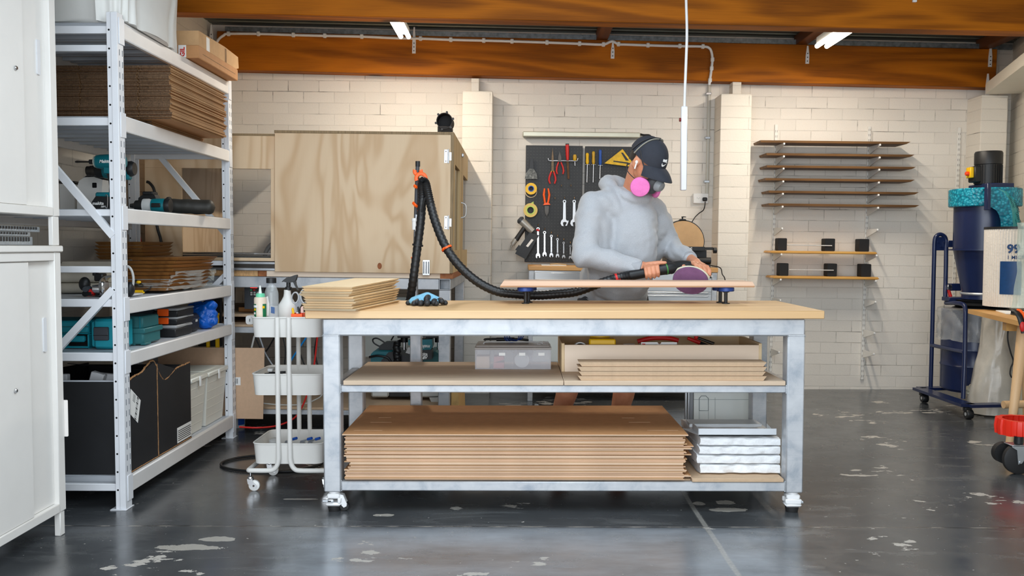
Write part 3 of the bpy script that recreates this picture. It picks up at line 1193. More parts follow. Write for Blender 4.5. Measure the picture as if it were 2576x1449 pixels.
# coil of blue cord and black bars on the parts box lid
b = MB(mat('blue_cord', (26, 62, 140), 0.5, 0, 0.05))
cx = P(1292, 870, y0 + 0.10)
for k in range(4):
 pts = [(cx.x + 0.035 * math.cos(q) + 0.008 * k - 0.01, y0 + 0.10 + 0.03 * math.sin(q * 1.0 + k), zt + 0.028 + 0.024 + 0.024 * math.sin(q) + 0.002 * k) for q in [2 * PI * j / 24 for j in range(25)]]
 b.tube(pts, 0.0022, 6)
single('cord_coil', b, 'loose coil of blue cord on the lid of the clear parts box', 'cord')
b = MB(BLACK)
p0 = P(1218, 866, y0 + 0.13)
p1 = P(1330, 862, y0 + 0.13)
zq = zt + 0.03
b.tube(smoothpath([(p0.x, y0 + 0.15, zq), (p0.x + 0.02, y0 + 0.15, zq + 0.006), (p1.x - 0.06, y0 + 0.15, zq + 0.006), (p1.x, y0 + 0.15, zq)]), 0.006, 10)
b.tube([(p0.x + 0.06, y0 + 0.15, zq + 0.005), (p0.x + 0.15, y0 + 0.15, zq + 0.006)], 0.009, 10)
single('black_handle_bar', b, 'black bar handle lying across the lid of the clear parts box', 'bar')

# pine drawer box
yd = (1.18 - 0.5885) * 2280 / (936.5 - 620)
t = thing('drawer_box', 'open pine drawer box full of supplies at the right of the middle shelf', 'drawer', P(1660, 935, yd))
a, e = rect(1420, 868, 1910, 936, yd, 0.01)
X0, X1, ZB, ZT = a[0], e[0], 0.5885, e[2]
b = MB(PINE)
b.box((X0, yd, ZB), (X1, yd + 0.016, ZT), 0.001)
part('front_board', b, t)
D1 = 4.66
zs = ZT + 0.008
for x in (X0 - 0.014, X1 - 0.002):
 b = MB(HOOPW)
 b.box((x, yd - 0.002, ZB), (x + 0.014, D1, zs), 0.001)
 part('side_board', b, t)
b = MB(HOOPW)
b.box((X0, D1 - 0.014, ZB), (X1, D1, ZT + 0.03), 0.001)
part('back_board', b, t)
b = MB(HOOPW)
b.box((X0, yd + 0.016, ZB), (X1 - 0.002, D1 - 0.014, ZB + 0.008), 0.0005)
part('bottom_board', b, t)
# its contents, only their tops show
y = yd + 0.08
def cx_(px, Y=None):
 return P(px, 860, Y or (yd + 0.1)).x
b = MB(YELLOW)
b.lathe([(0.05, 0), (0.05, 0.10), (0.03, 0.10), (0.03, 0)], (cx_(1512), yd + 0.16, ZB + 0.06), 24, axis='z')
b.box((cx_(1480), yd + 0.04, ZB + 0.01), (cx_(1546), yd + 0.10, ZT + 0.024), 0.006)
single('yellow_roll', b, 'yellow roll standing inside the pine drawer box', 'roll')
b = MB(LGREY)
b.lathe([(0.036, 0), (0.036, 0.022), (0.030, 0.022), (0.030, 0.0)], (cx_(1458), yd + 0.05, ZT - 0.028), 28, axis='y')
b.cyl((cx_(1458), yd + 0.05, ZB + 0.02), (cx_(1458), yd + 0.07, ZT - 0.05), 0.01)
single('pipe_clamp', b, 'grey ring shaped clamp at the left inside the pine drawer box', 'clamp')
b = MB(WHITEB)
b.lathe([(0.0, 0), (0.024, 0), (0.026, 0.11), (0.0, 0.11)], (cx_(1580), yd + 0.06, ZB + 0.01), 24)
b.lathe([(0.028, 0.105), (0.028, 0.116), (0.0, 0.118)], (cx_(1580), yd + 0.06, ZB + 0.01), 24)
single('white_jar', b, 'white lidded jar inside the pine drawer box', 'jar')
t2 = thing('abrasive_box', 'white abrasive box with a round notch inside the pine drawer box', 'box', (cx_(1658), yd + 0.05, ZB + 0.01))
b = MB(WHITEB)
xa, xb2 = cx_(1613, yd + 0.05), cx_(1703, yd + 0.05)
zz2 = P(1650, 861, yd + 0.05).z
xm = (xa + xb2) / 2 + 0.002
b.prism([(xa, ZB + 0.009), (xb2, ZB + 0.009), (xb2, zz2)] + [(xm + 0.0085 * math.cos(q), zz2 - 0.0085 * math.sin(q)) for q in [PI * k / 10 for k in range(11)]] + [(xa, zz2)], yd + 0.05, yd + 0.054)
b.box((xa, yd + 0.054, ZB + 0.009), (xb2, yd + 0.13, zz2 - 0.012), 0.001)
part('carton', b, t2)
b = MB(RED)
b.text('3M', 0.012, facing((xa + 0.004, yd + 0.0496, zz2 - 0.014)), 0.0003, 0.0006)
part('lettering', b, t2, 'red lettering')
for (px, m, lab, nm, kk) in ((1655, RED, 'red handled tool lying behind the abrasive box in the pine drawer box', 'red_tool', 0), (1745, RED, 'red grip of a hand tool in the right half of the pine drawer box', 'hand_tool', 1), (1772, DSTEEL, 'dark steel tool lying slantwise at the right of the pine drawer box', 'steel_tool', 2)):
 b = MB(m)
 x = cx_(px, yd + 0.2)
 if kk == 0:
  b.tube(smoothpath([(x - 0.1, yd + 0.2, ZT - 0.005), (x - 0.03, yd + 0.2, ZT + 0.012), (x + 0.05, yd + 0.2, ZT + 0.012), (x + 0.1, yd + 0.2, ZT)]), 0.012, 10)
 elif kk == 1:
  b.tube([(x - 0.03, yd + 0.2, ZT + 0.012), (x + 0.03, yd + 0.2, ZT - 0.01)], [0.008, 0.012], 10)
  b.mat(BLACK)
  b.tube([(x + 0.03, yd + 0.2, ZT - 0.01), (x + 0.1, yd + 0.22, ZT - 0.04)], 0.009, 10)
 else:
  b.tube([(x - 0.05, yd + 0.15, ZT + 0.022), (x + 0.03, yd + 0.12, ZT - 0.008)], [0.006, 0.009], 10)
  b.mat(RED)
  b.sphere((x - 0.05, yd + 0.15, ZT + 0.022), 0.011)
 single(nm, b, lab, 'tool')

# four mitred fibreboard strips in front of the drawer
ys = (1.18 - 0.5885) * 2280 / (958.5 - 620)
for i in range(4):
 z0 = 0.5885 + i * 0.0205
 a = P(1454 + (2 if i % 2 else 0), 950, ys).x
 e2 = P(1929 - (2 if i == 1 else 0), 950, ys).x
 b = MB(MDF)
 dpt = 0.11
 th, ch = 0.0188, 0.014
 vs = []
 y0, y1 = ys + 0.004 * (i % 2), ys + 0.11
 b.add([(a, y0, z0 + th), (e2, y0, z0 + th), (e2, y1, z0 + th), (a, y1, z0 + th), (a + ch, y0 + 0.003, z0), (e2 - ch, y0 + 0.003, z0), (e2 - ch, y1, z0), (a + ch, y1, z0)],
    [(0, 1, 2, 3), (7, 6, 5, 4), (0, 4, 5, 1), (1, 5, 6, 2), (2, 6, 7, 3), (3, 7, 4, 0)])
 single('mitred_strip', b, 'mitred fibreboard strip, ' + ('bottom', 'second from bottom', 'third from bottom', 'top')[i] + ' of the short pile on the middle shelf', 'strip', 'mitred fibreboard strips', smooth=0)

# ------------------------------------------------------------------ on the benchtop: plywood sheets, gloves, cookies, board
zz = 0.9005
rot = 0.05
for i in range(10):
 th = 0.0096
 M = Matrix.Translation((-0.778 + rnd.uniform(-0.010, 0.010), 4.245 + rnd.uniform(-0.008, 0.008), zz)) @ Matrix.Rotation(-0.16 + rnd.uniform(-0.02, 0.02), 4, 'Z') @ Matrix.Rotation(0.0024 * i, 4, 'X')
 b = MB(HOOPW)
 hx, hy, ch = 0.118, 0.335, 0.010
 if i == 0:
  hx += 0.006
 b.M = M
 flip = i % 2 == 0
 zt_, zb_ = (th, 0)
 o_, i_ = (0, ch) if not flip else (0.0, ch)
 b.add([(-hx, -hy, zt_), (hx, -hy, zt_), (hx, hy, zt_), (-hx, hy, zt_)], [(0, 1, 2, 3)])
 b.add([(-hx + ch, -hy + ch, 0), (hx - ch, -hy + ch, 0), (hx - ch, hy - ch, 0), (-hx + ch, hy - ch, 0)], [(3, 2, 1, 0)])
 b.mat(PLYE)
 b.add([(-hx, -hy, th), (hx, -hy, th), (hx, hy, th), (-hx, hy, th), (-hx + ch, -hy + ch, 0), (hx - ch, -hy + ch, 0), (hx - ch, hy - ch, 0), (-hx + ch, hy - ch, 0)],
    [(0, 4, 5, 1), (1, 5, 6, 2), (2, 6, 7, 3), (3, 7, 4, 0)])
 top = i == 9
 single('plywood_sheet', b, 'mitred plywood sheet, %s in the pile beside the trolley on the workbench' % ('lowest', 'second', 'third', 'fourth', 'fifth', 'sixth', 'seventh', 'eighth', 'ninth', 'topmost')[i], 'plywood sheet', 'plywood sheets piled on the workbench', smooth=0)
 zz += th + 0.0018

GLOVEB = mat('blue_knit', (128, 186, 214), 0.85, 0, 0.08, 60, bump=0.4, bs=180)
GLOVEK = mat('black_nitrile', (40, 42, 45), 0.55, 0, 0.1, 40, bump=0.4, bs=120)
gy = (1.18 - 0.9) * 2280 / (770 - 620)
def gpt(px, py, dy=0.0):
 p = P(px, py, gy + dy)
 return p
t = thing('work_glove', 'pair of blue knit gloves with black coated fingers bunched on the workbench', 'gloves', (P(1070, 770, gy).x, gy, 0.9))
r = organic([('c', gpt(1040, 757, 0.09), gpt(1075, 748, 0.08), 0.020, 0.026), ('c', gpt(1075, 748, 0.08), gpt(1100, 755, 0.09), 0.026, 0.018),
    ('c', gpt(1035, 758, 0.05), gpt(1100, 760, 0.05), 0.014, 0.014)], 0.005, 3)
for p in r.v:
 p.z = max(p.z, 0.9008)
part('knit_back', organic_done(r, GLOVEB), t)
fing = [((1036, 762), (1026, 765), 0.05, 0.011), ((1053, 758), (1047, 762), 0.02, 0.013), ((1062, 765), (1058, 768), -0.02, 0.012), ((1078, 748), (1073, 753), 0.02, 0.014),
  ((1077, 764), (1074, 767), -0.025, 0.0135), ((1094, 758), (1091, 761), 0.0, 0.0135), ((1105, 756), (1111, 758), 0.03, 0.013), ((1112, 763), (1121, 766), 0.05, 0.011), ((1095, 766), (1098, 767), -0.01, 0.011), ((1044, 766), (1041, 768), 0.0, 0.011)]
for (p0, p1, dy, rr) in fing:
 a, e = gpt(p0[0], p0[1], dy + 0.055), gpt(p1[0], p1[1], dy)
 e.z = max(e.z, 0.9005 + rr)
 a.z = max(a.z, 0.9005 + rr)
 b = MB(GLOVEK)
 mid = (a + e) / 2 + Vector((0, 0, 0.003))
 pts = smoothpath([a, mid, e], 5)
 n = len(pts)
 dd = (pts[-1] - pts[-2]).normalized()
 ext = [pts[-1] + dd * rr * math.sin(q) for q in (0.5, 1.0, 1.35, 1.57)]
 b.tube(pts + ext, [rr * 1.05] * (n - 1) + [rr] + [rr * math.cos(q) + 0.0003 for q in (0.5, 1.0, 1.35, 1.57)], 14)
 part('finger', b, t)

# bench cookies on stems
CKY = 4.43
COOKIE = mat('worn_blue_grip', (24, 58, 128), 0.4, 0, 0.35, 30)
for (px, label, dy) in ((1322, 'blue topped riser under the left end of the pale board', 0.0), (1826, 'front blue topped riser under the right end of the pale board', 0.0), (1812, 'rear blue topped riser under the right end of the pale board', 0.092), (1330, 'rear blue topped riser under the left end of the pale board', 0.095)):
 Y = CKY + dy
 x = P(px, 740, Y).x
 t = thing('bench_riser', label, 'bench riser', (x, Y, 0.9), 'blue topped bench risers')
 b = MB(BLACK)
 b.lathe([(0.019, 0.9005), (0.019, 0.9045), (0.0085, 0.906), (0.0085, 0.955), (0.017, 0.957), (0.017, 0.961)], (x, Y, 0), 20)
 part('stem', b, t)
 b = MB(COOKIE)
 pr = [(0.0375, 0.961), (0.040, 0.964), (0.040, 0.978), (0.037, 0.9815), (0.0, 0.9815)]
 b.lathe(pr, (x, Y, 0), 36)
 part('pad', b, t)
b = MB(MAPLE)
a, e = P(1258, 714, 4.38), P(1899, 714, 4.38)
zb = 0.982
b.M = Matrix.Identity(4)
y0, y1 = 4.38, 4.58
b.add([(a.x, y0 + 0.01, zb), (e.x, y0 + 0.01, zb), (e.x, y1, zb), (a.x, y1, zb), (a.x + 0.018, y0, zb + 0.031), (e.x - 0.012, y0, zb + 0.028), (e.x - 0.012, y1, zb + 0.028), (a.x + 0.018, y1, zb + 0.031),
    (a.x, y0, zb + 0.008), (e.x, y0, zb + 0.008)],
   [(0, 3, 2, 1), (4, 5, 6, 7), (0, 1, 9, 8), (8, 9, 5, 4), (3, 7, 6, 2), (0, 8, 4, 7, 3), (1, 2, 6, 5, 9)])
single('timber_board', b, 'long pale timber board being sanded on the blue risers above the workbench', 'board', smooth=0)
ROW = 500

# ------------------------------------------------------------------ white steel rack along the left wall
RX0, RX1 = -2.38, -1.757          # outer faces
RY0, RY1 = 4.00, 5.58
PW, PD = 0.048, 0.06
SH = [(2.10, 2.175), (1.692, 1.762), (1.283, 1.350), (0.877, 0.943), (0.641, 0.704), (0.067, 0.142)]
t = thing('storage_rack', 'tall white steel storage rack with six shelf levels along the left wall', 'rack', (-2.07, 4.8, 0))


def rack_post(x0, y0, face):
 b = MB(RACKW)
 x1, y1 = x0 + PW, y0 + PD
 zt = 2.205 if y0 < 4.5 else 2.19
 # folded channel: front flange with a stepped rib, side web, back flange
 b.box((x0, y0, 0.004), (x0 + PW * 0.42, y0 + 0.004, zt), 0.001)
 b.box((x0 + PW * 0.42, y0 - 0.004, 0.004), (x1, y0 + 0.002, zt), 0.0015)
 sx = x1 - 0.004 if face > 0 else x0
 b.box((sx, y0, 0.004), (sx + 0.004, y1, zt), 0.001)
 b.box((x0, y1 - 0.004, 0.004), (x1, y1, zt), 0.001)
 b.mat(HOLE)
 z = 0.09
 while z < zt - 0.04:
  b.cyl((x0 + PW * 0.22, y0 - 0.0004, z), (x0 + PW * 0.22, y0 + 0.001, z), 0.0045, seg=10)
  z += 0.0815
 b.mat(mat('slot_shade', (120, 126, 134), 0.8, 0, 0))
 z = 0.12
 xs = x1 if face > 0 else x0
 while z < zt - 0.04:
  for yy in (0.22, 0.72):
   b.box((xs - 0.0006, y0 + PD * yy, z), (xs + 0.0006, y0 + PD * yy + 0.006, z + 0.026), 0)
  z += 0.05
 p = part('post', b, t)
 b = MB(RACKW)
 b.box((x0 - 0.022, y0 - 0.012, 0), (x1 + 0.004, y1 + 0.012, 0.004), 0.001)
 part('foot_plate', b, p)


rack_post(RX1 - PW, RY0, 1)
rack_post(RX1 - PW, RY1 - PD, 1)
rack_post(RX0, RY0, -1)
rack_post(RX0, RY1 - PD, -1)
RACKB = mat('white_rack_beam', (226, 224, 222), 0.42, 0, 0.03)
DECK = mat('rack_deck', (196, 202, 210), 0.45, 0.2, 0.04)
for i, (z0, z1) in enumerate(SH):
 for sx in (0, 1):
  b = MB(RACKB)
  x = (RX1 - 0.024) if sx else (RX0 - 0.002)
  b.box((x, RY0 + PD * 0.6, z0), (x + 0.026, RY1 - PD * 0.6, z1), 0.005)
  p = part('beam', b, t)
  for yy, y2 in ((RY0 + 0.012, RY0 + PD + 0.004), (RY1 - PD - 0.004, RY1 - 0.012)):
   b = MB(RACKW)
   xx = RX1 if sx else RX0 - 0.004
   b.box((xx, yy, z0 - 0.03), (xx + 0.004, y2, z1 + 0.01), 0.001)
   part('end_plate', b, p)
 # folded deck strips running across the rack
 n = 9
 yy = RY0 + PD
 wd = (RY1 - RY0 - 2 * PD) / n
 b = MB(DECK)
 for k in range(n):
  y0 = yy + k * wd
  b.box((RX0 + 0.02, y0 + 0.001, z1 - 0.006), (RX1 - 0.02, y0 + wd - 0.001, z1 - 0.002), 0.0005)
  b.box((RX0 + 0.022, y0 + 0.002, z1 - 0.036), (RX1 - 0.024, y0 + 0.012, z1 - 0.006), 0.001)
  b.box((RX0 + 0.022, y0 + wd * 0.5, z1 - 0.03), (RX1 - 0.024, y0 + wd * 0.5 + 0.02, z1 - 0.006), 0.001)
 part('deck', b, t)
# cross members and diagonals of the two end frames
for yf in (RY0 + 0.006, RY1 - 0.03):
 for (ya, yb) in ((64, 83), (112, 128), (295, 315), (527, 543), (670, 686), (753, 772), (888, 909), (1218, 1236)):
  z0, z1 = P(200, yb, RY0).z, P(200, ya, RY0).z
  b = MB(RACKW)
  b.box((RX0 + PW * 0.6, yf, z0), (RX1 - PW * 0.9, yf + 0.022, z1), 0.002)
  part('cross_member', b, t)
 for (xa, ya, xb, yb) in ((150, 438, 284, 594), (284, 728, 150, 872)):
  a, e = P(xa, ya, RY0), P(xb, yb, RY0)
  dd = (e - a).normalized()
  if yf < 4.5:
   # carry the brace on to the far post
   k = (RX0 + 0.02 - a.x) / dd.x if xa < xb else None
   if xa < xb:
    a = a + dd * ((RX0 + 0.03 - a.x) / dd.x)
   else:
    e = e + dd * ((RX0 + 0.03 - e.x) / dd.x)
  else:
   if xa < xb:
    a, e = Vector((RX0 + 0.02, 0, 1.93)), Vector((RX1 - 0.03, 0, 1.24))
   else:
    a, e = Vector((RX1 - 0.03, 0, 1.02)), Vector((RX0 + 0.02, 0, 0.45))
   dd = (e - a).normalized()
  nn = Vector((dd.z, 0, -dd.x)) * 0.0155
  b = MB(RACKW)
  b.prism([(a.x + nn.x, a.z + nn.z), (e.x + nn.x, e.z + nn.z), (e.x - nn.x, e.z - nn.z), (a.x - nn.x, a.z - nn.z)], yf - 0.004 - 0.006 * (yf < 4.5), yf + 0.018 - 0.006 * (yf < 4.5))
  part('diagonal_brace', b, t)

# ------------------------------------------------------------------ dust sheet bundle and flat cartons on top
def sheetfn(u, v):
 # a tall box-like load under a loose sheet, its skirts gathered at the front
 a = 2 * PI * u
 cx, cy = -2.05, 4.43
 ca, sa = math.cos(a), math.sin(a)
 q = 0.32
 sx = math.copysign(abs(ca) ** q, ca)
 sy = math.copysign(abs(sa) ** q, sa)
 if v < 0.75:
  h0 = 2.180
  h = h0 + (2.62 - h0) * v / 0.75
  f = 1.0
 else:
  h = 2.62 + 0.03 * math.sin((v - 0.75) / 0.25 * PI / 2)
  f = 1 - ((v - 0.75) / 0.25) ** 1.3
 x = cx + 0.315 * sx * f
 y = cy + 0.34 * sy * f
 fold = math.sin(a * 23 + 3 * mnoise.noise((x * 3, y * 3, 1))) * 0.010 * max(0, 0.9 - v) + 0.022 * mnoise.noise((x * 4.0 + 3, y * 4.0, h * 5.0))
 hh = h + 0.02 * mnoise.noise((x * 9, y * 9, 4)) * (v < 0.1)
 # gathered knot at the front
 k = math.exp(-((x + 1.93) ** 2 + (h - 2.36) ** 2) / 0.02) if sy < -0.5 else 0
 return (x + fold * ca, y + fold * sa * 1.2 - 0.05 * k - (0.07 * (1 - v) * (sx > 0.6 and sy < 0.9)), hh)


b = MB(SHEETC)
b.grid(sheetfn, 150, 46, closeu=True)
b.f.append(list(range(150)))
b.mi.append(0)
single('dust_sheet_bundle', b, 'bulky load wrapped in a white dust sheet on top of the storage rack', 'bundle', smooth=80)

t = thing('flat_carton', 'long flat cardboard carton with fragile tape on top of the storage rack', 'carton', (-1.95, 5.2, 2.176))
zt = 2.178
a0 = P(449, 118, 5.02)
b = MB(CARD)
b.box((-2.30, 4.84, zt), (-1.695, 5.51, zt + 0.068), 0.004)
part('carton', b, t)
b = MB(PAPER)
b.box((-1.803, 4.838, zt + 0.002), (-1.762, 4.8415, zt + 0.067), 0)
b.mat(RED)
p = part('fragile_tape', b, t, 'white tape with red fragile lettering')
b = MB(RED)
b.text('GIL', 0.034, facing((-1.770, 4.8375, zt + 0.006), (0, 0, 1), (-1, 0, 0)), 0.0003, 0.0012)
part('tape_lettering', b, p)
b = MB(CARDD)
b.box((-1.6955, 4.90, zt + 0.03), (-1.6945, 5.46, zt + 0.033), 0)
part('edge_fold', b, t)
b = MB(mat('pale_cardboard', (198, 160, 116), 0.8, 0, 0.05, 20))
b.prism([(4.87, zt + 0.0685), (5.50, zt + 0.0685), (5.56, zt + 0.085), (5.55, zt + 0.150), (5.30, zt + 0.158), (4.87, zt + 0.150)], -2.25, -1.705, 'yz')
t = thing('cardboard_box', 'taller pale cardboard box lying behind the fragile carton on the rack', 'carton', (-1.95, 5.2, zt + 0.07))
part('carton', b, t)
b = MB(PAPER)
b.box((-1.7055, 4.99, zt + 0.07), (-1.7043, 5.04, zt + 0.145), 0)
part('label', b, t, 'white paper label')
b = MB(CARDD)
b.box((-1.7055, 5.30, zt + 0.07), (-1.7043, 5.33, zt + 0.15), 0)
part('tape', b, t, 'brown tape')

# ------------------------------------------------------------------ flattened boxes on the second level
zz = SH[1][1] + 0.001
n = 34
Ht = P(437, 171, 4.62).z
i = 0
FLUTE = mat('corrugated_edge', (104, 80, 58), 0.9, 0, 0.5, 260, stretch=(1, 1, 0.7))
CARDS = mat('carton_edge_fold', (150, 114, 76), 0.8, 0, 0.2, 40, stretch=(1, 0.1, 6))
hstep = 0.0064
seen = False
while zz < 2.040:
 th = hstep * rnd.uniform(0.85, 1.1)
 low = zz < 1.79
 yf = (4.36 if not low else 4.44) + rnd.uniform(-0.010, 0.010)
 yb = 5.17 + rnd.uniform(-0.03, 0.03)
 xr = (-1.666 if not low else -1.79) + rnd.uniform(-0.007, 0.007)
 xl = -2.325
 gaps = (-2.10 + rnd.uniform(-.006, .006), -1.82 + rnd.uniform(-.006, .006))
 xs = [xl, gaps[0], gaps[1], xr]
 b = MB(CARD)
 # three panels meeting in narrow slots at the front
 for k in range(3):
  x0 = xs[k] + (0.003 if k else 0)
  x1 = xs[k + 1] - (0.003 if k < 2 else 0)
  b.mat(CARD)
  b.add([(x0, yf, zz + th), (x1, yf, zz + th), (x1, yb, zz + th), (x0, yb, zz + th), (x0, yf, zz), (x1, yf, zz), (x1, yb, zz), (x0, yb, zz)], [(0, 1, 2, 3), (7, 6, 5, 4), (2, 3, 7, 6)])
  b.mat(FLUTE)
  b.add([(x0, yf, zz + th), (x1, yf, zz + th), (x0, yf, zz), (x1, yf, zz)], [(0, 1, 3, 2)])
  b.mat(CARDS)
  b.add([(x0, yf, zz + th), (x0, yb, zz + th), (x0, yf, zz), (x0, yb, zz), (x1, yf, zz + th), (x1, yb, zz + th), (x1, yf, zz), (x1, yb, zz)], [(0, 1, 3, 2), (4, 6, 7, 5)])
 if not low and not seen:
  seen = True
  single('flattened_box', b, 'flattened carton whose brown underside shows over the rack beam', 'cardboard', smooth=0)
 else:
  single('flattened_box', b, 'flattened corrugated carton within the tall pile on the second rack level', 'cardboard', 'flattened cartons piled on the rack', smooth=0)
 zz += th + 0.0007
 i += 1

# ------------------------------------------------------------------ third level: cordless tools
Z3 = SH[2][1]


def makita_battery(mb, x, y, z, w=0.075, h=0.055, d=0.11):
 pass


t = thing('impact_driver', 'teal and black cordless impact driver standing on its battery at the front of the rack', 'cordless drill', P(270, 524, 4.28))
Yt = 4.28
def T(px, py, dy=0.0):
 return P(px, py, Yt + dy)
s = Yt / 2280
b = MB(TEAL)
ax = T(268, 407)
b.lathe([(0.0, -0.0), (0.030, 0.0), (0.034, 0.02), (0.036, 0.07), (0.034, 0.12), (0.026, 0.135), (0, 0.137)], (T(243, 407).x, Yt, ax.z), 24, axis='x')
b.box((T(262, 420).x, Yt - 0.02, T(262, 440).z), (T(300, 420).x, Yt + 0.02, T(262, 415).z), 0.008)
part('motor_housing', b, t, 'teal motor housing')
b = MB(mat('pale_nose_ring', (200, 204, 192), 0.4, 0, 0.03))
b.lathe([(0.014, -0.014), (0.026, -0.008), (0.031, 0.004), (0.0, 0.004)], (T(243, 407).x, Yt, ax.z), 22, axis='x')
part('nose_ring', b, t, 'pale nose ring')
b = MB(BLACK)
b.lathe([(0.0, -0.034), (0.011, -0.033), (0.012, -0.012), (0, -0.012)], (T(243, 407).x, Yt, ax.z), 16, axis='x')
part('collet', b, t)
b = MB(DSTEEL)
b.cyl((T(190, 406.5).x, Yt, ax.z), (T(236, 407).x, Yt, ax.z), 0.0042, seg=8)
b.lathe([(0.0, 0), (0.004, 0.004), (0.0055, 0.012), (0.004, 0.03)], (T(190, 407).x - 0.004, Yt, ax.z), 8, axis='x')
part('drill_bit', b, t)
b = MB(BLACK)
hx = T(284, 440)
b.prism([(T(270, 430).x, T(270, 430).z), (T(300, 430).x, hx.z), (T(304, 495).x, T(0, 495).z), (T(282, 495).x, T(0, 495).z), (T(277, 455).x, T(0, 455).z)], Yt - 0.017, Yt + 0.017)
part('grip', b, t)
b = MB(TEAL)
b.box((T(246, 490).x, Yt - 0.03, T(0, 497).z), (T(310, 490).x, Yt + 0.03, T(0, 484).z), 0.006)
part('foot', b, t)
b = MB(BLACK)
b.prism([(T(236, 524).x, Z3 + 0.001), (T(312, 524).x, Z3 + 0.001), (T(312, 498).x, T(0, 498).z), (T(250, 498).x, T(0, 494).z), (T(240, 508).x, T(0, 508).z)], Yt - 0.036, Yt + 0.036)
bt = part('battery', b, t)
b = MB(PAPER)
b.text('makita', 0.020, facing((T(241, 515).x, Yt - 0.0362, T(0, 515.5).z)), 0.0004, 0.0006, 0.2)
b.text('18V', 0.012, facing((T(262, 522).x, Yt - 0.0362, T(0, 522.5).z)), 0.0004, 0.0005, 0.2)
part('lettering', b, bt, 'white lettering')
b = MB(PAPER)
b.text('Makita', 0.019, facing((T(259, 411).x, Yt - 0.0368, T(0, 410.5).z)), 0.002, 0.0006, 0.2)
part('lettering', b, t, 'white lettering')
b = MB(CHROME)
b.tube(smoothpath([T(265, 493, -0.04), T(268, 490, -0.042), T(271, 495, -0.042), T(270, 521, -0.042), T(267, 523, -0.042), T(265, 518, -0.042)]), 0.002, 6)
part('belt_hook', b, t)

Yt = 4.42
t = thing('heat_gun', 'teal cordless heat gun with a stepped metal nozzle behind the impact driver', 'heat gun', P(270, 500, Yt))
b = MB(DSTEEL)
zx = T(0, 429).z
b.lathe([(0.0, -0.005), (0.0225, -0.005), (0.0225, 0.012), (0.025, 0.013), (0.025, 0.024), (0.027, 0.026), (0.027, 0.048), (0, 0.048)], (T(222, 429).x, Yt, zx), 24, axis='x')
part('nozzle', b, t)
b = MB(BLACK)
b.lathe([(0.0, 0), (0.030, 0.0), (0.036, 0.01), (0.036, 0.04), (0, 0.04)], (T(243, 429).x, Yt, zx), 22, axis='x')
part('guard', b, t)
b = MB(TEAL)
b.lathe([(0.0, 0), (0.034, 0.0), (0.040, 0.03), (0.042, 0.10), (0.034, 0.13), (0, 0.131)], (T(258, 429).x, Yt, zx), 22, axis='x')
part('motor_housing', b, t)
b = MB(TEAL)
b.box((T(312, 415).x, Yt - 0.025, T(0, 452).z), (T(328, 415).x, Yt + 0.025, T(0, 408).z), 0.008)
b.mat(BLACK)
b.lathe([(0.0, 0), (0.036, 0.0), (0.038, 0.02), (0.030, 0.035), (0, 0.036)], (T(321, 421).x, Yt, T(0, 424).z), 22, axis='x')
part('tail_cap', b, t)
b = MB(BLACK)
b.prism([(T(280, 445).x, T(0, 445).z), (T(302, 445).x, T(0, 445).z), (T(296, 524).x, Z3 + 0.001), (T(276, 524).x, Z3 + 0.001)], Yt - 0.018, Yt + 0.018)
part('grip', b, t)

# white appliance behind the front post
Yt = 4.62
t = thing('air_purifier', 'rounded white appliance with a black slot on the third rack level', 'appliance', P(235, 524, Yt))
b = MB(WHITEB)
px = [(194, 526), (194, 470), (199, 455), (212, 446), (236, 445), (258, 452), (252, 526)]
b.prism([(T(x, y).x, max(T(x, y).z, Z3 + 0.001)) for x, y in px], Yt, Yt + 0.22)
part('body', b, t)
b = MB(BLACK)
b.prism([(T(x, y).x, T(x, y).z) for x, y in [(208, 447), (218, 440), (236, 436), (262, 440), (262, 450), (236, 444.5), (214, 445.6)]], Yt + 0.005, Yt + 0.2)
part('top_grille', b, t)
b = MB(HOLE)
b.prism(rrect(T(233, 0).x, T(0, 472).z, T(244, 0).x, T(0, 459).z, 0.004), Yt - 0.0015, Yt + 0.002)
part('slot', b, t)
Yt = 4.75
t = thing('white_tub', 'small white tub with a black rim beside the white appliance on the rack', 'tub', P(170, 524, Yt))
b = MB(WHITEB)
b.prism(rrect(T(150, 0).x, Z3 + 0.001, T(188, 0).x, T(0, 462).z, 0.006), Yt, Yt + 0.2)
part('body', b, t)
b = MB(BLACK)
b.box((T(149, 0).x, Yt - 0.003, T(0, 461).z), (T(189, 0).x, Yt + 0.2, T(0, 455).z), 0.002)
part('rim', b, t)

# drill/saw lying towards the rear with its dust bag
Yt = 4.85
t = thing('cordless_drill', 'teal cordless drill lying on bubble wrap with its gear ring towards the front post', 'cordless drill', P(365, 530, Yt))
zc = Z3 + 0.047
def lat(prof, px, m, nm, seg=24, dz=0.0, lab=None):
 b = MB(m)
 b.lathe(prof, (T(px, 515).x, Yt - 0.02, zc + dz), seg, axis='x')
 return part(nm, b, t, lab)
lat([(0.0, -0.03), (0.010, -0.03), (0.014, -0.01), (0.028, 0.0), (0.030, 0.03), (0.036, 0.04), (0.036, 0.052), (0, 0.052)], 346, BLACK, 'chuck')
lat([(0.0, 0), (0.037, 0), (0.037, 0.030), (0.034, 0.036), (0.034, 0.048), (0, 0.048)], 366, LGREY, 'gear_ring', 26, 0, 'grey numbered gear ring')
lat([(0.0, 0), (0.036, 0), (0.038, 0.02), (0.038, 0.06), (0.034, 0.075), (0, 0.076)], 388, TEAL, 'motor_housing')
lat([(0.0, 0), (0.039, 0), (0.040, 0.012), (0.036, 0.026), (0, 0.027)], 421, BLACK, 'end_cap')
b = MB(BLACK)
b.box((T(391, 0).x, Yt - 0.064, zc - 0.010), (T(414, 0).x, Yt - 0.05, zc + 0.012), 0.003)
part('gear_switch', b, t)
b = MB(BLACK)
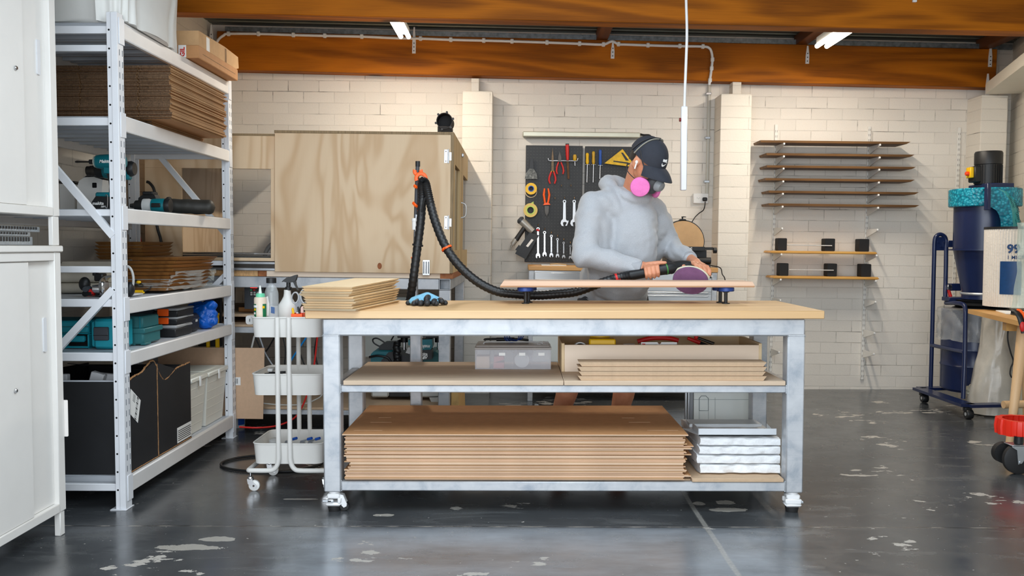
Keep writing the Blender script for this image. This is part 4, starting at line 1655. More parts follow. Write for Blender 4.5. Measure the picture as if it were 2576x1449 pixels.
x0 = T(344, 0).x
b.prism([(T(344, 500).x, zc + 0.01), (T(346, 488).x, T(0, 497).z), (T(357, 482).x, T(0, 489).z), (T(386, 482).x, T(0, 489).z), (T(392, 500).x, T(0, 503).z), (T(392, 510).x, zc + 0.01)], Yt + 0.01, Yt + 0.075)
b.box((T(357, 0).x, Yt + 0.005, T(0, 490).z), (T(383, 0).x, Yt + 0.08, T(0, 481).z), 0.004)
part('battery', b, t)
b = MB(PAPER)
for k in range(9):
 a = -0.2 - 0.35 * k
 b.box((T(368, 0).x, Yt - 0.02 - 0.0372 * math.cos(a * 0.6 + 0.6), zc + 0.0372 * math.sin(a * 0.6 + 0.6)), (T(368, 0).x + 0.003, Yt - 0.02 - 0.0376 * math.cos(a * 0.6 + 0.6), zc + 0.0372 * math.sin(a * 0.6 + 0.6) + 0.003), 0)
part('number_marks', b, t)

Yt = 5.02
t = thing('dust_bag', 'long black cloth dust bag lying beside the cordless drill on the rack', 'dust bag', P(480, 530, Yt))
a, e = T(428, 516), T(534, 519)
b = MB(mat('black_bag_cloth', (44, 42, 38), 0.55, 0, 0.25, 8, bump=0.3, bs=40))
n = 22
pts, rs = [], []
for k in range(n + 1):
 u = k / n
 x = a.x + (e.x - a.x) * u
 r = 0.044 * min(1, (1.0 - (2 * max(0, u - 0.86) / 0.28) ** 2) ** 0.5 if u > 0.86 else 1)
 r *= 0.93 + 0.05 * mnoise.noise((u * 6, 0, 0))
 pts.append((x, Yt + 0.05 * u, Z3 + 0.053 + 0.003 * mnoise.noise((u * 4, 2, 0)) - 0.004 * u))
 rs.append(max(0.002, r))
b.tube(pts, rs, 22)
part('bag', b, t)
b = MB(BLACK)
b.lathe([(0.0, 0), (0.048, 0), (0.048, 0.012), (0, 0.012)], (a.x - 0.012, Yt, Z3 + 0.056), 20, axis='x')
part('collar', b, t)

b = MB(BUBBLE)
def bw(u, v):
 x = -2.2 + 0.44 * u
 y = 4.5 + 0.99 * v
 z = Z3 + 0.0025 + 0.004 * abs(mnoise.noise((x * 9, y * 9, 0)))
 if u > 0.86:
  z -= (u - 0.86) * 0.06 * (0.5 + 0.5 * mnoise.noise((y * 8, 1, 1)))
  z = max(z, Z3 - 0.0)
  z += 0.003
 return (x, y, z)
b.grid(bw, 24, 40)
single('bubble_wrap_sheet', b, 'loose green tinted bubble wrap sheet under the tools on the third rack level', 'bubble wrap')

ROW = 715
# ------------------------------------------------------------------ fourth level
Z4 = SH[3][1]
Ys = 5.16
T4 = lambda px, py: P(px, py, Ys)
ZTOP = T4(455, 647).z
nT = 9
for i in range(nT):
 b = MB(TRAYW)
 z0 = Z4 + 0.012 + i * (ZTOP - 0.012 - Z4 - 0.012) / (nT - 1)
 th = 0.0165
 hx, hy, ch = 0.135, 0.265, 0.015
 cx, cy = -1.905 + rnd.uniform(-0.006, 0.006), 4.735 + 0.265 - 0.026 * (8 - i) * (i < 8) * 0.8 + rnd.uniform(-0.008, 0.008)
 M = Matrix.Translation((cx, cy, z0)) @ Matrix.Rotation(-0.06 + rnd.uniform(-0.015, 0.015), 4, 'Z')
 b.M = M
 b.add([(-hx, -hy, th), (hx, -hy, th), (hx, hy, th), (-hx, hy, th), (-hx + ch, -hy + ch, 0), (hx - ch, -hy + ch, 0), (hx - ch, hy - ch, 0), (-hx + ch, hy - ch, 0)],
    [(0, 1, 2, 3), (7, 6, 5, 4), (0, 4, 5, 1), (1, 5, 6, 2), (2, 6, 7, 3), (3, 7, 4, 0)])
 nm = ('lowest', 'second', 'third', 'fourth', 'fifth', 'sixth', 'seventh', 'eighth', 'topmost')[i]
 single('timber_tray', b, 'brown undercut timber tray, ' + nm + (' in' if i in (0, 8) else ' from the bottom in') + ' the front pile', 'timber tray', 'brown timber trays piled on the fourth rack level', smooth=0)
 if i in (1, 2, 3, 4, 5):
  b = MB(BUBBLE)
  zz = z0 - 0.0025
  rr = random.Random(i)
  ph = rr.random() * 9

  def wr(u, v, zz=zz, M=M, ph=ph, i=i):
   x = -hx - 0.01 + (2 * hx + 0.02) * u
   y = -hy - 0.012
   dep = 0.018 * v * (0.6 + 0.8 * abs(mnoise.noise((x * 11, ph, 0))))
   p = M @ Vector((x, y - 0.004 * mnoise.noise((x * 20, ph, v * 3)), 0))
   return (p.x, p.y, zz - dep + 0.004)
  if i < 4:
   b.grid(wr, 40, 4)

  def wr2(u, v, zz=zz, M=M, ph=ph):
   y = -hy - 0.01 + (2 * hy + 0.02) * u
   dep = 0.024 * v * max(0.1, 0.5 + 1.1 * mnoise.noise((y * 9, ph, 5)))
   p = M @ Vector((hx + 0.011 - 0.004 * mnoise.noise((y * 20, ph, v * 3)), y, 0))
   return (p.x, p.y, zz - dep + 0.004)
  b.grid(wr2, 40, 4)
  single('bubble_wrap_layer', b, 'ragged bubble wrap layer sticking out under the ' + nm + ' tray of the front pile', 'bubble wrap')
b = MB(BUBBLE)
def bw(u, v):
 x = -2.10 + 0.335 * u
 y = 4.60 + 0.89 * v
 z = Z4 + 0.003 + 0.006 * abs(mnoise.noise((x * 9, y * 9, 0)))
 if u > 0.9:
  z -= 0.0
 return (x + 0.01 * mnoise.noise((y * 6, 0, 0)), y, z)
b.grid(bw, 30, 40)
single('bubble_wrap_sheet', b, 'green tinted bubble wrap sheet under the pile of brown trays on the rack', 'bubble wrap')
for i in range(5):
 b = MB(TRAYW)
 z0 = (1.108, 1.128, 1.148, 1.168, 1.188)[i]
 cx, cy = -2.22 + rnd.uniform(-0.006, 0.006), 5.24
 hx, hy, th, ch = 0.135, 0.22, 0.018, 0.016
 b.M = Matrix.Translation((cx, cy, z0)) @ Matrix.Rotation(rnd.uniform(-0.02, 0.02), 4, 'Z')
 b.add([(-hx, -hy, th), (hx, -hy, th), (hx, hy, th), (-hx, hy, th), (-hx + ch, -hy + ch, 0), (hx - ch, -hy + ch, 0), (hx - ch, hy - ch, 0), (-hx + ch, hy - ch, 0)],
    [(0, 1, 2, 3), (7, 6, 5, 4), (0, 4, 5, 1), (1, 5, 6, 2), (2, 6, 7, 3), (3, 7, 4, 0)])
 nm = ('lowest', 'second lowest', 'middle', 'second highest', 'topmost')[i]
 single('timber_tray', b, nm + ' dark timber tray in the shaded rear pile on the rack', 'timber tray', 'shaded timber trays behind the front rack post', smooth=0)
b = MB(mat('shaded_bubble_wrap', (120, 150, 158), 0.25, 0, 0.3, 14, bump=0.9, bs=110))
def bw(u, v):
 a = 2 * PI * u
 x = -2.215 + 0.105 * math.copysign(abs(math.cos(a)) ** 0.4, math.cos(a))
 z = 1.0 + 0.0 + (v) * 0.0
 y = 5.21 + 0.20 * math.copysign(abs(math.sin(a)) ** 0.4, math.sin(a))
 z = 0.985 + 0.10 * v
 k = mnoise.noise((x * 12, y * 12, z * 30))
 return (x + 0.012 * k, y + 0.010 * k, z)
zb = P(200, 672, 4.62).z
b2 = b
def bw2(u, v):
 p = bw(u, v)
 return (p[0], p[1], Z4 + 0.002 + v * (1.094 - Z4))
b.grid(bw2, 60, 10, closeu=True)
b.f.append(list(range(60)))
b.mi.append(0)
b.f.append(list(range(540, 600)))
b.mi.append(0)
single('bubble_wrapped_parcel', b, 'dark bubble wrapped parcel under the shaded trays at the left of the rack', 'parcel')

# router base
V3 = lambda p: Vector((p.x, p.y, max(p.z, Z4 + 0.015)))
Yt = 4.26
t = thing('router_base', 'silver plunge router base with two black ball knobs on the fourth rack level', 'router base', P(270, 760, Yt))
b = MB(CHROME)
cxx, czz = T(281, 0).x, max(T(0, 729).z, Z4 + 0.052)
b.lathe([(0.046, -0.03), (0.050, -0.03), (0.050, 0.05), (0.046, 0.05), (0.046, -0.03)], (cxx, Yt, czz), 30, axis='y', cap=False)
b.tube([T(232, 727, -0.02), T(262, 727, -0.0)], [0.018, 0.024], 16)
b.box((T(255, 0).x, Yt - 0.03, T(0, 742).z), (T(266, 0).x, Yt + 0.04, T(0, 708).z), 0.006)
part('motor_clamp', b, t)
b = MB(BLACK)
b.sphere((T(213, 715).x, Yt, T(0, 715).z), (0.026, 0.026, 0.034))
part('ball_knob', b, t)
b = MB(BLACK)
b.sphere((T(328, 733).x, Yt, max(T(0, 732).z, Z4 + 0.036)), (0.020, 0.026, 0.034))
part('ball_knob', b, t)
b = MB(DGREY)
b.lathe([(0, -0.022), (0.013, -0.022), (0.015, -0.01), (0.015, 0.02), (0, 0.02)], (T(227, 0).x, Yt - 0.03, T(0, 727).z), 18, axis='y')
part('spindle_cap', b, t)
b = MB(RED)
b.lathe([(0, -0.02), (0.017, -0.02), (0.019, 0.02), (0, 0.02)], (T(232, 0).x, Yt - 0.02, max(T(0, 742).z, Z4 + 0.021)), 18, axis='y')
part('depth_collar', b, t, 'red depth collar')
b = MB(BLACK)
b.tube([V3(T(214, 746, -0.03)), V3(T(230, 741, -0.04))], [0.013, 0.009], 12)
b.sphere(V3(T(214, 746, -0.03)), 0.0135)
b.tube([V3(T(240, 744, -0.01)), V3(T(250, 746))], [0.012, 0.008], 12)
part('lever', b, t)
b = MB(BLACK)
b.box((T(236, 0).x, Yt, T(0, 708).z), (T(258, 0).x, Yt + 0.05, T(0, 688).z), 0.005)
b.box((T(232, 0).x, Yt, T(0, 694).z), (T(240, 0).x, Yt + 0.04, T(0, 686).z), 0.003)
part('plunge_lock', b, t)
b = MB(LGREY)
cz = max(T(0, 713).z, Z4 + 0.112)
b.tube([(T(320, 0).x + 0.030 * math.sin(q), Yt, cz - 0.03 + 0.062 * math.cos(q)) for q in [PI * k / 14 for k in range(15)]], 0.006, 8)
part('handle_arc', b, t)
b = MB(LGREY)
b.box((T(222, 0).x, Yt + 0.02, Z4 + 0.0015), (T(330, 0).x, Yt + 0.14, Z4 + 0.011), 0.004)
part('sole_plate', b, t)

# rolled canvas
CANV = mat('cream_canvas', (206, 200, 186), 0.85, 0, 0.06, 8)
for i, (z0, lab) in enumerate(((Z4 + 0.002, 'lower cream folded canvas sheet behind the router base'), (Z4 + 0.056, 'upper cream folded canvas sheet behind the router base'))):
 b = MB(CANV)
 y0 = 4.52
 pr = [(y0 + 0.03, z0), (y0 + 0.3, z0), (y0 + 0.3, z0 + 0.052)] + [(y0 + 0.026 - 0.026 * math.sin(q), z0 + 0.026 + 0.026 * math.cos(q)) for q in [PI * k / 8 for k in range(9)]]
 b.prism(pr, -2.325, -2.065, 'yz')
 single('folded_canvas', b, lab, 'canvas', 'folded canvas sheets')
b = MB(CANV)
b.prism([(4.56, Z4 + 0.111), (4.8, Z4 + 0.111), (4.8, Z4 + 0.165), (4.6, Z4 + 0.16)], -2.325, -2.065, 'yz')
single('folded_canvas', b, 'slumped cream canvas bag on top of the folded sheets behind the router base', 'canvas')

# yellow strap tool
Yt = 4.575
t = thing('spring_clamp', 'yellow and black strap clamp lying on the rack beside the brown trays', 'clamp', P(355, 742, Yt))
Zc = Z4 + 0.004
c = P(355, 738, Yt)
b = MB(YELLOW)
pp = [Vector((c.x - 0.06 + 0.11 * k / 10, Yt - 0.10 + 0.02 * math.sin(k / 10 * PI * 0.8), Zc + 0.008)) for k in range(11)]
b.tube(pp, 0.008, 10)
b.box((T(337, 0).x, Yt - 0.11, Zc), (T(352, 0).x, Yt - 0.06, Zc + 0.04), 0.008)
part('yellow_bar', b, t)
b = MB(YELLOW)
b.sphere((T(353, 0).x, Yt - 0.02, T(0, 710).z), (0.012, 0.012, 0.008))
part('knob', b, t)
b = MB(BLACK)
b.tube(smoothpath([(c.x + 0.05, Yt - 0.09, Zc + 0.012), (c.x + 0.055, Yt - 0.03, Zc + 0.02), (c.x + 0.03, Yt + 0.05, Zc + 0.03), (c.x - 0.02, Yt + 0.06, Zc + 0.04), (c.x - 0.06, Yt, Zc + 0.05)]), 0.005, 8)
b.tube(smoothpath([(c.x - 0.06, Yt - 0.03, Zc + 0.05), (c.x + 0.01, Yt - 0.06, Zc + 0.038), (c.x + 0.02, Yt - 0.03, Zc + 0.036), (c.x - 0.03, Yt + 0.01, Zc + 0.06)]), 0.006, 8)
part('black_strap', b, t)

ROW = 845
# ------------------------------------------------------------------ fifth level: cases
Z5 = SH[4][1]
Yt = 4.16
t = thing('tool_case', 'bright teal hard tool case with a dark latch on the fifth rack level', 'tool case', P(255, 888, Yt))
b = MB(TEALB)
za, zb_ = Z5 + 0.001, T(0, 803).z
b.box((T(234, 0).x, Yt, za), (T(300, 0).x, Yt + 0.155, zb_), 0.012)
b.box((T(226, 0).x, Yt + 0.012, za + 0.01), (T(236, 0).x, Yt + 0.14, zb_ - 0.012), 0.006)
part('body', b, t)
b = MB(DGREY)
b.box((T(238, 0).x, Yt - 0.014, T(0, 857).z), (T(275, 0).x, Yt + 0.002, T(0, 823).z), 0.004)
lt = part('latch', b, t, 'dark grey latch')
b = MB(BLACK)
b.box((T(238, 0).x, Yt - 0.015, T(0, 844.5).z), (T(275, 0).x, Yt - 0.013, T(0, 843).z), 0)
part('seam', b, lt)
Yt2 = 4.20
t = thing('tool_case', 'teal hard tool case with a handle recess left of the latched case on the rack', 'tool case', P(190, 888, Yt2))
Yt = Yt2
b = MB(TEALB)
x0, x1 = -2.325, T(223, 0).x
za, zc_ = Z5 + 0.0015, T(0, 808).z
rx0, rx1, rz0, rz1 = T(165, 0).x, T(219, 0).x, T(0, 878).z, T(0, 842).z
b.box((x0, Yt, za), (x1, Yt + 0.25, max(rz0, za + 0.008)), 0.003)
b.box((x0, Yt, rz1), (x1, Yt + 0.25, zc_), 0.008)
b.box((x0, Yt, rz0), (rx0, Yt + 0.25, rz1), 0.003)
b.box((rx1, Yt, rz0), (x1, Yt + 0.25, rz1), 0.003)
part('body', b, t)
b = MB(HOLE)
b.box((rx0 - 0.002, Yt + 0.03, max(rz0, za + 0.004)), (rx1 + 0.002, Yt + 0.05, rz1 + 0.002), 0)
part('recess', b, t, 'dark handle recess')
b = MB(TEALB)
b.box((rx0, Yt + 0.004, T(0, 862).z), (T(211, 0).x, Yt + 0.028, T(0, 846).z), 0.006)
part('handle', b, t)
b = MB(TEALD)
b.box((x0, Yt - 0.0015, T(0, 824).z), (x1, Yt, T(0, 822).z), 0)
b.box((x0, Yt - 0.0015, T(0, 838).z), (x1 - 0.0, Yt, T(0, 836.5).z), 0)
part('seam', b, t)
# right end of the latched case seen past the post: darker teal organiser
Yt = 4.17
t = thing('tool_box', 'dull green plastic tool box with a ribbed lid right of the front rack post', 'tool box', P(340, 880, 4.3))
b = MB(TEALD)
x1 = P(364, 0, 4.33).x
b.box((-1.975, 4.33, Z5 + 0.004), (x1 - 0.006, 4.54, P(0, 834, 4.33).z), 0.008)
part('body', b, t)
b = MB(TEALD)
b.box((-1.98, 4.325, P(0, 840, 4.33).z), (x1 + 0.002, 4.55, P(0, 827, 4.33).z), 0.004)
b.box((-1.975, 4.335, P(0, 828, 4.33).z), (x1 - 0.010, 4.53, P(0, 797, 4.33).z), 0.006)
ld = part('lid', b, t)
b = MB(TEAL)
b.box((P(350, 0, 4.33).x, 4.332, P(0, 827, 4.33).z), (P(353, 0, 4.33).x, 4.336, P(0, 797, 4.33).z), 0.001)
part('rib', b, ld)
b = MB(TEALD)
for px in (326, 352):
 x = P(px, 0, 4.33).x
 b.box((x, 4.332, Z5 + 0.001), (x + 0.025, 4.40, Z5 + 0.012), 0.002)
part('foot', b, t)

def organiser(Y, xa, xb, z0, z1, label, latches, group):
 t = thing('parts_organiser', label, 'organiser', ((xa + xb) / 2, Y, z0), group)
 b = MB(BLACK)
 b.box((xa, Y, z0), (xb, Y + 0.24, z0 + (z1 - z0) * 0.72), 0.005)
 part('tray', b, t)
 b = MB(mat('clear_lid', (206, 208, 210), 0.15, 0, 0.05, alpha=0.55))
 b.box((xa + 0.002, Y + 0.002, z0 + (z1 - z0) * 0.72), (xb + 0.003, Y + 0.242, z1), 0.006)
 part('clear_lid', b, t)
 for (la, lb) in latches:
  b = MB(ORANGE)
  b.box((la, Y - 0.008, z0 + 0.004), (lb, Y + 0.004, z1 - 0.002), 0.003)
  part('latch', b, t, 'orange latch')


Yo = 4.74
g = 'black parts organisers with clear lids'
xa, xb = P(366, 0, Yo).x - 0.02, P(446, 0, Yo).x
zA = P(0, 857, Yo).z
organiser(Yo - 0.02, P(388, 0, Yo).x, P(446, 0, Yo).x, Z5 + 0.001, Z5 + 0.062, 'black organiser with a pale lid, lowest of three beside the green tool box', (), g)
b = MB(mat('pink_tab', (170, 62, 80), 0.5, 0, 0.04))
b.box((P(376, 0, Yo).x, Yo - 0.03, Z5 + 0.012), (P(382, 0, Yo).x, Yo - 0.024, Z5 + 0.055), 0.001)
b.box((P(362, 0, Yo).x, Yo - 0.024, Z5 + 0.001), (P(386, 0, Yo).x, Yo + 0.1, Z5 + 0.06), 0.003)
single('pink_handle', b, 'small dark case with a pink tab beside the lowest organiser', 'case')
lx0, lx1 = P(397, 0, Yo).x, P(425, 0, Yo).x
organiser(Yo, P(388, 0, Yo).x, P(446, 0, Yo).x, Z5 + 0.064, Z5 + 0.104, 'black organiser with an orange latch, middle of three beside the green tool box', ((lx0, lx1),), g)
organiser(Yo + 0.002, P(386, 0, Yo).x, P(447, 0, Yo).x, Z5 + 0.106, Z5 + 0.150, 'black organiser with an orange latch, uppermost beside the green tool box', ((lx0, lx1),), g)
t = thing('drill_case', 'black hard case behind the green tool box under the orange latched organisers', 'case', P(372, 850, Yo + 0.05))
b = MB(DGREY)
b.box((P(362, 0, Yo).x - 0.1, Yo + 0.06, Z5 + 0.066), (P(386, 0, Yo).x, Yo + 0.2, Z5 + 0.148), 0.006)
part('body', b, t)
b = MB(BLACK)
b.box((P(362, 0, Yo).x - 0.1, Yo + 0.058, Z5 + 0.10), (P(386, 0, Yo).x - 0.001, Yo + 0.06, Z5 + 0.104), 0)
part('seam', b, t)
Yb = 4.97
t = thing('black_case', 'small black hard case with a silver badge in front of the blue bag', 'case', P(470, 845, Yb))
b = MB(BLACK)
xa, xb = P(450, 0, Yb).x, P(491, 0, Yb + 0.06).x
b.M = None
b.box((xa, Yb, Z5 + 0.001), (xb, Yb + 0.14, P(0, 792, Yb).z), 0.014)
part('body', b, t)
b = MB(LGREY)
b.box((xb - 0.0005, Yb + 0.07, Z5 + 0.055), (xb + 0.0012, Yb + 0.10, Z5 + 0.068), 0.0003)
part('badge', b, t, 'silver badge')
b = MB(DGREY)
b.box((xa - 0.001, Yb - 0.001, Z5 + 0.07), (xb + 0.001, Yb + 0.141, Z5 + 0.074), 0.0005)
part('seam', b, t)
# blue plastic bag
BAG = mat('blue_polythene', (10, 92, 190), 0.35, 0, 0.25, 9, bump=0.5, bs=22)
A = lambda px, py, dy=0: P(px, py, 5.22 + dy)
def wrinkle(p):
 return 0.013 * mnoise.noise((p[0] * 14, p[1] * 14, p[2] * 14)) + 0.011 * abs(mnoise.noise((p[0] * 34, p[1] * 34, p[2] * 34))) + 0.004 * abs(mnoise.noise((p[0] * 80, p[1] * 80, p[2] * 80)))
r = organic([('c', A(515, 790), A(520, 812), 0.045, 0.035), ('c', A(500, 778), A(530, 770), 0.030, 0.032), ('c', A(518, 810), A(522, 816), 0.03, 0.022), ('c', A(480, 775, 0.03), A(500, 775, 0.03), 0.02, 0.03), ('c', A(505, 800), A(508, 815), 0.03, 0.02), ('c', A(490, 782), A(532, 790), 0.034, 0.034), ('c', A(512, 800), A(534, 806), 0.04, 0.03)], 0.0045, 1, wrinkle)
for p in r.v:
 p.z = max(p.z, Z5 + 0.0015)
 if p.z > SH[3][0] - 0.004:
  p.z = SH[3][0] - 0.004
single('blue_plastic_bag', organic_done(r, BAG), 'crumpled bright blue plastic bag at the far end of the fifth rack level', 'bag', smooth=60)

ROW = 1000
# ------------------------------------------------------------------ bottom level: black carton, white tubs, panel
Z6 = SH[5][1]
t = thing('black_carton', 'worn open topped black carton with shipping labels on the bottom rack level', 'carton', (-2.05, 4.4, Z6))
BCARD = mat('black_printed_card', (30, 31, 34), 0.6, 0, 0.12, 6)
x1 = -1.775
x0 = -2.33
y0, y1 = 4.075, 4.86
zt = P(200, 961, y0).z
ztr = P(461, 912, y1).z
b = MB(BCARD)
th = 0.006
b.box((x0, y0, Z6 + 0.001), (x1, y0 + th, zt), 0.001)
zl = [zt]
b.prism([(y0 + th, Z6 + 0.001), (y1, Z6 + 0.001), (y1, ztr), (y1 - 0.2, ztr - 0.008), (y0 + 0.30, zt + 0.055), (y0 + 0.15, zt + 0.018), (y0 + th, zt)], x1 - th, x1, 'yz')
b.prism([(y0 + th, Z6 + 0.001), (y1, Z6 + 0.001), (y1, ztr), (y0 + th, zt + 0.02)], x0, x0 + th, 'yz')
b.box((x0 + th, y1 - th, Z6 + 0.001), (x1 - th, y1, ztr - 0.01), 0.001)
b.box((x0 + th, y0 + th, Z6 + 0.001), (x1 - th, y1 - th, Z6 + 0.006), 0)
part('carton', b, t)
TORN = mat('torn_card_edge', (160, 118, 78), 0.85, 0, 0.35, 70)
b = MB(TORN)
pts = [(x1 - th / 2, yy, zz) for yy, zz in ((y0 + 0.01, zt + 0.004), (y0 + 0.08, zt + 0.016), (y0 + 0.15, zt + 0.021), (y0 + 0.22, zt + 0.044), (y0 + 0.30, zt + 0.058), (y0 + 0.42, ztr - 0.038), (y1 - 0.2, ztr - 0.006), (y1 - 0.1, ztr - 0.002), (y1, ztr + 0.002))]
sp = smoothpath(pts, 10)
sp = [p + Vector((0.004 * mnoise.noise((p.y * 60, 0, 1)), 0, 0.005 * mnoise.noise((p.y * 70, 3, 1)))) for p in sp]
b.tube(sp, [0.0045 + 0.002 * mnoise.noise((p.y * 50, 9, 0)) for p in sp], 6)
b.tube([(x1 + 0.0005, y0 + 0.335 + 0.003 * mnoise.noise((k * .7, 0, 0)), Z6 + 0.01 + k * (zt - Z6) / 30) for k in range(33)], 0.0028, 5)
b.tube([(x1 + 0.0005, yy, Z6 + 0.0065 + 0.002 * mnoise.noise((yy * 50, 0, 0))) for yy in [y0 + (y1 - y0) * k / 30 for k in range(31)]], 0.003, 5)
part('torn_edge', b, t, 'torn brown carton edge')
b = MB(PAPER)
# diamond label on the long side
la, lb_, lc, ldd = P(338, 978, 4.19), P(355, 1008, 4.29), P(347, 1064, 4.25), P(324, 1038, 4.10)
xx = x1 + 0.0012
def on(px, py):
 d = _ray(px, py)
 q = CAM + d * ((xx - CAM.x) / d.x)
 return q
quad = [on(329, 978), on(354, 1007), on(347, 1064), on(323, 1036)]
b.add([q for q in quad] + [q + Vector((-0.001, 0, 0)) for q in quad], [(0, 1, 2, 3), (7, 6, 5, 4), (0, 1, 5, 4), (1, 2, 6, 5), (2, 3, 7, 6), (3, 0, 4, 7)])
part('shipping_label', b, t, 'white diamond shaped shipping label')
b = MB(INK)
c0 = (quad[0] + quad[1] + quad[2] + quad[3]) / 4
e1 = (quad[2] - quad[1]).normalized()
e2 = (quad[1] - quad[0]).normalized()
for k in range(14):
 p = c0 + e1 * (-0.05 + k * 0.008) + e2 * 0.015
 b.M = None
 b.add([p + Vector((0.0006, 0, 0)), p + e1 * (0.002 + 0.003 * (k % 3 == 0)) + Vector((0.0006, 0, 0)), p + e1 * (0.002 + 0.003 * (k % 3 == 0)) + e2 * 0.022 + Vector((0.0006, 0, 0)), p + e2 * 0.022 + Vector((0.0006, 0, 0))], [(0, 1, 2, 3)])
for k in range(5):
 p = c0 + e1 * (-0.045 + k * 0.007) - e2 * 0.03 + Vector((0.0006, 0, 0))
 b.add([p, p + e1 * 0.002, p + e1 * 0.002 + e2 * 0.03, p + e2 * 0.03], [(0, 1, 2, 3)])
part('barcode', b, t, 'printed barcode')
b = MB(PAPER)
qa, qb = on(446, 1088), on(461, 1118)
b.box((xx - 0.0005, qa.y, Z6 + 0.015), (xx + 0.0005, y1 - 0.004, Z6 + 0.095), 0)
part('shipping_label', b, t, 'small white label at the lower corner')
b = MB(INK)
for k in range(6):
 b.box((xx + 0.0004, qa.y + 0.008, Z6 + 0.025 + k * 0.010), (xx + 0.0009, y1 - 0.01 - 0.006 * (k % 2), Z6 + 0.029 + k * 0.010), 0)
part('label_print', b, t)
b = MB(BCARD)
b.add([(x0 + 0.01, y1 - 0.08, ztr), (x1 - 0.02, y1 - 0.05, ztr - 0.01), (x1 - 0.05, y1 - 0.22, ztr - 0.02), (x0 + 0.02, y1 - 0.26, ztr + 0.03), (x0 + 0.01, y1 - 0.08, ztr - 0.004), (x1 - 0.02, y1 - 0.05, ztr - 0.014), (x1 - 0.05, y1 - 0.22, ztr - 0.024), (x0 + 0.02, y1 - 0.26, ztr + 0.026)],
   [(0, 1, 2, 3), (7, 6, 5, 4), (0, 1, 5, 4), (1, 2, 6, 5), (2, 3, 7, 6), (3, 0, 4, 7)])
part('flap', b, t)
for i, (px0, py0, px1, py1, py2, lab) in enumerate(((150, 943, 168, 962, 966, 'left white foam offcut sticking out of the black carton'), (207, 936, 240, 956, 964, 'middle tilted white foam offcut sticking out of the black carton'), (240, 940, 290, 962, 966, 'right white foam offcut sticking out of the black carton'))):
 b = MB(mat('white_foam', (232, 234, 238), 0.8, 0, 0.03))
 Yf = 4.18 + 0.05 * i
 a, e = P(px0, py1, Yf), P(px1, py0, Yf)
 b.M = Matrix.Translation(((a.x + e.x) / 2, Yf, (a.z + e.z) / 2 - 0.12)) @ Matrix.Rotation((0.0, 0.3, 0.08)[i], 4, 'Y')
 hw = (e.x - a.x) / 2
 b.box((-hw, 0, -0.14), (hw, 0.035, 0.14), 0.004)
 single('foam_offcut', b, lab, 'foam offcut', 'white foam offcuts in the black carton')
b = MB(mat('grey_foam_lining', (196, 202, 210), 0.8, 0, 0.03))
b.box((x0 + 0.01, y0 + 0.008, zt - 0.2), (x1 - 0.03, y0 + 0.02, zt + 0.006), 0.002)
single('foam_sheet', b, 'pale grey foam sheet lining the front of the black carton', 'foam sheet')

TUB = mat('cream_white_tub', (222, 220, 210), 0.5, 0, 0.02)
TUBL = mat('cream_tub_lid', (226, 226, 216), 0.45, 0, 0.02)
for i, (ya, yb, ztop, lab) in enumerate(((4.885, 5.14, P(515, 946, 4.95).z, 'nearer and shorter white lidded storage tub on the bottom rack level'), (5.16, 5.50, P(545, 926, 5.3).z, 'farther and taller white lidded storage tub on the bottom rack level'))):
 t = thing('storage_tub', lab, 'tub', (-1.99, (ya + yb) / 2, Z6), 'white lidded storage tubs')
 b = MB(TUB)
 xr = -1.80 + 0.012
 zl = ztop - 0.035
 vs = []
 tp = 0.022
 b.add([(-2.3, ya + tp, Z6 + 0.001), (xr - tp, ya + tp, Z6 + 0.001), (xr - tp, yb - tp, Z6 + 0.001), (-2.3, yb - tp, Z6 + 0.001), (-2.32, ya + 0.004, zl), (xr, ya + 0.004, zl), (xr, yb - 0.004, zl), (-2.32, yb - 0.004, zl)],
    [(3, 2, 1, 0), (4, 5, 6, 7), (0, 1, 5, 4), (1, 2, 6, 5), (2, 3, 7, 6), (3, 0, 4, 7)])
 for k in range(5):
  z = Z6 + 0.05 + k * (zl - Z6 - 0.09) / 4
  f = (z - Z6) / (zl - Z6)
  x = xr - tp * (1 - f)
  b.box((x - 0.001, ya + 0.03, z), (x + 0.0012, yb - 0.03, z + 0.0025), 0)
 part('tub', b, t)
 b = MB(TUBL)
 b.box((-2.33, ya - 0.004, zl), (xr + 0.012, yb + 0.003, ztop - 0.008), 0.006)
 b.box((-2.30, ya + 0.03, ztop - 0.008), (xr - 0.03, yb - 0.03, ztop - 0.004), 0.002)
 l = part('lid', b, t)
 b = MB(WHITEB)
 b.box((xr + 0.010, (ya + yb) / 2 - 0.012, zl - 0.03), (xr + 0.017, (ya + yb) / 2 + 0.012, ztop - 0.008), 0.002)
 part('clip', b, l)

t = thing('fibreboard_panel', 'plain tan fibreboard panel with a barcode label leaning at the far end of the rack', 'panel', P(610, 1055, 5.584))
Yp = 5.5835
b = MB(mat('raw_fibreboard', (206, 172, 142), 0.75, 0, 0.04, 40))
a, e = P(400, 1055, Yp), P(666, 876, Yp)
b.prism([(a.x, P(0, 1052, Yp).z), (P(661, 0, Yp).x, P(0, 1055, Yp).z), (P(667, 0, Yp).x, P(0, 876, Yp).z), (a.x, P(0, 874, Yp).z)], Yp - 0.0, Yp + 0.004)
part('board', b, t)
b = MB(PAPER)
a, e = P(569, 969, Yp), P(605, 949, Yp)
b.box((a.x, Yp - 0.001, a.z), (e.x, Yp, e.z), 0)
l = part('label', b, t, 'white barcode label')
b = MB(INK)
for k in range(9):
 x = a.x + 0.038 + k * 0.0042
 b.box((x, Yp - 0.0016, a.z + 0.010), (x + (0.0012, 0.0024, 0.0016)[k % 3], Yp - 0.001, e.z - 0.008), 0)
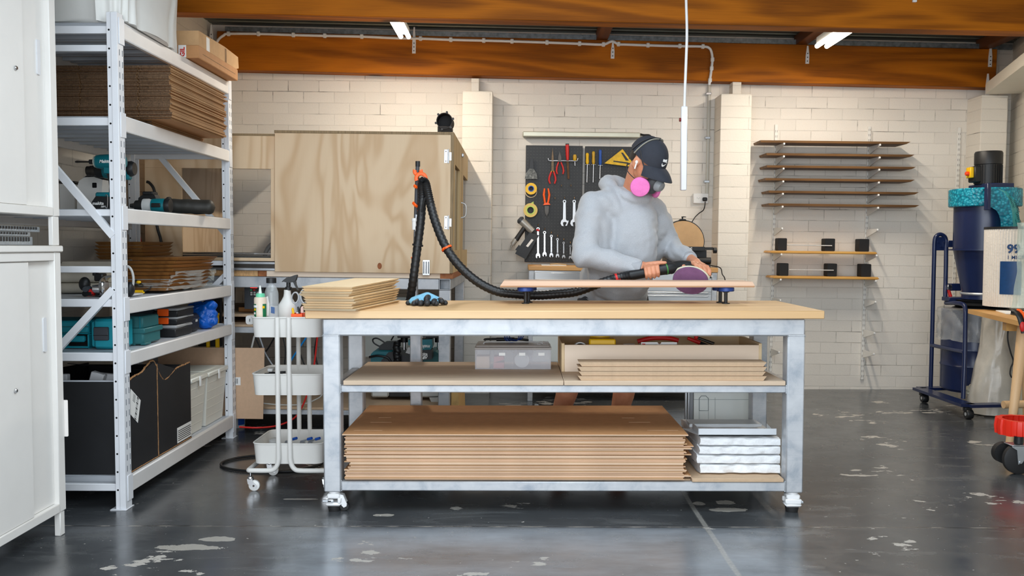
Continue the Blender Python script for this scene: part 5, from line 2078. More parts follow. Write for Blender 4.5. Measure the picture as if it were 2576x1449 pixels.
for k in range(6):
 b.box((a.x + 0.004, Yp - 0.0016, a.z + 0.006 + k * 0.006), (a.x + 0.012, Yp - 0.001, a.z + 0.009 + k * 0.006), 0)
part('barcode', b, l)

ROW = 800
# ------------------------------------------------------------------ white cabinet at the left edge
CX = -1.862
CY1 = 3.672
CY0 = 2.45
def cabinet(z0, z1, label, foot):
 t = thing('sliding_door_cabinet', label, 'cabinet', (-2.05, 3.2, z0), 'white cabinets with sliding doors')
 b = MB(CABW)
 b.box((CX - 0.42, CY1 - 0.05, z0), (CX, CY1, z1), 0.003)
 b.box((CX - 0.42, CY0, z0), (CX, CY0 + 0.05, z1), 0.003)
 b.box((CX - 0.42, CY0 + 0.05, z0), (CX, CY1 - 0.05, z0 + 0.035), 0.003)
 b.box((CX - 0.42, CY0 + 0.05, z1 - 0.035), (CX, CY1 - 0.05, z1), 0.003)
 b.box((CX - 0.42, CY0 + 0.05, z0 + 0.035), (CX - 0.41, CY1 - 0.05, z1 - 0.035), 0)
 part('carcass', b, t)
 for k, (ya, yb, xo) in enumerate(((3.36, CY1 - 0.05, -0.022), (CY0 + 0.05, 3.44, -0.006))):
  b = MB(CABW)
  b.box((CX + xo - 0.012, ya, z0 + 0.036), (CX + xo, yb, z1 - 0.036), 0.002)
  d = part('sliding_door', b, t)
  if k == 0:
   b = MB(mat('door_grip_shade', (222, 224, 228), 0.45, 0, 0.01))
   zz = 0.83 if foot else 1.92
   b.prism(rrect(3.560, zz - 0.068, 3.582, zz + 0.068, 0.006), CX + xo - 0.001, CX + xo + 0.0055, 'yz')
   part('grip', b, d)
  else:
   b = MB(CHROME)
   zz = P(42, 983, 3.0).z if foot else P(42, 171, 3.0).z
   d_ = _ray(42, 983 if foot else 171)
   q = CAM + d_ * ((CX - CAM.x) / d_.x)
   b.lathe([(0.0085, 0), (0.0085, 0.006), (0.006, 0.009), (0, 0.009)], (CX - 0.007, q.y, q.z), 18, axis='x')
   lk = part('lock', b, d)
   b = MB(INK)
   b.box((CX + 0.0015, q.y - 0.001, q.z - 0.004), (CX + 0.0025, q.y + 0.001, q.z + 0.004), 0)
   part('keyhole', b, lk)
 if foot:
  for (fx, fy) in ((CX - 0.03, CY1 - 0.042), (CX - 0.42, CY1 - 0.042), (CX - 0.03, CY0 + 0.01), (CX - 0.42, CY0 + 0.01)):
   b = MB(CABW)
   b.box((fx, fy, 0.0), (fx + 0.026, fy + 0.036, z0), 0.003)
   part('foot', b, t)
 return t


ZU0 = P(150, 545, CY1).z
ZL1 = P(150, 618, CY1).z
cabinet(ZU0, 2.50, 'upper white cabinet with sliding doors at the left edge of the workshop', False)
tl = cabinet(0.10, ZL1 - 0.026, 'lower white cabinet with sliding doors on short feet at the left edge', True)
b = MB(CABW)
b.box((CX - 0.43, CY0 - 0.01, ZL1 - 0.026), (CX + 0.008, CY1 + 0.008, ZL1), 0.004)
part('top_board', b, tl)
t = thing('riser_frame', 'open white riser frame between the upper and lower cabinets', 'frame', (-2.05, 3.2, ZL1))
for (ya, yb) in ((CY1 - 0.055, CY1 - 0.004), (CY0, CY0 + 0.05)):
 for x in (CX - 0.02, CX - 0.42):
  b = MB(CABW)
  b.box((x, ya, ZL1 + 0.001), (x + 0.018, yb, ZU0 - 0.001), 0.002)
  part('upright', b, t)
# clear trays of hardware in the gap
for r_, (yb, z0, z1, lab) in enumerate(((3.545, ZL1 + 0.002, ZL1 + 0.034, 'lowest row of clear hardware trays in the cabinet gap'), (3.53, ZL1 + 0.036, ZL1 + 0.052, 'middle row of clear hardware trays in the cabinet gap'), (3.60, ZL1 + 0.054, ZL1 + 0.074, 'top row of clear hardware trays in the cabinet gap'))):
 t = thing('hardware_tray', lab, 'tray', (CX - 0.09, 3.2, z0), 'clear hardware trays between the cabinets')
 b = MB(mat('clear_tray', (188, 194, 198), 0.12, 0, 0.1, alpha=0.22))
 xa, xb = CX - 0.16, CX - 0.045
 b.box((xa, CY0 + 0.08, z0), (xb, yb, z0 + 0.002), 0)
 b.box((xb - 0.002, CY0 + 0.08, z0), (xb, yb, z1), 0)
 b.box((xa, CY0 + 0.08, z0), (xa + 0.002, yb, z1), 0)
 b.box((xa, yb - 0.002, z0), (xb, yb, z1), 0)
 part('tray', b, t)
 b = MB(ZINC)
 y = yb - 0.008
 rr = random.Random(r_ + 3)
 while y > 2.9:
  hgt = (z1 - z0) * rr.uniform(0.35, 0.85)
  b.box((xa + 0.006, y - 0.006, z0 + 0.002), (xb - 0.004, y, z0 + hgt), 0.0008)
  y -= 0.0085
 ob = part('hardware', b, t, 'rows of small steel parts')
 ob['kind'] = 'stuff'
 b = MB(BLACK)
 y = yb - 0.02
 while y > 2.9:
  b.box((xa + 0.01, y - 0.012, z1 - (z1 - z0) * 0.55), (xb + 0.0005, y, z1 - 0.001), 0.0005)
  y -= 0.019
 ob = part('divider', b, t)
 ob['kind'] = 'stuff'
b = MB(PAPER)
b.prism([(3.80, 0.50), (3.84, 0.50), (3.84, 0.77), (3.80, 0.77)], CX + 0.002, CX + 0.006, 'yz')
b.M = None
b2 = MB(mat('white_tag_card', (240, 236, 232), 0.6, 0, 0.02))
b2.prism(rrect(CX - 0.012, P(0, 1100, CY1).z, CX + 0.014, P(0, 1008, CY1).z, 0.004), CY1 + 0.001, CY1 + 0.004, 'xz')
single('swing_tag', b2, 'white card hanging on the right end of the lower cabinet', 'card')
ROW = 830

# ------------------------------------------------------------------ grey-white kitchen trolley
t = thing('trolley', 'off-white three tier metal trolley on castors left of the workbench', 'trolley', (-1.11, 4.46, 0))
TX0, TX1, TY0, TY1 = P(631, 900, 4.315).x, -0.938, 4.305, 4.64


def tray(zr, zb, nm):
 b = MB(TROL)
 r, n = 0.045, 5
 rim = rrect(TX0, TY0, TX1, TY1, r, n)
 ins = 0.009
 bot = rrect(TX0 + ins, TY0 + ins, TX1 - ins, TY1 - ins, r - 0.008, n)
 m = len(rim)
 vs = [(x, y, zr) for x, y in rim] + [(x, y, zb) for x, y in bot]
 k = 0.0025
 rin = rrect(TX0 + k, TY0 + k, TX1 - k, TY1 - k, r - k, n)
 bin_ = rrect(TX0 + ins + k, TY0 + ins + k, TX1 - ins - k, TY1 - ins - k, r - 0.008 - k, n)
 vs += [(x, y, zr) for x, y in rin] + [(x, y, zb + 0.003) for x, y in bin_]
 fs = [list(range(m, 2 * m)), list(range(3 * m, 4 * m))]
 for i in range(m):
  j = (i + 1) % m
  fs += [(i, j, m + j, m + i), (2 * m + i, 2 * m + j, 3 * m + j, 3 * m + i), (i, j, 2 * m + j, 2 * m + i)]
 b.add(vs, fs)
 b.tube([(x, y, zr) for x, y in rim], 0.0038, 8, closed=True)
 p = part(nm, b, t)
 b = MB(CHROME)
 zc = (zr + zb) / 2 + 0.004
 b.lathe([(0.0075, 0), (0.0075, 0.002), (0.005, 0.004), (0.003, 0.004), (0.003, 0.002), (0, 0.002)], (P(711, 830, TY0).x, TY0 + 0.006, zc), 14, axis='y', M=None)
 part('screw', b, p)


ZT = [(P(700, 799.5, TY0).z, P(700, 849, TY0).z), (P(700, 942.5, TY0).z, P(700, 995, TY0).z), (P(700, 1117, TY0).z, P(700, 1168, TY0).z)]
for k, (zr, zb) in enumerate(ZT):
 tray(zr, zb, 'tray')
zlow = P(700, 1183, TY0).z
for yy, xa, xb in ((TY0 - 0.006, P(698, 0, TY0).x, P(727, 0, TY0).x), (TY1 + 0.006, P(749.5, 0, TY1).x, P(776, 0, TY1).x)):
 if yy > 4.5:
  xa, xb = P(698, 0, TY0).x, P(727, 0, TY0).x
  xa, xb = P(749.5, 0, TY1).x, P(776, 0, TY1).x
 for x, sg in ((xa, -1), (xb, 1)):
  b = MB(TROL)
  xe = (TX0 - 0.012) if sg < 0 else (TX1 + 0.012)
  s0 = -1 if yy < 4.5 else 1
  pts = [(x, yy, ZT[0][0] + 0.002), (x, yy, zlow + 0.06), (x + sg * 0.006, yy, zlow + 0.03), (x + sg * 0.022, yy, zlow + 0.007), (x + sg * 0.05, yy, zlow), (xe - sg * 0.02, yy, zlow), (xe, yy - s0 * 0.004, zlow), (xe + sg * 0.004, yy - s0 * 0.03, zlow), (xe + sg * 0.004, (TY0 + TY1) / 2, zlow)]
  b.tube([pts[0]] + smoothpath(pts[1:], 5), 0.0115, 14)
  part('upright_tube', b, t)
for (x, y) in ((TX0 - 0.012, TY0 + 0.02), (TX1 + 0.004, TY0 + 0.02), (TX0 + 0.0, TY1 - 0.02), (TX1 + 0.004, TY1 - 0.02)):
 b = MB(CHROME)
 b.cyl((x, y, zlow - 0.012), (x, y, 0.066), 0.005, seg=10)
 b.lathe([(0.004, 0.074), (0.014, 0.07), (0.016, 0.062), (0.013, 0.057), (0, 0.057)], (x, y, 0), 16)
 b.prism([(x - 0.014, 0.06), (x + 0.012, 0.06), (x + 0.014, 0.045), (x + 0.034, 0.026), (x + 0.030, 0.016), (x + 0.018, 0.018), (x - 0.010, 0.036)], y - 0.013, y - 0.0105)
 b.prism([(x - 0.014, 0.06), (x + 0.012, 0.06), (x + 0.014, 0.045), (x + 0.034, 0.026), (x + 0.030, 0.016), (x + 0.018, 0.018), (x - 0.010, 0.036)], y + 0.0105, y + 0.013)
 c = part('castor_fork', b, t)
 b = MB(WHITEB)
 b.lathe([(0.0, -0.009), (0.022, -0.009), (0.0265, -0.006), (0.0265, 0.006), (0.022, 0.009), (0, 0.009)], (x + 0.018, y, 0.0268), 26, axis='y')
 part('wheel', b, c)
 b = MB(DSTEEL)
 b.cyl((x + 0.018, y - 0.0145, 0.0268), (x + 0.018, y + 0.0145, 0.0268), 0.005, seg=10)
 part('axle', b, c)

# things on the trolley
ZB0 = ZT[0][1] + 0.0035
Yt = 4.40
s = Yt / 2280
X = lambda px: P(px, 780, Yt).x
Z = lambda py: P(700, py, Yt).z
t = thing('glue_bottle', 'cream wood glue bottle with a green collar on the top tier of the trolley', 'glue bottle', (X(651), Yt, ZB0))
b = MB(mat('cream_bottle', (226, 210, 190), 0.45, 0, 0.03))
rb = 15.5 * s
b.lathe([(0, ZB0), (rb, ZB0), (rb, Z(752)), (rb * 0.92, Z(748)), (rb * 0.6, Z(746)), (0, Z(746))], (X(655), Yt, 0), 28)
part('bottle', b, t)
b = MB(mat('green_collar', (108, 206, 164), 0.4, 0, 0.03))
b.lathe([(0, Z(747)), (rb * 0.72, Z(747)), (rb * 0.74, Z(743)), (rb * 0.66, Z(738)), (0, Z(738))], (X(655.5), Yt, 0), 24)
part('collar', b, t)
b = MB(mat('nozzle_white', (226, 232, 226), 0.3, 0, 0.02))
b.lathe([(0, Z(739)), (rb * 0.3, Z(738)), (rb * 0.2, Z(728)), (rb * 0.13, Z(719)), (0, Z(718))], (X(655), Yt, 0), 16)
part('nozzle', b, t)
b = MB(mat('green_label', (24, 112, 72), 0.5, 0, 0.05))
def lab(a0, a1, z0, z1, m, r=1.012):
 bb = MB(m)
 n = 8
 vs = []
 for k in range(n + 1):
  a = a0 + (a1 - a0) * k / n
  vs += [(X(655) + rb * r * math.sin(a), Yt - rb * r * math.cos(a), z0), (X(655) + rb * r * math.sin(a), Yt - rb * r * math.cos(a), z1)]
 bb.add(vs, [(2 * k, 2 * k + 2, 2 * k + 3, 2 * k + 1) for k in range(n)])
 return bb
part('label', lab(-1.5, -0.42, Z(799), Z(764), MATS['green_label']), t, 'green printed label')
part('label', lab(0.65, 1.5, Z(799), Z(764), MATS['green_label']), t, 'green printed label')
part('label_print', lab(-1.4, -0.2, Z(773), Z(767), PAPER, 1.03), t)
part('label_print', lab(-1.4, -0.55, Z(790), Z(785), PAPER, 1.03), t)
part('label_print', lab(-1.0, -0.5, Z(780.5), Z(775), YELLOW, 1.03), t)
part('label_print', lab(0.6, 1.0, Z(775), Z(769), YELLOW, 1.03), t)

Yc = 4.47
s2 = Yc / 2280
xc = P(684, 0, Yc).x
zz = lambda py: P(679, py, Yc).z
t = thing('clear_bottle', 'clear plastic bottle with a black cap standing behind the glue on the trolley', 'bottle', (xc, Yc, ZB0))
b = MB(mat('clear_bottle_wall', (226, 232, 234), 0.05, 0, 0, alpha=0.30, spec=0.9))
r = 17.5 * s2
b.lathe([(0, ZB0), (r * .95, ZB0), (r, ZB0 + 0.006), (r, zz(740)), (r * 0.94, zz(733)), (r * 0.75, zz(724)), (r * 0.45, zz(716)), (r * 0.40, zz(711)), (0, zz(711))], (xc, Yc, 0), 30)
part('bottle', b, t)
b = MB(BLACK)
b.lathe([(0, zz(712)), (12.5 * s2, zz(712)), (12.5 * s2, zz(699.5)), (11.5 * s2, zz(698.5)), (0, zz(698.5))], (xc, Yc, 0), 28)
part('cap', b, t)
b = MB(mat('water', (226, 232, 236), 0.05, 0, 0, alpha=0.35))
b.lathe([(0, ZB0 + 0.002), (r * .93, ZB0 + 0.002), (r * .95, zz(770)), (0, zz(770))], (xc, Yc, 0), 28)
part('liquid', b, t)
b = MB(PAPER)
b.prism([(P(x_, 0, Yc).x, zz(y_)) for x_, y_ in ((671, 748), (680, 744), (683, 764), (681, 793), (674, 793), (670, 762))], Yc - r * 1.02, Yc - r * 1.0)
part('label', b, t)
b = MB(mat('blue_sticker', (60, 96, 148), 0.5, 0, 0.1))
b.prism([(P(x_, 0, Yc).x, zz(y_)) for x_, y_ in ((686, 770), (696, 772), (696, 788), (686, 786))], Yc - r * 0.98, Yc - r * 0.96)
part('sticker', b, t)

Yp_ = 4.50
s3 = Yp_ / 2280
xs = P(724, 0, Yp_).x
zz = lambda py: P(724, py, Yp_).z
t = thing('spray_bottle', 'white spray bottle with a black trigger head on the top tier of the trolley', 'spray bottle', (xs, Yp_, ZB0))
b = MB(mat('white_hdpe', (218, 218, 214), 0.45, 0, 0.03))
b.lathe([(0, ZB0), (23 * s3, ZB0), (23.5 * s3, zz(775)), (22 * s3, zz(766)), (16 * s3, zz(757)), (10 * s3, zz(746)), (8.8 * s3, zz(738)), (8.5 * s3, zz(729)), (0, zz(729))], (xs, Yp_, 0), 30)
part('bottle', b, t)
b = MB(BLACK)
xn = P(727, 0, Yp_).x
b.lathe([(0, zz(730)), (8.2 * s3, zz(730)), (8.2 * s3, zz(722)), (5.5 * s3, zz(721)), (5.2 * s3, zz(708)), (0, zz(708))], (xn, Yp_, 0), 20)
hd = [(711, 709.5), (716, 708), (722, 710), (730, 711), (738, 710), (746, 706), (747, 703), (750, 694), (749, 691), (744, 692), (736, 695), (724, 698), (716, 704)]
b.prism([(P(x_, 0, Yp_).x, zz(y_)) for x_, y_ in hd], Yp_ - 0.014, Yp_ + 0.014)
h = part('spray_head', b, t)
b = MB(BLACK)
tr = [(739, 709), (746, 707), (747, 716), (753, 730), (750, 730), (743, 718)]
b.prism([(P(x_, 0, Yp_).x, zz(y_)) for x_, y_ in tr], Yp_ - 0.007, Yp_ + 0.007)
part('trigger', b, h)

Yq = 4.37
zz = lambda py: P(750, py, Yq).z
xx = lambda px: P(px, 0, Yq).x
t = thing('scissors', 'grey handled scissors standing upright in the trolley caddy', 'scissors', (xx(752), Yq, ZB0))
for (cx, cy, rx, ry, tilt, nm) in ((743.5, 749, 8.5, 13.5, 0.12, 'handle'), (766, 746, 8.5, 17, -0.10, 'handle')):
 b = MB(GREY)
 pts = []
 for k in range(28):
  a = 2 * PI * k / 28
  u, v = rx * math.cos(a), ry * math.sin(a)
  pts.append((xx(cx + u * math.cos(tilt) - v * math.sin(tilt)), Yq, zz(cy + u * math.sin(tilt) + v * math.cos(tilt))))
 b.tube(pts, 0.0042, 8, closed=True, flat=1.4)
 o = part(nm, b, t)
 b = MB(LGREY)
 b.tube([Vector(p) * 1.0 + Vector((0, -0.004, 0)) for p in pts], 0.0022, 6, closed=True)
 part('grip_edge', b, o)
b = MB(GREY)
b.prism([(xx(x_), zz(y_)) for x_, y_ in ((740, 761), (749, 758), (754, 770), (752, 786), (746, 786), (745, 772))], Yq - 0.005, Yq + 0.005)
b.prism([(xx(x_), zz(y_)) for x_, y_ in ((757, 735), (762, 760), (756, 772), (752, 786), (750, 770), (752, 740))], Yq - 0.004, Yq + 0.006)
part('shank', b, t)
b = MB(CHROME)
b.prism([(xx(746), zz(786)), (xx(752), zz(786)), (xx(750), ZB0 + 0.004)], Yq - 0.0015, Yq + 0.0015)
part('blade', b, t)
t = thing('pen_caddy', 'orange open caddy at the right of the top trolley tier', 'caddy', (xx(751), Yq, ZB0))
b = MB(ORANGE)
xa, xb, zr = xx(737), xx(764.5), zz(788)
for q in (((xa, 4.335, ZB0), (xb, 4.338, zr)), ((xa, 4.42, ZB0), (xb, 4.423, zr)), ((xa, 4.338, ZB0), (xa + 0.003, 4.42, zr)), ((xb - 0.003, 4.338, ZB0), (xb, 4.42, zr)), ((xa, 4.335, ZB0), (xb, 4.423, ZB0 + 0.003))):
 b.box(*q, c=0.0006)
part('caddy', b, t)
for (nm, pts, r, m, lab_) in (('yellow_marker', ((740.5, 791), (739, 778), (738.5, 774)), 0.0062, YELLOW, 'yellow marker standing in the orange caddy'), ('black_marker', ((756, 789), (753, 776), (751.5, 771)), 0.0052, BLACK, 'black marker standing in the orange caddy')):
 b = MB(m)
 b.tube([(xx(p[0]), Yq - 0.015, zz(p[1])) for p in pts], [r, r, r * 0.6], 12)
 single(nm, b, lab_, 'marker')
t = thing('glue_syringe', 'small red and clear glue tube standing in the orange caddy', 'glue tube', (xx(763), Yq - 0.02, ZB0))
b = MB(mat('clear_pink_tube', (226, 190, 180), 0.3, 0, 0.03))
b.lathe([(0, zz(786)), (0.0075, zz(786)), (0.0075, zz(775)), (0.004, zz(771)), (0, zz(770))], (xx(763), Yq - 0.02, 0), 14)
part('tube', b, t)
b = MB(RED)
b.lathe([(0, zz(797)), (0.007, zz(797)), (0.007, zz(785)), (0, zz(785))], (xx(762), Yq - 0.02, 0), 14)
part('plug', b, t)
Y2 = 4.55
t = thing('glue_syringe', 'red tipped tube standing behind the scissors on the trolley', 'glue tube', (P(790, 0, Y2).x, Y2, ZB0))
b = MB(mat('clear_pink_tube', (226, 190, 180), 0.3, 0, 0.03))
b.lathe([(0, P(0, 757, Y2).z), (0.0085, P(0, 757, Y2).z), (0.008, P(0, 748, Y2).z), (0.003, P(0, 744, Y2).z), (0, P(0, 742, Y2).z)], (P(789, 0, Y2).x, Y2, 0), 14)
part('tube', b, t)
b = MB(RED)
b.lathe([(0, ZB0), (0.007, ZB0), (0.007, P(0, 754, Y2).z), (0, P(0, 753, Y2).z)], (P(788, 0, Y2).x, Y2, 0), 14)
part('plug', b, t)
b = MB(ALU)
b.prism([(P(x_, 0, Y2 - 0.03).x, P(0, y_, Y2 - 0.03).z) for x_, y_ in ((781, 800), (781, 762), (797, 751), (800, 800))], Y2 - 0.032, Y2 - 0.03)
single('metal_scraper', b, 'bare metal scraper blade behind the scissors on the trolley', 'scraper')
b = MB(LGREY)
b.prism(rrect(P(620, 0, 4.5).x, P(0, 816, 4.5).z, P(640, 0, 4.5).x, P(0, 794, 4.5).z, 0.012), 4.49, 4.53)
b.mat(DGREY)
b.box((P(629, 0, 4.5).x, 4.4885, P(0, 809, 4.5).z), (P(631, 0, 4.5).x, 4.491, P(0, 802, 4.5).z), 0)
single('grey_charger', b, 'rounded pale grey charger hanging on the left rim of the trolley', 'charger')
# middle and bottom tray clutter
ZB1, ZB2 = ZT[1][1] + 0.004, ZT[2][1] + 0.004
for (px, ln, z, m, lab_) in ((671, 0.09, ZT[1][0] - 0.012, BLACK, 'black clamp lying at the left of the middle trolley tier'), (681, 0.05, ZT[1][0] - 0.004, LGREY, 'grey pad on the black clamp in the middle trolley tier')):
 b = MB(m)
 x = P(px, 935, 4.42).x
 if m is BLACK:
  x += 0.035
  b.box((x - 0.03, 4.40, ZB1), (x + 0.03, 4.46, z - 0.004), 0.006)
  b.tube([(x - 0.04, 4.40, z), (x + 0.045, 4.41, z + 0.004)], 0.006, 8)
  b.tube([(x - 0.03, 4.44, z), (x + 0.05, 4.45, z + 0.004)], 0.006, 8)
 else:
  b.box((x - 0.012, 4.40, z + 0.003), (x + 0.014, 4.46, z + 0.02), 0.004)
 single('small_clamp' if m is BLACK else 'rubber_pad', b, lab_, 'clamp' if m is BLACK else 'pad')
b = MB(LGREY)
x = P(690, 1110, 4.42).x
b.lathe([(0, ZB2), (0.028, ZB2), (0.028, ZT[2][0] - 0.006), (0.012, ZT[2][0] + 0.002), (0, ZT[2][0] + 0.002)], (x, 4.43, 0), 20)
single('grey_dispenser', b, 'round grey fitting in the left half of the bottom trolley tier', 'fitting')
for k, (px, lab_) in enumerate(((742, 'blue handled clip in the middle of the bottom trolley tier'), (780, 'blue handled clip at the right of the bottom trolley tier'), (800, 'blue handled clip by the right rim of the bottom trolley tier'))):
 b = MB(BLUE)
 x = P(px, 1110, 4.45).x
 zq = ZT[2][0] - 0.002
 b.tube([(x - 0.012, 4.45, zq - 0.006), (x + 0.012, 4.44, zq + 0.002)], 0.007, 8)
 b.mat(ZINC)
 b.tube([(x - 0.05, 4.46, zq - 0.02), (x - 0.010, 4.45, zq - 0.006)], 0.004, 8)
 b.box((x - 0.05, 4.44, ZB2), (x - 0.03, 4.48, zq - 0.018), 0.003)
 single('spring_clip', b, lab_, 'clip', 'blue handled clips in the trolley')

ROW, COLUMN = 600, 900
# ------------------------------------------------------------------ steel bench with the plywood machine enclosure
EY = 5.70
t = thing('machine_bench', 'galvanised steel bench carrying the plywood machine enclosure', 'bench', Q(800, 1000, 5.9) - Vector((0, 0, 0.5)), None, 'rear')
q = lambda px, py, Y=EY: Q(px, py, Y)
a, e = rect(560, 699, 1108, 725, EY + 0.02, 0.08, Q)
b = MB(STEEL)
zb0, zb1 = q(900, 727).z, q(900, 699).z
b.box((-2.35, EY + 0.01, zb0), (q(1105, 600).x, EY + 0.09, zb1), 0.004)
part('top_rail', b, t)
b = MB(STEEL)
b.box((-2.35, 7.14, zb0), (q(1105, 600).x, 7.22, zb1), 0.004)
part('top_rail', b, t)
b = MB(STEEL)
# open ended box section on the right side
xr0, xr1 = q(1105, 600).x, q(1134, 600).x
th = 0.004
for bx in (((xr0, EY, zb0), (xr0 + th, 7.2, zb1)), ((xr1 - th, EY, zb0), (xr1, 7.2, zb1)), ((xr0, EY, zb0), (xr1, 7.2, zb0 + th)), ((xr0, EY, zb1 - th), (xr1, 7.2, zb1))):
 b.box(*bx, c=0.0008)
b.box((xr0 + th, 5.8, zb0 + th), (xr1 - th, 5.81, zb1 - th), 0)
part('side_rail', b, t, 'open ended galvanised box section')
for (xa, xb) in ((-2.33, -2.25), (xr0, xr1)):
 for y in (EY + 0.004, 7.12):
  b = MB(STEEL)
  b.box((xa, y, 0.0), (xb, y + 0.075, zb0), 0.004)
  part('leg', b, t)
for (pya, pyb, nm, m) in ((823, 838, 'middle_rail', STEEL), (1030, 1042, 'low_rail', STEEL)):
 b = MB(STEEL)
 z1, z0 = q(600, pya).z, q(600, pyb).z
 b.box((-2.25, EY + 0.01, z0), (xr0, EY + 0.05, z1), 0.003)
 part(nm, b, t)
 b = MB(MDF)
 b.box((-2.3, EY + 0.02, z1 + 0.001), (xr1 - (0.75 if pya == 823 else 0), 7.1, z1 + 0.016), 0.001)
 part('shelf_board', b, t)
b = MB(MDF)
z = q(600, 797).z
b.box((-2.3, EY + 0.12, z - 0.009), (-1.2, 6.9, z + 0.009), 0.001)
part('shelf_board', b, t)
b = MB(mat('panel_white_back', (216, 224, 222), 0.6, 0, 0.03))
a = q(945, 900, 6.6)
b.box((Q(880, 0, 6.6).x, 6.6, 0.36), (Q(1130, 0, 6.6).x, 6.61, 0.80), 0.001)
part('back_panel', b, t, 'pale back panel')

# plywood base frame and box
t = thing('machine_enclosure', 'large plywood machine enclosure with windows on the steel bench', 'enclosure', Q(900, 697, 6.2), None, 'rear')
zE0 = zb1 + 0.001
zEp = q(900, 684).z
b = MB(PINE)
b.box((q(670, 600).x, EY + 0.004, zE0), (q(1108, 600).x, EY + 0.05, zEp), 0.002)
part('base_rail', b, t, 'knotty pine base rail')
b = MB(mat('end_grain_pine', (222, 176, 122), 0.6, 0, 0.2, 40, stretch=(3, 1, 1)))
b.box((-2.3, EY + 0.03, zE0), (q(645, 600).x, EY + 0.12, zEp), 0.002)
part('base_block', b, t)
b = MB(mat('brown_end_grain', (170, 104, 58), 0.6, 0, 0.2, 40))
b.box((q(645.5, 600).x, EY + 0.03, zE0), (q(669, 600).x, EY + 0.12, zEp), 0.002)
b.prism([(q(1105, 600).x, EY + 0.006), (q(1140, 600).x, EY + 0.006), (q(1140, 600).x, 7.2), (q(1105, 600).x, 7.2)], zE0, zEp, 'xy')
part('base_block', b, t, 'brown end grain base block')
xB0, xB1 = q(693, 600).x, q(1133.5, 600).x
zT = q(900, 337.5).z
zTop = q(900, 330.5).z
XLB = q(368, 0, EY + 0.02).x
DB = 7.22
b = MB(PLY)
b.box((xB0, EY - 0.018, zEp - 0.004), (xB1 - 0.002, EY, zT), 0.0015)
part('front_panel', b, t, 'blond plywood front panel')
# left front panel with the window opening
xw0, xw1, zw0, zw1 = q(457, 600).x, q(681, 600).x, q(590, 648).z, q(590, 424).z
zp0, zp1 = q(590, 656).z, q(590, 341).z
b = MB(PLY)
for bx in (((XLB, EY + 0.002, zw1), (xB0 + 0.05, EY + 0.017, zp1)), ((XLB, EY + 0.002, zp0), (xB0 + 0.05, EY + 0.017, zw0)), ((XLB, EY + 0.002, zw0), (xw0, EY + 0.017, zw1)), ((xw1, EY + 0.002, zw0), (xB0 + 0.05, EY + 0.017, zw1))):
 b.box(*bx, c=0.0008)
part('left_front_panel', b, t, 'plywood panel around the window')
b = MB(mat('window_acrylic', (200, 196, 188), 0.04, 0, 0, alpha=0.06, spec=0.6))
b.box((xw0 - 0.01, EY + 0.018, zw0 - 0.01), (xw1 + 0.01, EY + 0.022, zw1 + 0.01), 0)
part('window_pane', b, t)
b = MB(PLYEDGE)
b.box((xB0 - 0.004, EY - 0.018, zT + 0.0005), (xB1, DB, zTop), 0.001)
b.box((XLB, EY + 0.0, zp1 + 0.0005), (xB0 - 0.005, EY + 0.22, zp1 + 0.014), 0.001)
b.box((XLB, EY + 0.22, zp1 + 0.0005), (q(575, 600).x, DB, zp1 + 0.014), 0.001)
part('top_panel', b, t, 'plywood top with a laminated edge')
# dark inside: back with opening that shows the wall, and side
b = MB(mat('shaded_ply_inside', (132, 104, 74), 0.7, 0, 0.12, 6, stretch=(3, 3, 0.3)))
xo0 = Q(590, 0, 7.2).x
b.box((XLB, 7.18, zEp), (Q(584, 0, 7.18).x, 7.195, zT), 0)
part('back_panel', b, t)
b = MB(PLY)
b.box((XLB, EY + 0.018, zEp), (XLB + 0.015, 7.18, zp1), 0)
part('left_side_panel', b, t)
b = MB(BLACK)
b.box((XLB + 0.02, EY + 0.06, zw0 - 0.06), (xB1 - 0.04, 7.17, zw0 + 0.012), 0.004)
part('machine_bed', b, t, 'black machine bed')
b = MB(CHROME)
b.box((XLB + 0.03, EY + 0.10, zw0 + 0.018), (xB1 - 0.04, EY + 0.13, zw0 + 0.032), 0.003)
part('rail', b, t)
b = MB(BLACK)
c = q(668, 640)
b.tube([(c.x + 0.055 + 0.095 * math.cos(k), EY + 0.13, zw0 - 0.005 + 0.105 * math.sin(k)) for k in [PI * 0.45 + PI * 0.65 * j / 12 for j in range(13)]], 0.016, 10)
part('cable_carrier', b, t, 'black cable loop')
b = MB(GREY)
b.tube([(c.x + 0.055 + 0.075 * math.cos(k), EY + 0.115, zw0 - 0.005 + 0.085 * math.sin(k)) for k in [PI * 0.45 + PI * 0.6 * j / 12 for j in range(13)]], 0.003, 8)
part('air_line', b, t)
# drawer slide under the window
b = MB(ZINC)
zs0, zs1 = q(600, 680).z, q(600, 657).z
b.box((-2.3, EY - 0.002, zs0), (q(692, 600).x, EY + 0.006, zs0 + 0.016), 0.002)
b.box((-2.3, EY - 0.002, zs1 - 0.018), (q(692, 600).x, EY + 0.006, zs1 - 0.003), 0.002)
b.mat(DSTEEL)
b.box((-2.3, EY + 0.006, zs0), (q(692, 600).x, EY + 0.012, zs1), 0.001)
part('drawer_slide', b, t)
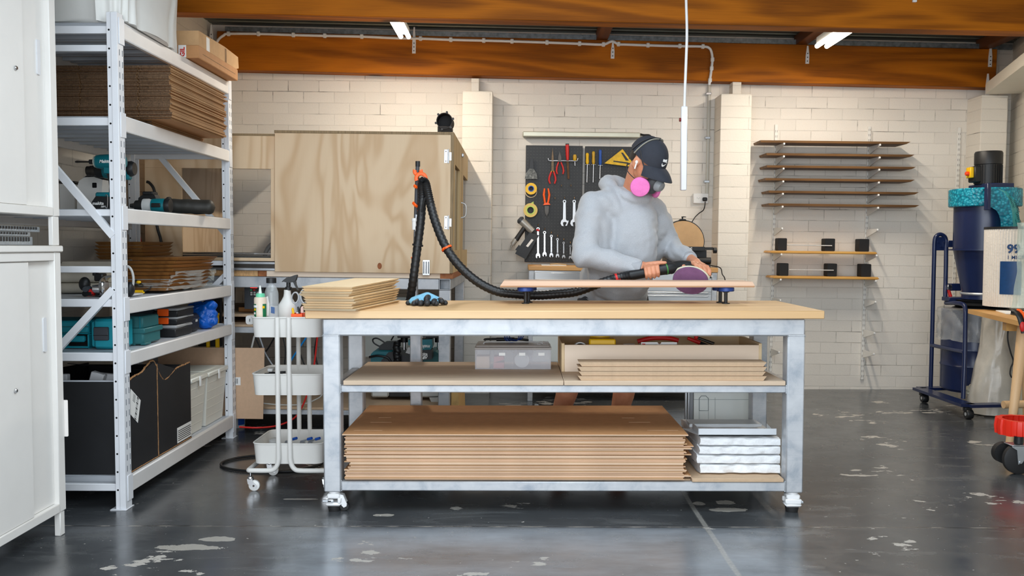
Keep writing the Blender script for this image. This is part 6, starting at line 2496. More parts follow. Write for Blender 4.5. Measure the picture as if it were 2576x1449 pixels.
# right hand end with two tall windows (doors)
b = MB(PLYEDGE)
b.box((xB1 - 0.0015, EY - 0.018, zEp - 0.002), (xB1 + 0.016, EY + 0.002, zTop), 0.001)
part('corner_edge', b, t, 'laminated plywood corner edge')
XE = xB1
def yat(px):
 "distance along the right end at which a pixel column falls"
 lo, hi = EY, 8.0
 for _ in range(40):
  m = (lo + hi) / 2
  if Q(px, 500, m).x < XE + 0.016:
   lo = m
  else:
   hi = m
 return lo
def onend(px, py):
 d_ = _ray(px, py, TILT)
 k = (XE + 0.016 - CAM.x) / d_.x
 return CAM + d_ * k
Yend = onend(1177.5, 500).y
w = [((1145, 422), (1155.5, 620)), ((1165.5, 440), (1175, 628))]
ys = [EY + 0.002]
holes = []
for (x0, ya), (x1, yb) in w:
 p0, p1 = onend(x0, ya), onend(x1, yb)
 holes.append((p0.y, p1.y, p1.z, p0.z))
zbE = zEp
b = MB(PLYX)
hz0 = min(h[2] for h in holes)
hz1 = max(h[3] for h in holes)
b.box((XE - 0.002, EY + 0.002, hz1), (XE + 0.016, Yend, zTop), 0.0008)
b.box((XE - 0.002, EY + 0.002, zbE), (XE + 0.016, Yend, hz0), 0.0008)
edges = [EY + 0.002, holes[0][0], holes[0][1], holes[1][0], holes[1][1], Yend]
for k in (0, 2, 4):
 b.box((XE - 0.002, edges[k], hz0), (XE + 0.016, edges[k + 1], hz1), 0.0008)
dr = part('end_door', b, t, 'plywood end doors with tall windows')
for h in holes:
 b = MB(mat('window_dark', (96, 76, 50), 0.15, 0, 0.2, 4))
 b.box((XE - 0.004, h[0] - 0.01, hz0 - 0.01), (XE - 0.002, h[1] + 0.01, hz1 + 0.01), 0)
 part('door_pane', b, dr)
b = MB(HOLE)
ym = (holes[0][1] + holes[1][0]) / 2 - 0.02
b.box((XE + 0.0155, ym, zbE), (XE + 0.0165, ym + 0.004, zTop), 0)
part('door_gap', b, dr)
b = MB(ALU)
hp0, hp1 = onend(1160, 510), onend(1160, 548)
b.tube(smoothpath([(XE + 0.016, hp0.y, hp0.z), (XE + 0.045, hp0.y, hp0.z - 0.012), (XE + 0.052, hp0.y, (hp0.z + hp1.z) / 2), (XE + 0.045, hp0.y, hp1.z + 0.012), (XE + 0.016, hp0.y, hp1.z)], 6), 0.006, 10)
part('door_handle', b, dr)
b = MB(ZINC)
p = onend(1162, 391)
b.box((XE + 0.016, p.y - 0.03, p.z - 0.012), (XE + 0.03, p.y + 0.03, p.z + 0.012), 0.003)
part('catch', b, dr)
for (pyc) in (394, 560):
 b = MB(ZINC)
 zc = q(1126, pyc).z
 x0, x1 = q(1118, pyc).x, q(1138, pyc).x
 b.box((x0, EY - 0.0205, zc - 0.042), (x0 + 0.024, EY - 0.018, zc + 0.042), 0.001)
 b.box((x0 + 0.024, EY - 0.021, zc - 0.026), (x1 - 0.004, EY - 0.018, zc + 0.026), 0.001)
 b.cyl((x0 + 0.027, EY - 0.022, zc - 0.043), (x0 + 0.027, EY - 0.022, zc + 0.043), 0.005, seg=10)
 hg = part('hinge', b, t)
 b = MB(DSTEEL)
 for k in (-1, 1):
  b.cyl((x0 + 0.011, EY - 0.0215, zc + k * 0.03), (x0 + 0.011, EY - 0.02, zc + k * 0.03), 0.004, seg=8)
 part('screw', b, hg)
b = MB(ZINC)
pa, pb_ = q(1064, 692), q(1082, 654)
b.box((pa.x, EY - 0.0215, pa.z), (pb_.x, EY - 0.018, pb_.z), 0.001)
for k in range(3):
 x = pa.x + (pb_.x - pa.x) * (k + 0.5) / 3
 b.cyl((x, EY - 0.023, pa.z + 0.01), (x, EY - 0.023, pb_.z - 0.01), 0.004, seg=8)
part('latch', b, t)
# dark knots
KN = mat('pine_knot', (150, 84, 40), 0.6, 0, 0.3, 30)
b = MB(KN)
for (px, py, rx, rz) in ((956, 669, 0.014, 0.020),):
 c = q(px, py)
 b.lathe([(0, -0.0005), (1, 0)], (0, 0, 0), 20, M=Matrix.Translation((c.x, EY - 0.0183, c.z)) @ Matrix.Rotation(PI / 2, 4, 'X') @ Matrix.Diagonal((rx, rz, 1, 1)))
part('knot', b, t, 'brown wood knot')
# dust port on top
t = thing('dust_port', 'black round dust port standing on the plywood enclosure', 'dust port', Q(1118, 334, 6.3), None, 'rear')
Yd = 6.2
c = Q(1118, 304, Yd)
R = 20.5 * Yd / 2280
b = MB(BLACKM)
b.lathe([(R * 0.9, 0), (R, 0), (R, 0.16), (R * 0.9, 0.16), (R * 0.9, 0)], (c.x, Yd, c.z), 32, axis='y', cap=False)
b.lathe([(0, 0.10), (R * 0.95, 0.10), (R * 0.95, 0.104), (0, 0.104)], (c.x, Yd, c.z), 32, axis='y')
pt = part('collar', b, t)
b = MB(BLACKM)
b.box((c.x - R * 0.85, Yd + 0.01, zTop + 0.001), (c.x + R * 0.85, Yd + 0.16, c.z - R * 0.6), 0.004)
part('base', b, t)
b = MB(BLACK)
for k in range(6):
 a = k * PI / 3 + 0.25
 b.cyl((c.x + R * 1.08 * math.cos(a), Yd - 0.004, c.z + R * 1.08 * math.sin(a)), (c.x + R * 1.08 * math.cos(a), Yd + 0.01, c.z + R * 1.08 * math.sin(a)), 0.008, seg=10)
part('lug', b, pt)

# motor controller under the bench rail
Yv = 5.86
t = thing('motor_controller', 'dark grey motor controller with a red lit display under the machine bench', 'controller', Q(645, 780, Yv), None, 'rear')
qq = lambda px, py: Q(px, py, Yv)
b = MB(DGREY)
a, e = rect(615, 706, 664, 777, Yv, 0.14, Q)
b.prism([(a[0], a[2]), (e[0], a[2]), (e[0], e[2]), (a[0] + 0.012, e[2]), (a[0], e[2] - 0.03)], Yv, Yv + 0.14)
part('case', b, t)
b = MB(BLACK)
k0, k1 = qq(629, 745), qq(653, 712)
b.box((k0.x, Yv - 0.004, k0.z), (k1.x, Yv, k1.z), 0.002)
b.lathe([(0.014, 0), (0.013, 0.008), (0, 0.009)], (qq(641, 710).x, Yv - 0.009, qq(641, 711).z), 20, axis='y')
kp = part('keypad', b, t)
b = MB(LED)
p = qq(630, 724.5)
b.text('0000.0', 0.017, facing((p.x, Yv - 0.0045, p.z)), 0.0004, 0.0005)
for px in (632.5, 638, 648):
 p = qq(px, 716.5)
 b.box((p.x - 0.004, Yv - 0.0055, p.z - 0.003), (p.x + 0.004, Yv - 0.004, p.z + 0.003), 0)
part('display', b, kp, 'red lit digits')
for px, py, m in ((632, 729.5, mat('green_key', (60, 170, 110), 0.4, 0, 0)), (640, 729.5, RED), (633, 736, LGREY), (641, 736, LGREY), (649, 736, LGREY), (633, 741, LGREY), (641, 741, LGREY)):
 b = MB(m)
 p = qq(px, py)
 b.box((p.x - 0.007, Yv - 0.006, p.z - 0.0055), (p.x + 0.007, Yv - 0.004, p.z + 0.0055), 0.001)
 part('key', b, kp)
b = MB(mat('offcut_timber', (176, 120, 66), 0.6, 0, 0.15, 20, stretch=(0.3, 2, 2)))
a, e = rect(600, 778, 690, 789, 6.0, 0.2, Q)
zsh = q(600, 797).z + 0.010
b.box((a[0], 6.0, zsh), (e[0], 6.2, zsh + 0.03), 0.002)
single('timber_offcut', b, 'brown timber offcut lying on the shelf under the motor controller', 'offcut', None, 'rear')

ROW, COLUMN = 850, 1305
# wiring hanging below the machine bench
def cable(pts, r, m, nm, lab, cat='cable', F=None, seg=8, group=None):
 b = MB(m)
 b.tube(smoothpath(pts, 8), r, seg)
 return single(nm, b, lab, cat, group)
Yw = 5.66
def W(px, py, dy=0.0):
 return P(px, py, Yw + dy)
BLUEC = mat('blue_air_line', (16, 126, 200), 0.4, 0, 0.03)
REDC = mat('red_air_line', (206, 40, 34), 0.4, 0, 0.03)
CLEARC = mat('clear_tube', (206, 206, 200), 0.25, 0, 0.05, alpha=0.8)
cable([W(770, 850), W(755, 872), W(735, 902), W(722, 928), W(712, 950)], 0.0055, BLUEC, 'air_line', 'blue air line hanging below the machine bench behind the trolley tubes')
cable([W(800, 830), W(796, 870), W(790, 920), W(782, 960), W(766, 1010), W(742, 1050), W(700, 1070), W(650, 1076, -0.1), W(602, 1074, -0.12)], 0.0055, REDC, 'air_line', 'red air line looping down from the machine bench to the floor')
cable([W(802, 830, .1), W(792, 880, .1), W(798, 915, .1), W(806, 930, .1)], 0.006, BLACK, 'power_cable', 'black cable beside the red air line behind the trolley')
cable([W(745, 842, .2), W(752, 880, .2), W(765, 915, .2), W(775, 932, .2)], 0.005, BLACK, 'power_cable', 'black cable running diagonally between the rear trolley tubes', F=1)
cable([W(690, 850, .2), W(672, 880, .2), W(660, 885, .2), W(648, 860, .2), W(640, 845, .2)], 0.005, BLACK, 'power_cable', 'black cable swagged under the top trolley tier')
cable([W(712, 850, .1), W(718, 880, .1), W(716, 918, .1)], 0.004, BLACK, 'power_cable', 'thin black cable hanging between the front trolley tubes')
cable([W(640, 845), W(634, 870), W(632, 880)], 0.006, CLEARC, 'clear_hose', 'clear hose hanging at the left below the top trolley tier')
cable([W(652, 845), W(660, 868), W(668, 890), W(690, 925), W(706, 945)], 0.005, mat('grey_cable', (150, 154, 160), 0.45, 0, 0.03), 'power_cable', 'grey cable running down to the middle trolley tier')
cable([W(640, 1012, .02), W(700, 1018, .02), W(760, 1017, .02), W(800, 1002, .02), W(812, 990, .02)], 0.004, CLEARC, 'clear_hose', 'clear hose lying along the low shelf of the machine bench')

# hose loop on the floor left of the trolley
pts = []
for k in range(40):
 a = 2 * PI * k / 40
 pts.append((-1.36 + 0.27 * math.cos(a) + 0.02, 4.86 + 0.19 * math.sin(a), 0.0075))
b = MB(HOSE)
b.tube(pts, 0.007, 8, closed=True)
b.tube(smoothpath([(-1.34, 4.67, 0.008), (-1.2, 4.67, 0.008), (-1.0, 4.72, 0.008), (-0.9, 4.9, 0.008), (-0.86, 5.2, 0.008)]), 0.007, 8)
single('hose_loop', b, 'thin black hose coiled on the floor left of the trolley', 'hose')
# paint bucket behind the rack foot
t = thing('paint_bucket', 'white bucket with a blue label behind the far foot of the rack', 'bucket', P(585, 1083, 5.75))
Yb = 1.18 * 2280 / (1083 - 620)
bx = P(584, 0, Yb).x
b = MB(WHITEB)
b.lathe([(0, 0.001), (0.055, 0.001), (0.058, 0.112), (0.061, 0.12), (0, 0.12)], (bx, Yb + 0.06, 0), 28)
part('bucket', b, t)
b = MB(BLUE)
vs = []
for k in range(7):
 a = 0.5 + 0.9 * k / 6
 vs += [(bx + 0.058 * math.sin(a), Yb + 0.06 - 0.058 * math.cos(a), 0.02), (bx + 0.0595 * math.sin(a), Yb + 0.06 - 0.0595 * math.cos(a), 0.105)]
b.add(vs, [(2 * k, 2 * k + 2, 2 * k + 3, 2 * k + 1) for k in range(6)])
part('label', b, t, 'blue label')

# wooden base behind the white door etc: wall side clutter left of the enclosure
cable([Q(371, 446, 5.68), Q(378, 449, 5.68), Q(388, 463, 5.68), Q(392, 487, 5.68), Q(392, 520, 5.68), Q(396, 560, 5.69), Q(404, 590, 5.69), Q(406, 612, 5.69)], 0.009, BLACK, 'power_cable', 'thick black cable looping down the left end of the plywood enclosure')
b = MB(RED)
b.prism([(P(341, 0, 5.66).x, P(0, 610, 5.66).z), (P(358, 0, 5.66).x, P(0, 610, 5.66).z), (P(350, 0, 5.66).x, P(0, 563, 5.66).z), (P(341, 0, 5.66).x, P(0, 560, 5.66).z)], 5.66, 5.68)
single('red_funnel', b, 'red tapered plastic piece wedged beside the enclosure behind the rack', 'red piece')
b = MB(YELLOW)
a = P(540, 795, 5.62)
b.box((P(541, 0, 5.62).x, 5.62, P(0, 880, 5.62).z), (P(550, 0, 5.62).x, 5.64, P(0, 789, 5.62).z), 0.003)
b.box((P(527, 0, 5.62).x, 5.62, P(0, 795, 5.62).z), (P(551, 0, 5.62).x, 5.64, P(0, 788, 5.62).z), 0.003)
single('yellow_clamp', b, 'yellow bar clamp hanging behind the rack next to the blue bag', 'clamp')
b = MB(YELLOW)
b.box((P(518, 0, 5.62).x, 5.62, P(0, 900, 5.62).z), (P(526, 0, 5.62).x, 5.64, P(0, 840, 5.62).z), 0.003)
single('yellow_clamp', b, 'yellow clamp bar below the fifth rack level beside the far post', 'clamp')
b = MB(BLACK)
b.box((P(500, 0, 5.68).x, 5.66, P(0, 872, 5.66).z), (P(560, 0, 5.68).x, 5.69, P(0, 750, 5.66).z), 0.004)
single('black_cable_tray', b, 'black tray standing on end behind the rack beside the yellow clamp', 'tray')

# ------------------------------------------------------------------ under the machine bench: router, vacuum, tubs
Yr = 5.95
r_ = lambda px, py: P(px, py, Yr)
t = thing('plunge_router', 'teal cordless plunge router hanging upside down over the shop vacuum', 'router', r_(1065, 880))
def rprism(poly, m, nm, y0=-0.06, y1=0.06, parent=None, lab=None):
 b = MB(m)
 b.prism([(r_(x, y).x, r_(x, y).z) for x, y in poly], Yr + y0, Yr + y1)
 return part(nm, b, parent or t, lab)
rprism([(1030, 853), (1089, 851), (1090, 868), (1086, 877), (1057, 878), (1050, 869), (1030, 866)], TEAL, 'motor_housing')
b = MB(CHROME)
c = r_(1060, 848)
b.lathe([(0, 0), (0.075, 0), (0.08, 0.008), (0.06, 0.014), (0, 0.014)], (c.x, Yr, c.z), 28)
b.lathe([(0, 0.012), (0.05, 0.012), (0.05, 0.10), (0, 0.10)], (c.x, Yr, c.z), 24)
part('collar', b, t)
bt = rprism([(1040, 870), (1050, 866), (1056, 878), (1088, 877), (1089, 900), (1060, 903), (1040, 900), (1030, 888)], BLACK, 'battery', -0.075, 0.05)
b = MB(PAPER)
b.text('makita', 0.030, facing((r_(1047.5, 890).x, Yr - 0.0756, r_(0, 892).z), (1, 0, 0.03)), 0.0004, 0.001, 0.2)
b.text('BL 18V', 0.026, facing((r_(1048, 899).x, Yr - 0.0756, r_(0, 901).z), (1, 0, 0.06)), 0.0004, 0.0012, 0.2)
part('lettering', b, bt, 'white lettering')
b = MB(PAPER)
b.text('makita', 0.030, facing((r_(1084.5, 868).x, Yr - 0.0606, r_(0, 866).z), (-1, 0, 0), (0, 0, -1)), 0.0004, 0.001, 0.2)
part('lettering', b, t, 'white lettering')
b = MB(LGREY)
b.prism([(r_(x, y).x, r_(x, y).z) for x, y in ((1024, 884), (1030, 870), (1040, 872), (1034, 887))], Yr - 0.078, Yr - 0.07)
part('tab', b, t)
for px in (1017, 1103):
 b = MB(CHROME)
 b.cyl((r_(px, 0).x, Yr, r_(0, 880).z), (r_(px, 0).x, Yr, r_(0, 846).z), 0.010, seg=14)
 o = part('guide_post', b, t)
 b = MB(BLACK)
 b.cyl((r_(px, 0).x, Yr, r_(0, 861).z), (r_(px, 0).x, Yr, r_(0, 846).z), 0.024, seg=18)
 part('sleeve', b, o)
b = MB(BLACK)
b.box((r_(1003, 0).x, Yr - 0.07, r_(0, 848).z), (r_(1116, 0).x, Yr + 0.07, r_(0, 842).z), 0.004)
part('sole_plate', b, t)

Yr = 6.15
zlo = q(600, 1030).z + 0.048
t = thing('shop_vacuum', 'teal and black wet and dry vacuum on the low shelf of the machine bench', 'vacuum', r_(1020, 1020))
def rl(poly, m, nm, y0, y1, lab=None):
 b = MB(m)
 b.prism([(r_(x, y).x, r_(x, y).z) for x, y in poly], Yr + y0, Yr + y1)
 return part(nm, b, t, lab)
rl([(941, 940), (941, 885), (948, 878), (992, 879), (1000, 884), (1000, 940)], TEAL, 'left_housing', -0.14, 0.16)
rl([(1086, 880), (1100, 878), (1110, 885), (1116, 893), (1116, 940), (1066, 940), (1070, 900)], TEALD, 'right_housing', -0.14, 0.16)
rl([(968, 940), (968, 900), (985, 880), (1000, 878), (1075, 905), (1070, 940)], BLACK, 'motor_head', -0.16, 0.14)
rl([(957, 878), (957, 868), (970, 860), (995, 859), (1003, 878)], BLACK, 'handle', -0.06, 0.06)
b = MB(mat('pale_grey_drum', (198, 200, 198), 0.45, 0, 0.04))
for (x0, x1) in ((941, 985), (1036, 1112)):
 b.box((r_(x0, 0).x, Yr - 0.15, zlo), (r_(x1, 0).x, Yr + 0.15, r_(0, 938).z), 0.012)
b.prism([(r_(x, y).x, r_(x, y).z) for x, y in ((1086, 990), (1116, 990), (1116, 1000), (1106, 1010), (1094, 1008))], Yr - 0.17, Yr - 0.15)
part('drum', b, t)
b = MB(BLACK)
b.box((r_(985, 0).x, Yr - 0.13, zlo), (r_(1036, 0).x, Yr + 0.14, r_(0, 938).z), 0.004)
part('drum_recess', b, t)
b = MB(PAPER)
b.box((r_(946, 0).x, Yr - 0.1515, r_(0, 1026).z), (r_(979, 0).x, Yr - 0.15, r_(0, 1010).z), 0)
st = part('warning_sticker', b, t, 'red and white warning sticker')
b = MB(RED)
for k in range(3):
 x = r_(950 + k * 10, 0).x
 z1 = r_(0, 1011).z
 b.add([(x, Yr - 0.152, z1), (x + 0.013, Yr - 0.152, z1), (x + 0.018, Yr - 0.152, z1 - 0.012), (x + 0.005, Yr - 0.152, z1 - 0.012)], [(0, 1, 2, 3)])
part('sticker_stripe', b, st)
b = MB(HOSE)
b.tube([(r_(1008, 0).x + 0.004 * math.sin(k), Yr - 0.19, r_(0, 850).z - 0.0085 * k) for k in range(36)], [0.024 + 0.003 * math.sin(k * 2.6) for k in range(36)], 14)
part('suction_hose', b, t)
b = MB(BLACK)
b.tube(smoothpath([r_(985, 878), r_(962, 874), r_(942, 864), r_(938, 854), r_(948, 851), r_(962, 858), r_(972, 866)]), 0.005, 8)
b.tube(smoothpath([r_(984, 856), r_(990, 846), r_(996, 836)]), 0.005, 8)
b.tube(smoothpath([(r_(938, 0).x, Yr - 0.15, r_(0, 892).z), (r_(960, 0).x, Yr - 0.17, r_(0, 888).z), (r_(985, 0).x, Yr - 0.17, r_(0, 894).z), (r_(995, 0).x, Yr - 0.17, r_(0, 915).z)]), 0.008, 8)
part('power_cord', b, t)
b = MB(mat('pet_bottle', (196, 206, 210), 0.08, 0, 0, alpha=0.45, spec=0.9))
Yr = 5.6
b.lathe([(0, 0), (0.030, 0), (0.034, 0.02), (0.030, 0.06), (0.034, 0.10), (0.030, 0.14), (0.034, 0.19), (0.018, 0.23), (0.012, 0.25), (0, 0.25)], (P(1350, 0, 5.3).x, 5.3, 0.001), 20)
single('water_bottle', b, 'empty clear water bottle standing on the floor behind the workbench', 'bottle')
b = MB(mat('ply_leaning', (206, 168, 108), 0.6, 0, 0.1, 20))
b.prism([(P(1134, 0, 5.85).x, 0.0), (P(1136, 0, 5.85).x + 0.05, 0.0), (P(1140, 0, 5.85).x + 0.028, 0.34), (P(1134, 0, 5.85).x + 0.002, 0.34)], 5.86, 6.5)
single('plywood_offcut', b, 'narrow plywood offcut leaning against the right leg of the machine bench', 'offcut')
ROW, COLUMN = 500, 1500

# ------------------------------------------------------------------ cable clipped along the back beam
YC = 7.318
cp = [(541, 122), (545, 108), (552, 97), (563, 89), (575, 85), (650, 85), (738, 88), (817, 90), (910, 92), (1000, 96), (1058, 97), (1134, 100), (1217, 102), (1288, 104), (1376, 107), (1458, 110), (1505, 112), (1522, 111), (1540, 104), (1556, 111), (1575, 112), (1630, 114), (1710, 116), (1768, 117), (1784, 121), (1790, 132), (1792, 150), (1790, 172), (1786, 200), (1784, 214)]
t = thing('clipped_cable', 'white cable clipped along the top of the back beam and down to the wall conduit', 'cable', QR(1200, 101, YC), None, 'roof')
b = MB(WHITE)
b.tube(smoothpath([QR(x, y, YC - 0.002) for x, y in cp], 5), 0.0105, 8)
part('cable', b, t)
for (x, y) in ((575, 85), (650, 85), (738, 88), (817, 90), (910, 92), (1058, 97), (1134, 100), (1217, 102), (1288, 104), (1376, 107), (1458, 110), (1518, 112), (1556, 111), (1630, 114), (1710, 116), (1768, 117), (1792, 150), (1790, 172), (1786, 202)):
 b = MB(WHITEB)
 p = QR(x, y, YC)
 b.box((p.x - 0.014, YC - 0.014, p.z - 0.018), (p.x + 0.014, 7.329, p.z + 0.018), 0.005)
 part('clip', b, t)
t = thing('wall_conduit', 'grey conduit running down the wall to the power outlet', 'conduit', Q(1778, 490, YW), None, 'rear')
b = MB(mat('grey_conduit', (196, 194, 184), 0.45, 0, 0.03))
a, e = Q(1778.5, 488, 7.452), Q(1781.5, 213, 7.452)
b.cyl((a.x, 7.452, a.z), (a.x, 7.452, e.z), 0.013, seg=14)
part('pipe', b, t)
for py in (236, 347, 457):
 b = MB(ZINC)
 z = Q(1778, py, 7.452).z
 b.box((a.x - 0.028, 7.436, z - 0.010), (a.x + 0.016, 7.469, z + 0.010), 0.003)
 part('saddle_clip', b, t)
t = thing('power_outlet', 'white double power outlet low on the wall with a black plug in it', 'power outlet', Q(1763, 512, YW), None, 'rear')
a, e = rect(1744, 486, 1783, 512, 7.435, 0.034, Q)
b = MB(WHITEB)
b.box(a, e, 0.006)
part('plate', b, t)
b = MB(DGREY)
for k in range(3):
 x = a[0] + 0.03 + (0.010 if k == 1 else 0) + (0.02 if k == 2 else 0)
 b.box((x, 7.434, (a[2] + e[2]) / 2 - (0.006 if k == 1 else 0.0)), (x + 0.002, 7.4355, (a[2] + e[2]) / 2 + 0.006 - (0.006 if k == 1 else 0)), 0)
part('socket_slot', b, t)
t = thing('power_plug', 'black plug and cord running from the outlet down to the disc sander', 'plug', Q(1773, 500, 7.41), None, 'rear')
p = Q(1773, 501, 7.42)
b = MB(BLACK)
b.box((p.x - 0.018, 7.405, p.z - 0.016), (p.x + 0.018, 7.434, p.z + 0.014), 0.006)
part('plug', b, t)
b = MB(BLACK)
b.tube(smoothpath([Q(1774, 507, 7.41), Q(1773, 518, 7.41), Q(1769, 529, 7.40), Q(1758, 537, 7.38), Q(1748, 547, 7.3), Q(1741, 558, 7.2)], 6), 0.0042, 8)
part('cord', b, t)

# light bar over the pegboard
t = thing('light_bar', 'long slim aluminium light bar mounted on the wall above the pegboard', 'light bar', Q(1463, 342, 7.4), None, 'rear')
a, e = rect(1315, 333.5, 1611, 345, 7.38, 0.088, Q)
b = MB(mat('beige_aluminium', (196, 194, 176), 0.4, 0.4, 0.04))
b.box((a[0], 7.38, a[2] + 0.006), e, 0.006)
part('housing', b, t)
b = MB(mat('dark_diffuser', (110, 108, 98), 0.35, 0, 0.05))
b.box((a[0] + 0.008, 7.388, a[2]), (e[0] - 0.008, 7.45, a[2] + 0.008), 0.002)
part('diffuser', b, t)
b = MB(BLACK)
b.tube(smoothpath([Q(1611, 338, 7.43), Q(1620, 340, 7.44), Q(1634, 341, 7.45), Q(1640, 350, 7.455)]), 0.009, 8)
part('cord', b, t)

# ------------------------------------------------------------------ pegboards and hand tools
PEG = NT('black_pegboard')
pv = PEG.mapping((1, 1, 1))
sp = PEG.n('ShaderNodeSeparateXYZ')
PEG.link(pv, sp.inputs[0])
fx = PEG.math('SUBTRACT', PEG.math('FRACT', PEG.math('DIVIDE', sp.outputs[0], 0.0254)), 0.5)
fz = PEG.math('SUBTRACT', PEG.math('FRACT', PEG.math('DIVIDE', sp.outputs[2], 0.0254)), 0.5)
rr = PEG.math('ADD', PEG.math('MULTIPLY', fx, fx), PEG.math('MULTIPLY', fz, fz))
PEG.col(PEG.mix(PEG.math('LESS_THAN', rr, 0.014), c8(27, 28, 29), c8(70, 70, 68)))
PEG.set(Roughness=0.5)
YP = 7.432
for (x0, x1, y0, y1, lab) in ((1319.5, 1466, 367, 659, 'left black pegboard panel full of hand tools'), (1467.5, 1614, 369.5, 661.5, 'right black pegboard panel behind the person')):
 a, e = rect(x0, y0, x1, y1, YP, 0.02, Q)
 b = MB(PEG.m)
 b.box(a, e, 0.002)
 single('pegboard', b, lab, 'pegboard', 'black pegboard panels', 'rear')
YT = 7.395
G = lambda px, py, dy=0.0: Q(px, py, YT + dy)
ST = YT / 2280
B3 = lambda x, y: (G(x, y).x, G(x, y).z)


def flat(poly, m, t, nm, th=0.008, dy=0.0, lab=None):
 b = MB(m)
 b.prism([B3(x, y) for x, y in poly], YT + dy - th / 2, YT + dy + th / 2)
 return part(nm, b, t, lab)


def rod(pts, r, m, t, nm, dy=0.0, seg=10, lab=None):
 b = MB(m)
 b.tube([G(x, y, dy) for x, y in pts], [q * ST for q in r] if hasattr(r, '__len__') else r * ST, seg)
 return part(nm, b, t, lab)


def tool(nm, lab, cat, px, py, group=None):
 return thing(nm, lab, cat, G(px, py), group, 'rear')


def peg(px, py, lab, dz=0.0):
 t = tool('peg_hook', lab, 'hook', px, py, 'steel pegs in the pegboard')
 b = MB(CHROME)
 p = G(px, py)
 b.tube([(p.x, 7.436, p.z), (p.x, 7.385, p.z), (p.x, 7.378, p.z + 0.012)], 0.0035, 8)
 part('peg', b, t)


# scraper
t = tool('wall_scraper', 'worn wide wall scraper hanging at the top left of the pegboard', 'scraper', 1336, 410)
flat([(1320, 450), (1352, 450), (1350, 437), (1342, 424), (1332, 424), (1323, 436)], mat('worn_blade', (92, 90, 84), 0.4, 0.5, 0.6, 40), t, 'blade', 0.003)
flat([(1332, 424), (1342, 424), (1341, 398), (1334, 398)], BLACK, t, 'handle', 0.016)
# tape rolls
for (cx, cy, R, r_in, m1, m2, nm, lab) in ((1336, 475, 14.5, 7.5, YELLOW, BLUE, 'tape_roll', 'yellow tape roll with a blue core on the pegboard'), (1334.5, 529, 17.5, 11.5, mat('clear_yellow_tape', (214, 184, 84), 0.35, 0, 0.05), mat('lime_core', (186, 208, 92), 0.45, 0, 0.04), 'tape_roll', 'amber tape roll with a lime core on the pegboard')):
 t = tool(nm, lab, 'tape', cx, cy)
 c = G(cx, cy)
 b = MB(m1)
 R_, r_2 = R * ST, r_in * ST
 b.lathe([(r_2, -0.022), (R_, -0.022), (R_, 0.02), (r_2, 0.02), (r_2, -0.022)], (c.x, YT, c.z), 36, axis='y', cap=False)
 part('tape', b, t)
 b = MB(m2)
 b.lathe([(r_2 * 0.72, -0.024), (r_2 * 1.0, -0.024), (r_2 * 1.0, 0.02), (r_2 * 0.72, 0.02), (r_2 * 0.72, -0.024)], (c.x, YT, c.z), 32, axis='y', cap=False)
 part('core', b, t)
 if m2 is not BLUE:
  flat([(1334, 512), (1342, 507), (1343, 518), (1337, 518)], m2, t, 'loose_end', 0.003, -0.02)
t = tool('masking_ring', 'thin cream tape ring hanging behind the yellow roll', 'tape', 1336, 490)
c = G(1336, 482)
b = MB(mat('cream_tape', (226, 208, 178), 0.6, 0, 0.03))
b.lathe([(13.3 * ST, -0.006), (15 * ST, -0.006), (15 * ST, 0.008), (13.3 * ST, 0.008), (13.3 * ST, -0.006)], (c.x, YT + 0.0275, c.z), 36, axis='y', cap=False)
part('ring', b, t)
# tool rail
t = tool('tool_rail', 'thin chrome rail holding pliers and a chisel near the pegboard top', 'rail', 1415, 405)
rod([(1379, 398), (1380, 403), (1384, 404.5), (1450, 405), (1453, 403), (1454, 398)], 1.0, CHROME, t, 'rail', -0.014)
rod([(1384, 403.5), (1450, 404)], 0.8, CHROME, t, 'rail', 0.012)
# long nose pliers, red
t = tool('long_nose_pliers', 'long nose pliers with red handles at the left of the chrome rail', 'pliers', 1389, 430)
flat([(1387, 430), (1387.5, 395), (1390, 372), (1392.5, 395), (1393, 430)], mat('old_steel', (104, 84, 62), 0.45, 0.6, 0.2, 40), t, 'jaw', 0.012)
rod([(1387, 432), (1382, 445), (1381, 453), (1384, 462)], [2.2, 2.4, 2.4, 2.0], RED, t, 'handle')
rod([(1393, 432), (1397, 445), (1398, 453), (1395, 462)], [2.2, 2.4, 2.4, 2.0], RED, t, 'handle')
rod([(1386, 431), (1388.5, 431)], 1.4, YELLOW, t, 'stop')
rod([(1391.5, 431), (1394, 431)], 1.4, YELLOW, t, 'stop')
# small pliers, red
t = tool('side_cutters', 'small pliers with red handles hanging in the middle of the chrome rail', 'pliers', 1408, 415)
flat([(1404, 407), (1404, 395), (1408, 382), (1412, 395), (1412, 407)], DSTEEL, t, 'jaw', 0.012)
rod([(1405, 408), (1401, 420), (1400, 430), (1402, 438)], [2.0, 2.2, 2.2, 1.8], RED, t, 'handle')
rod([(1411, 408), (1416, 420), (1418, 430), (1416, 438)], [2.0, 2.2, 2.2, 1.8], RED, t, 'handle')
# file
t = tool('wood_file', 'rusty file with a red and black handle on the chrome rail', 'file', 1427, 420)
rod([(1427, 362), (1427, 370), (1427.5, 390), (1428, 403)], [4.2, 4.6, 4.2, 3.2], RED, t, 'handle')
rod([(1427, 361.5), (1427, 364)], 4.4, BLACK, t, 'butt')
flat([(1424.5, 402), (1430.5, 402), (1432.5, 450), (1428, 450)], mat('rusty_steel', (98, 66, 40), 0.6, 0.4, 0.2, 60), t, 'blade', 0.008)
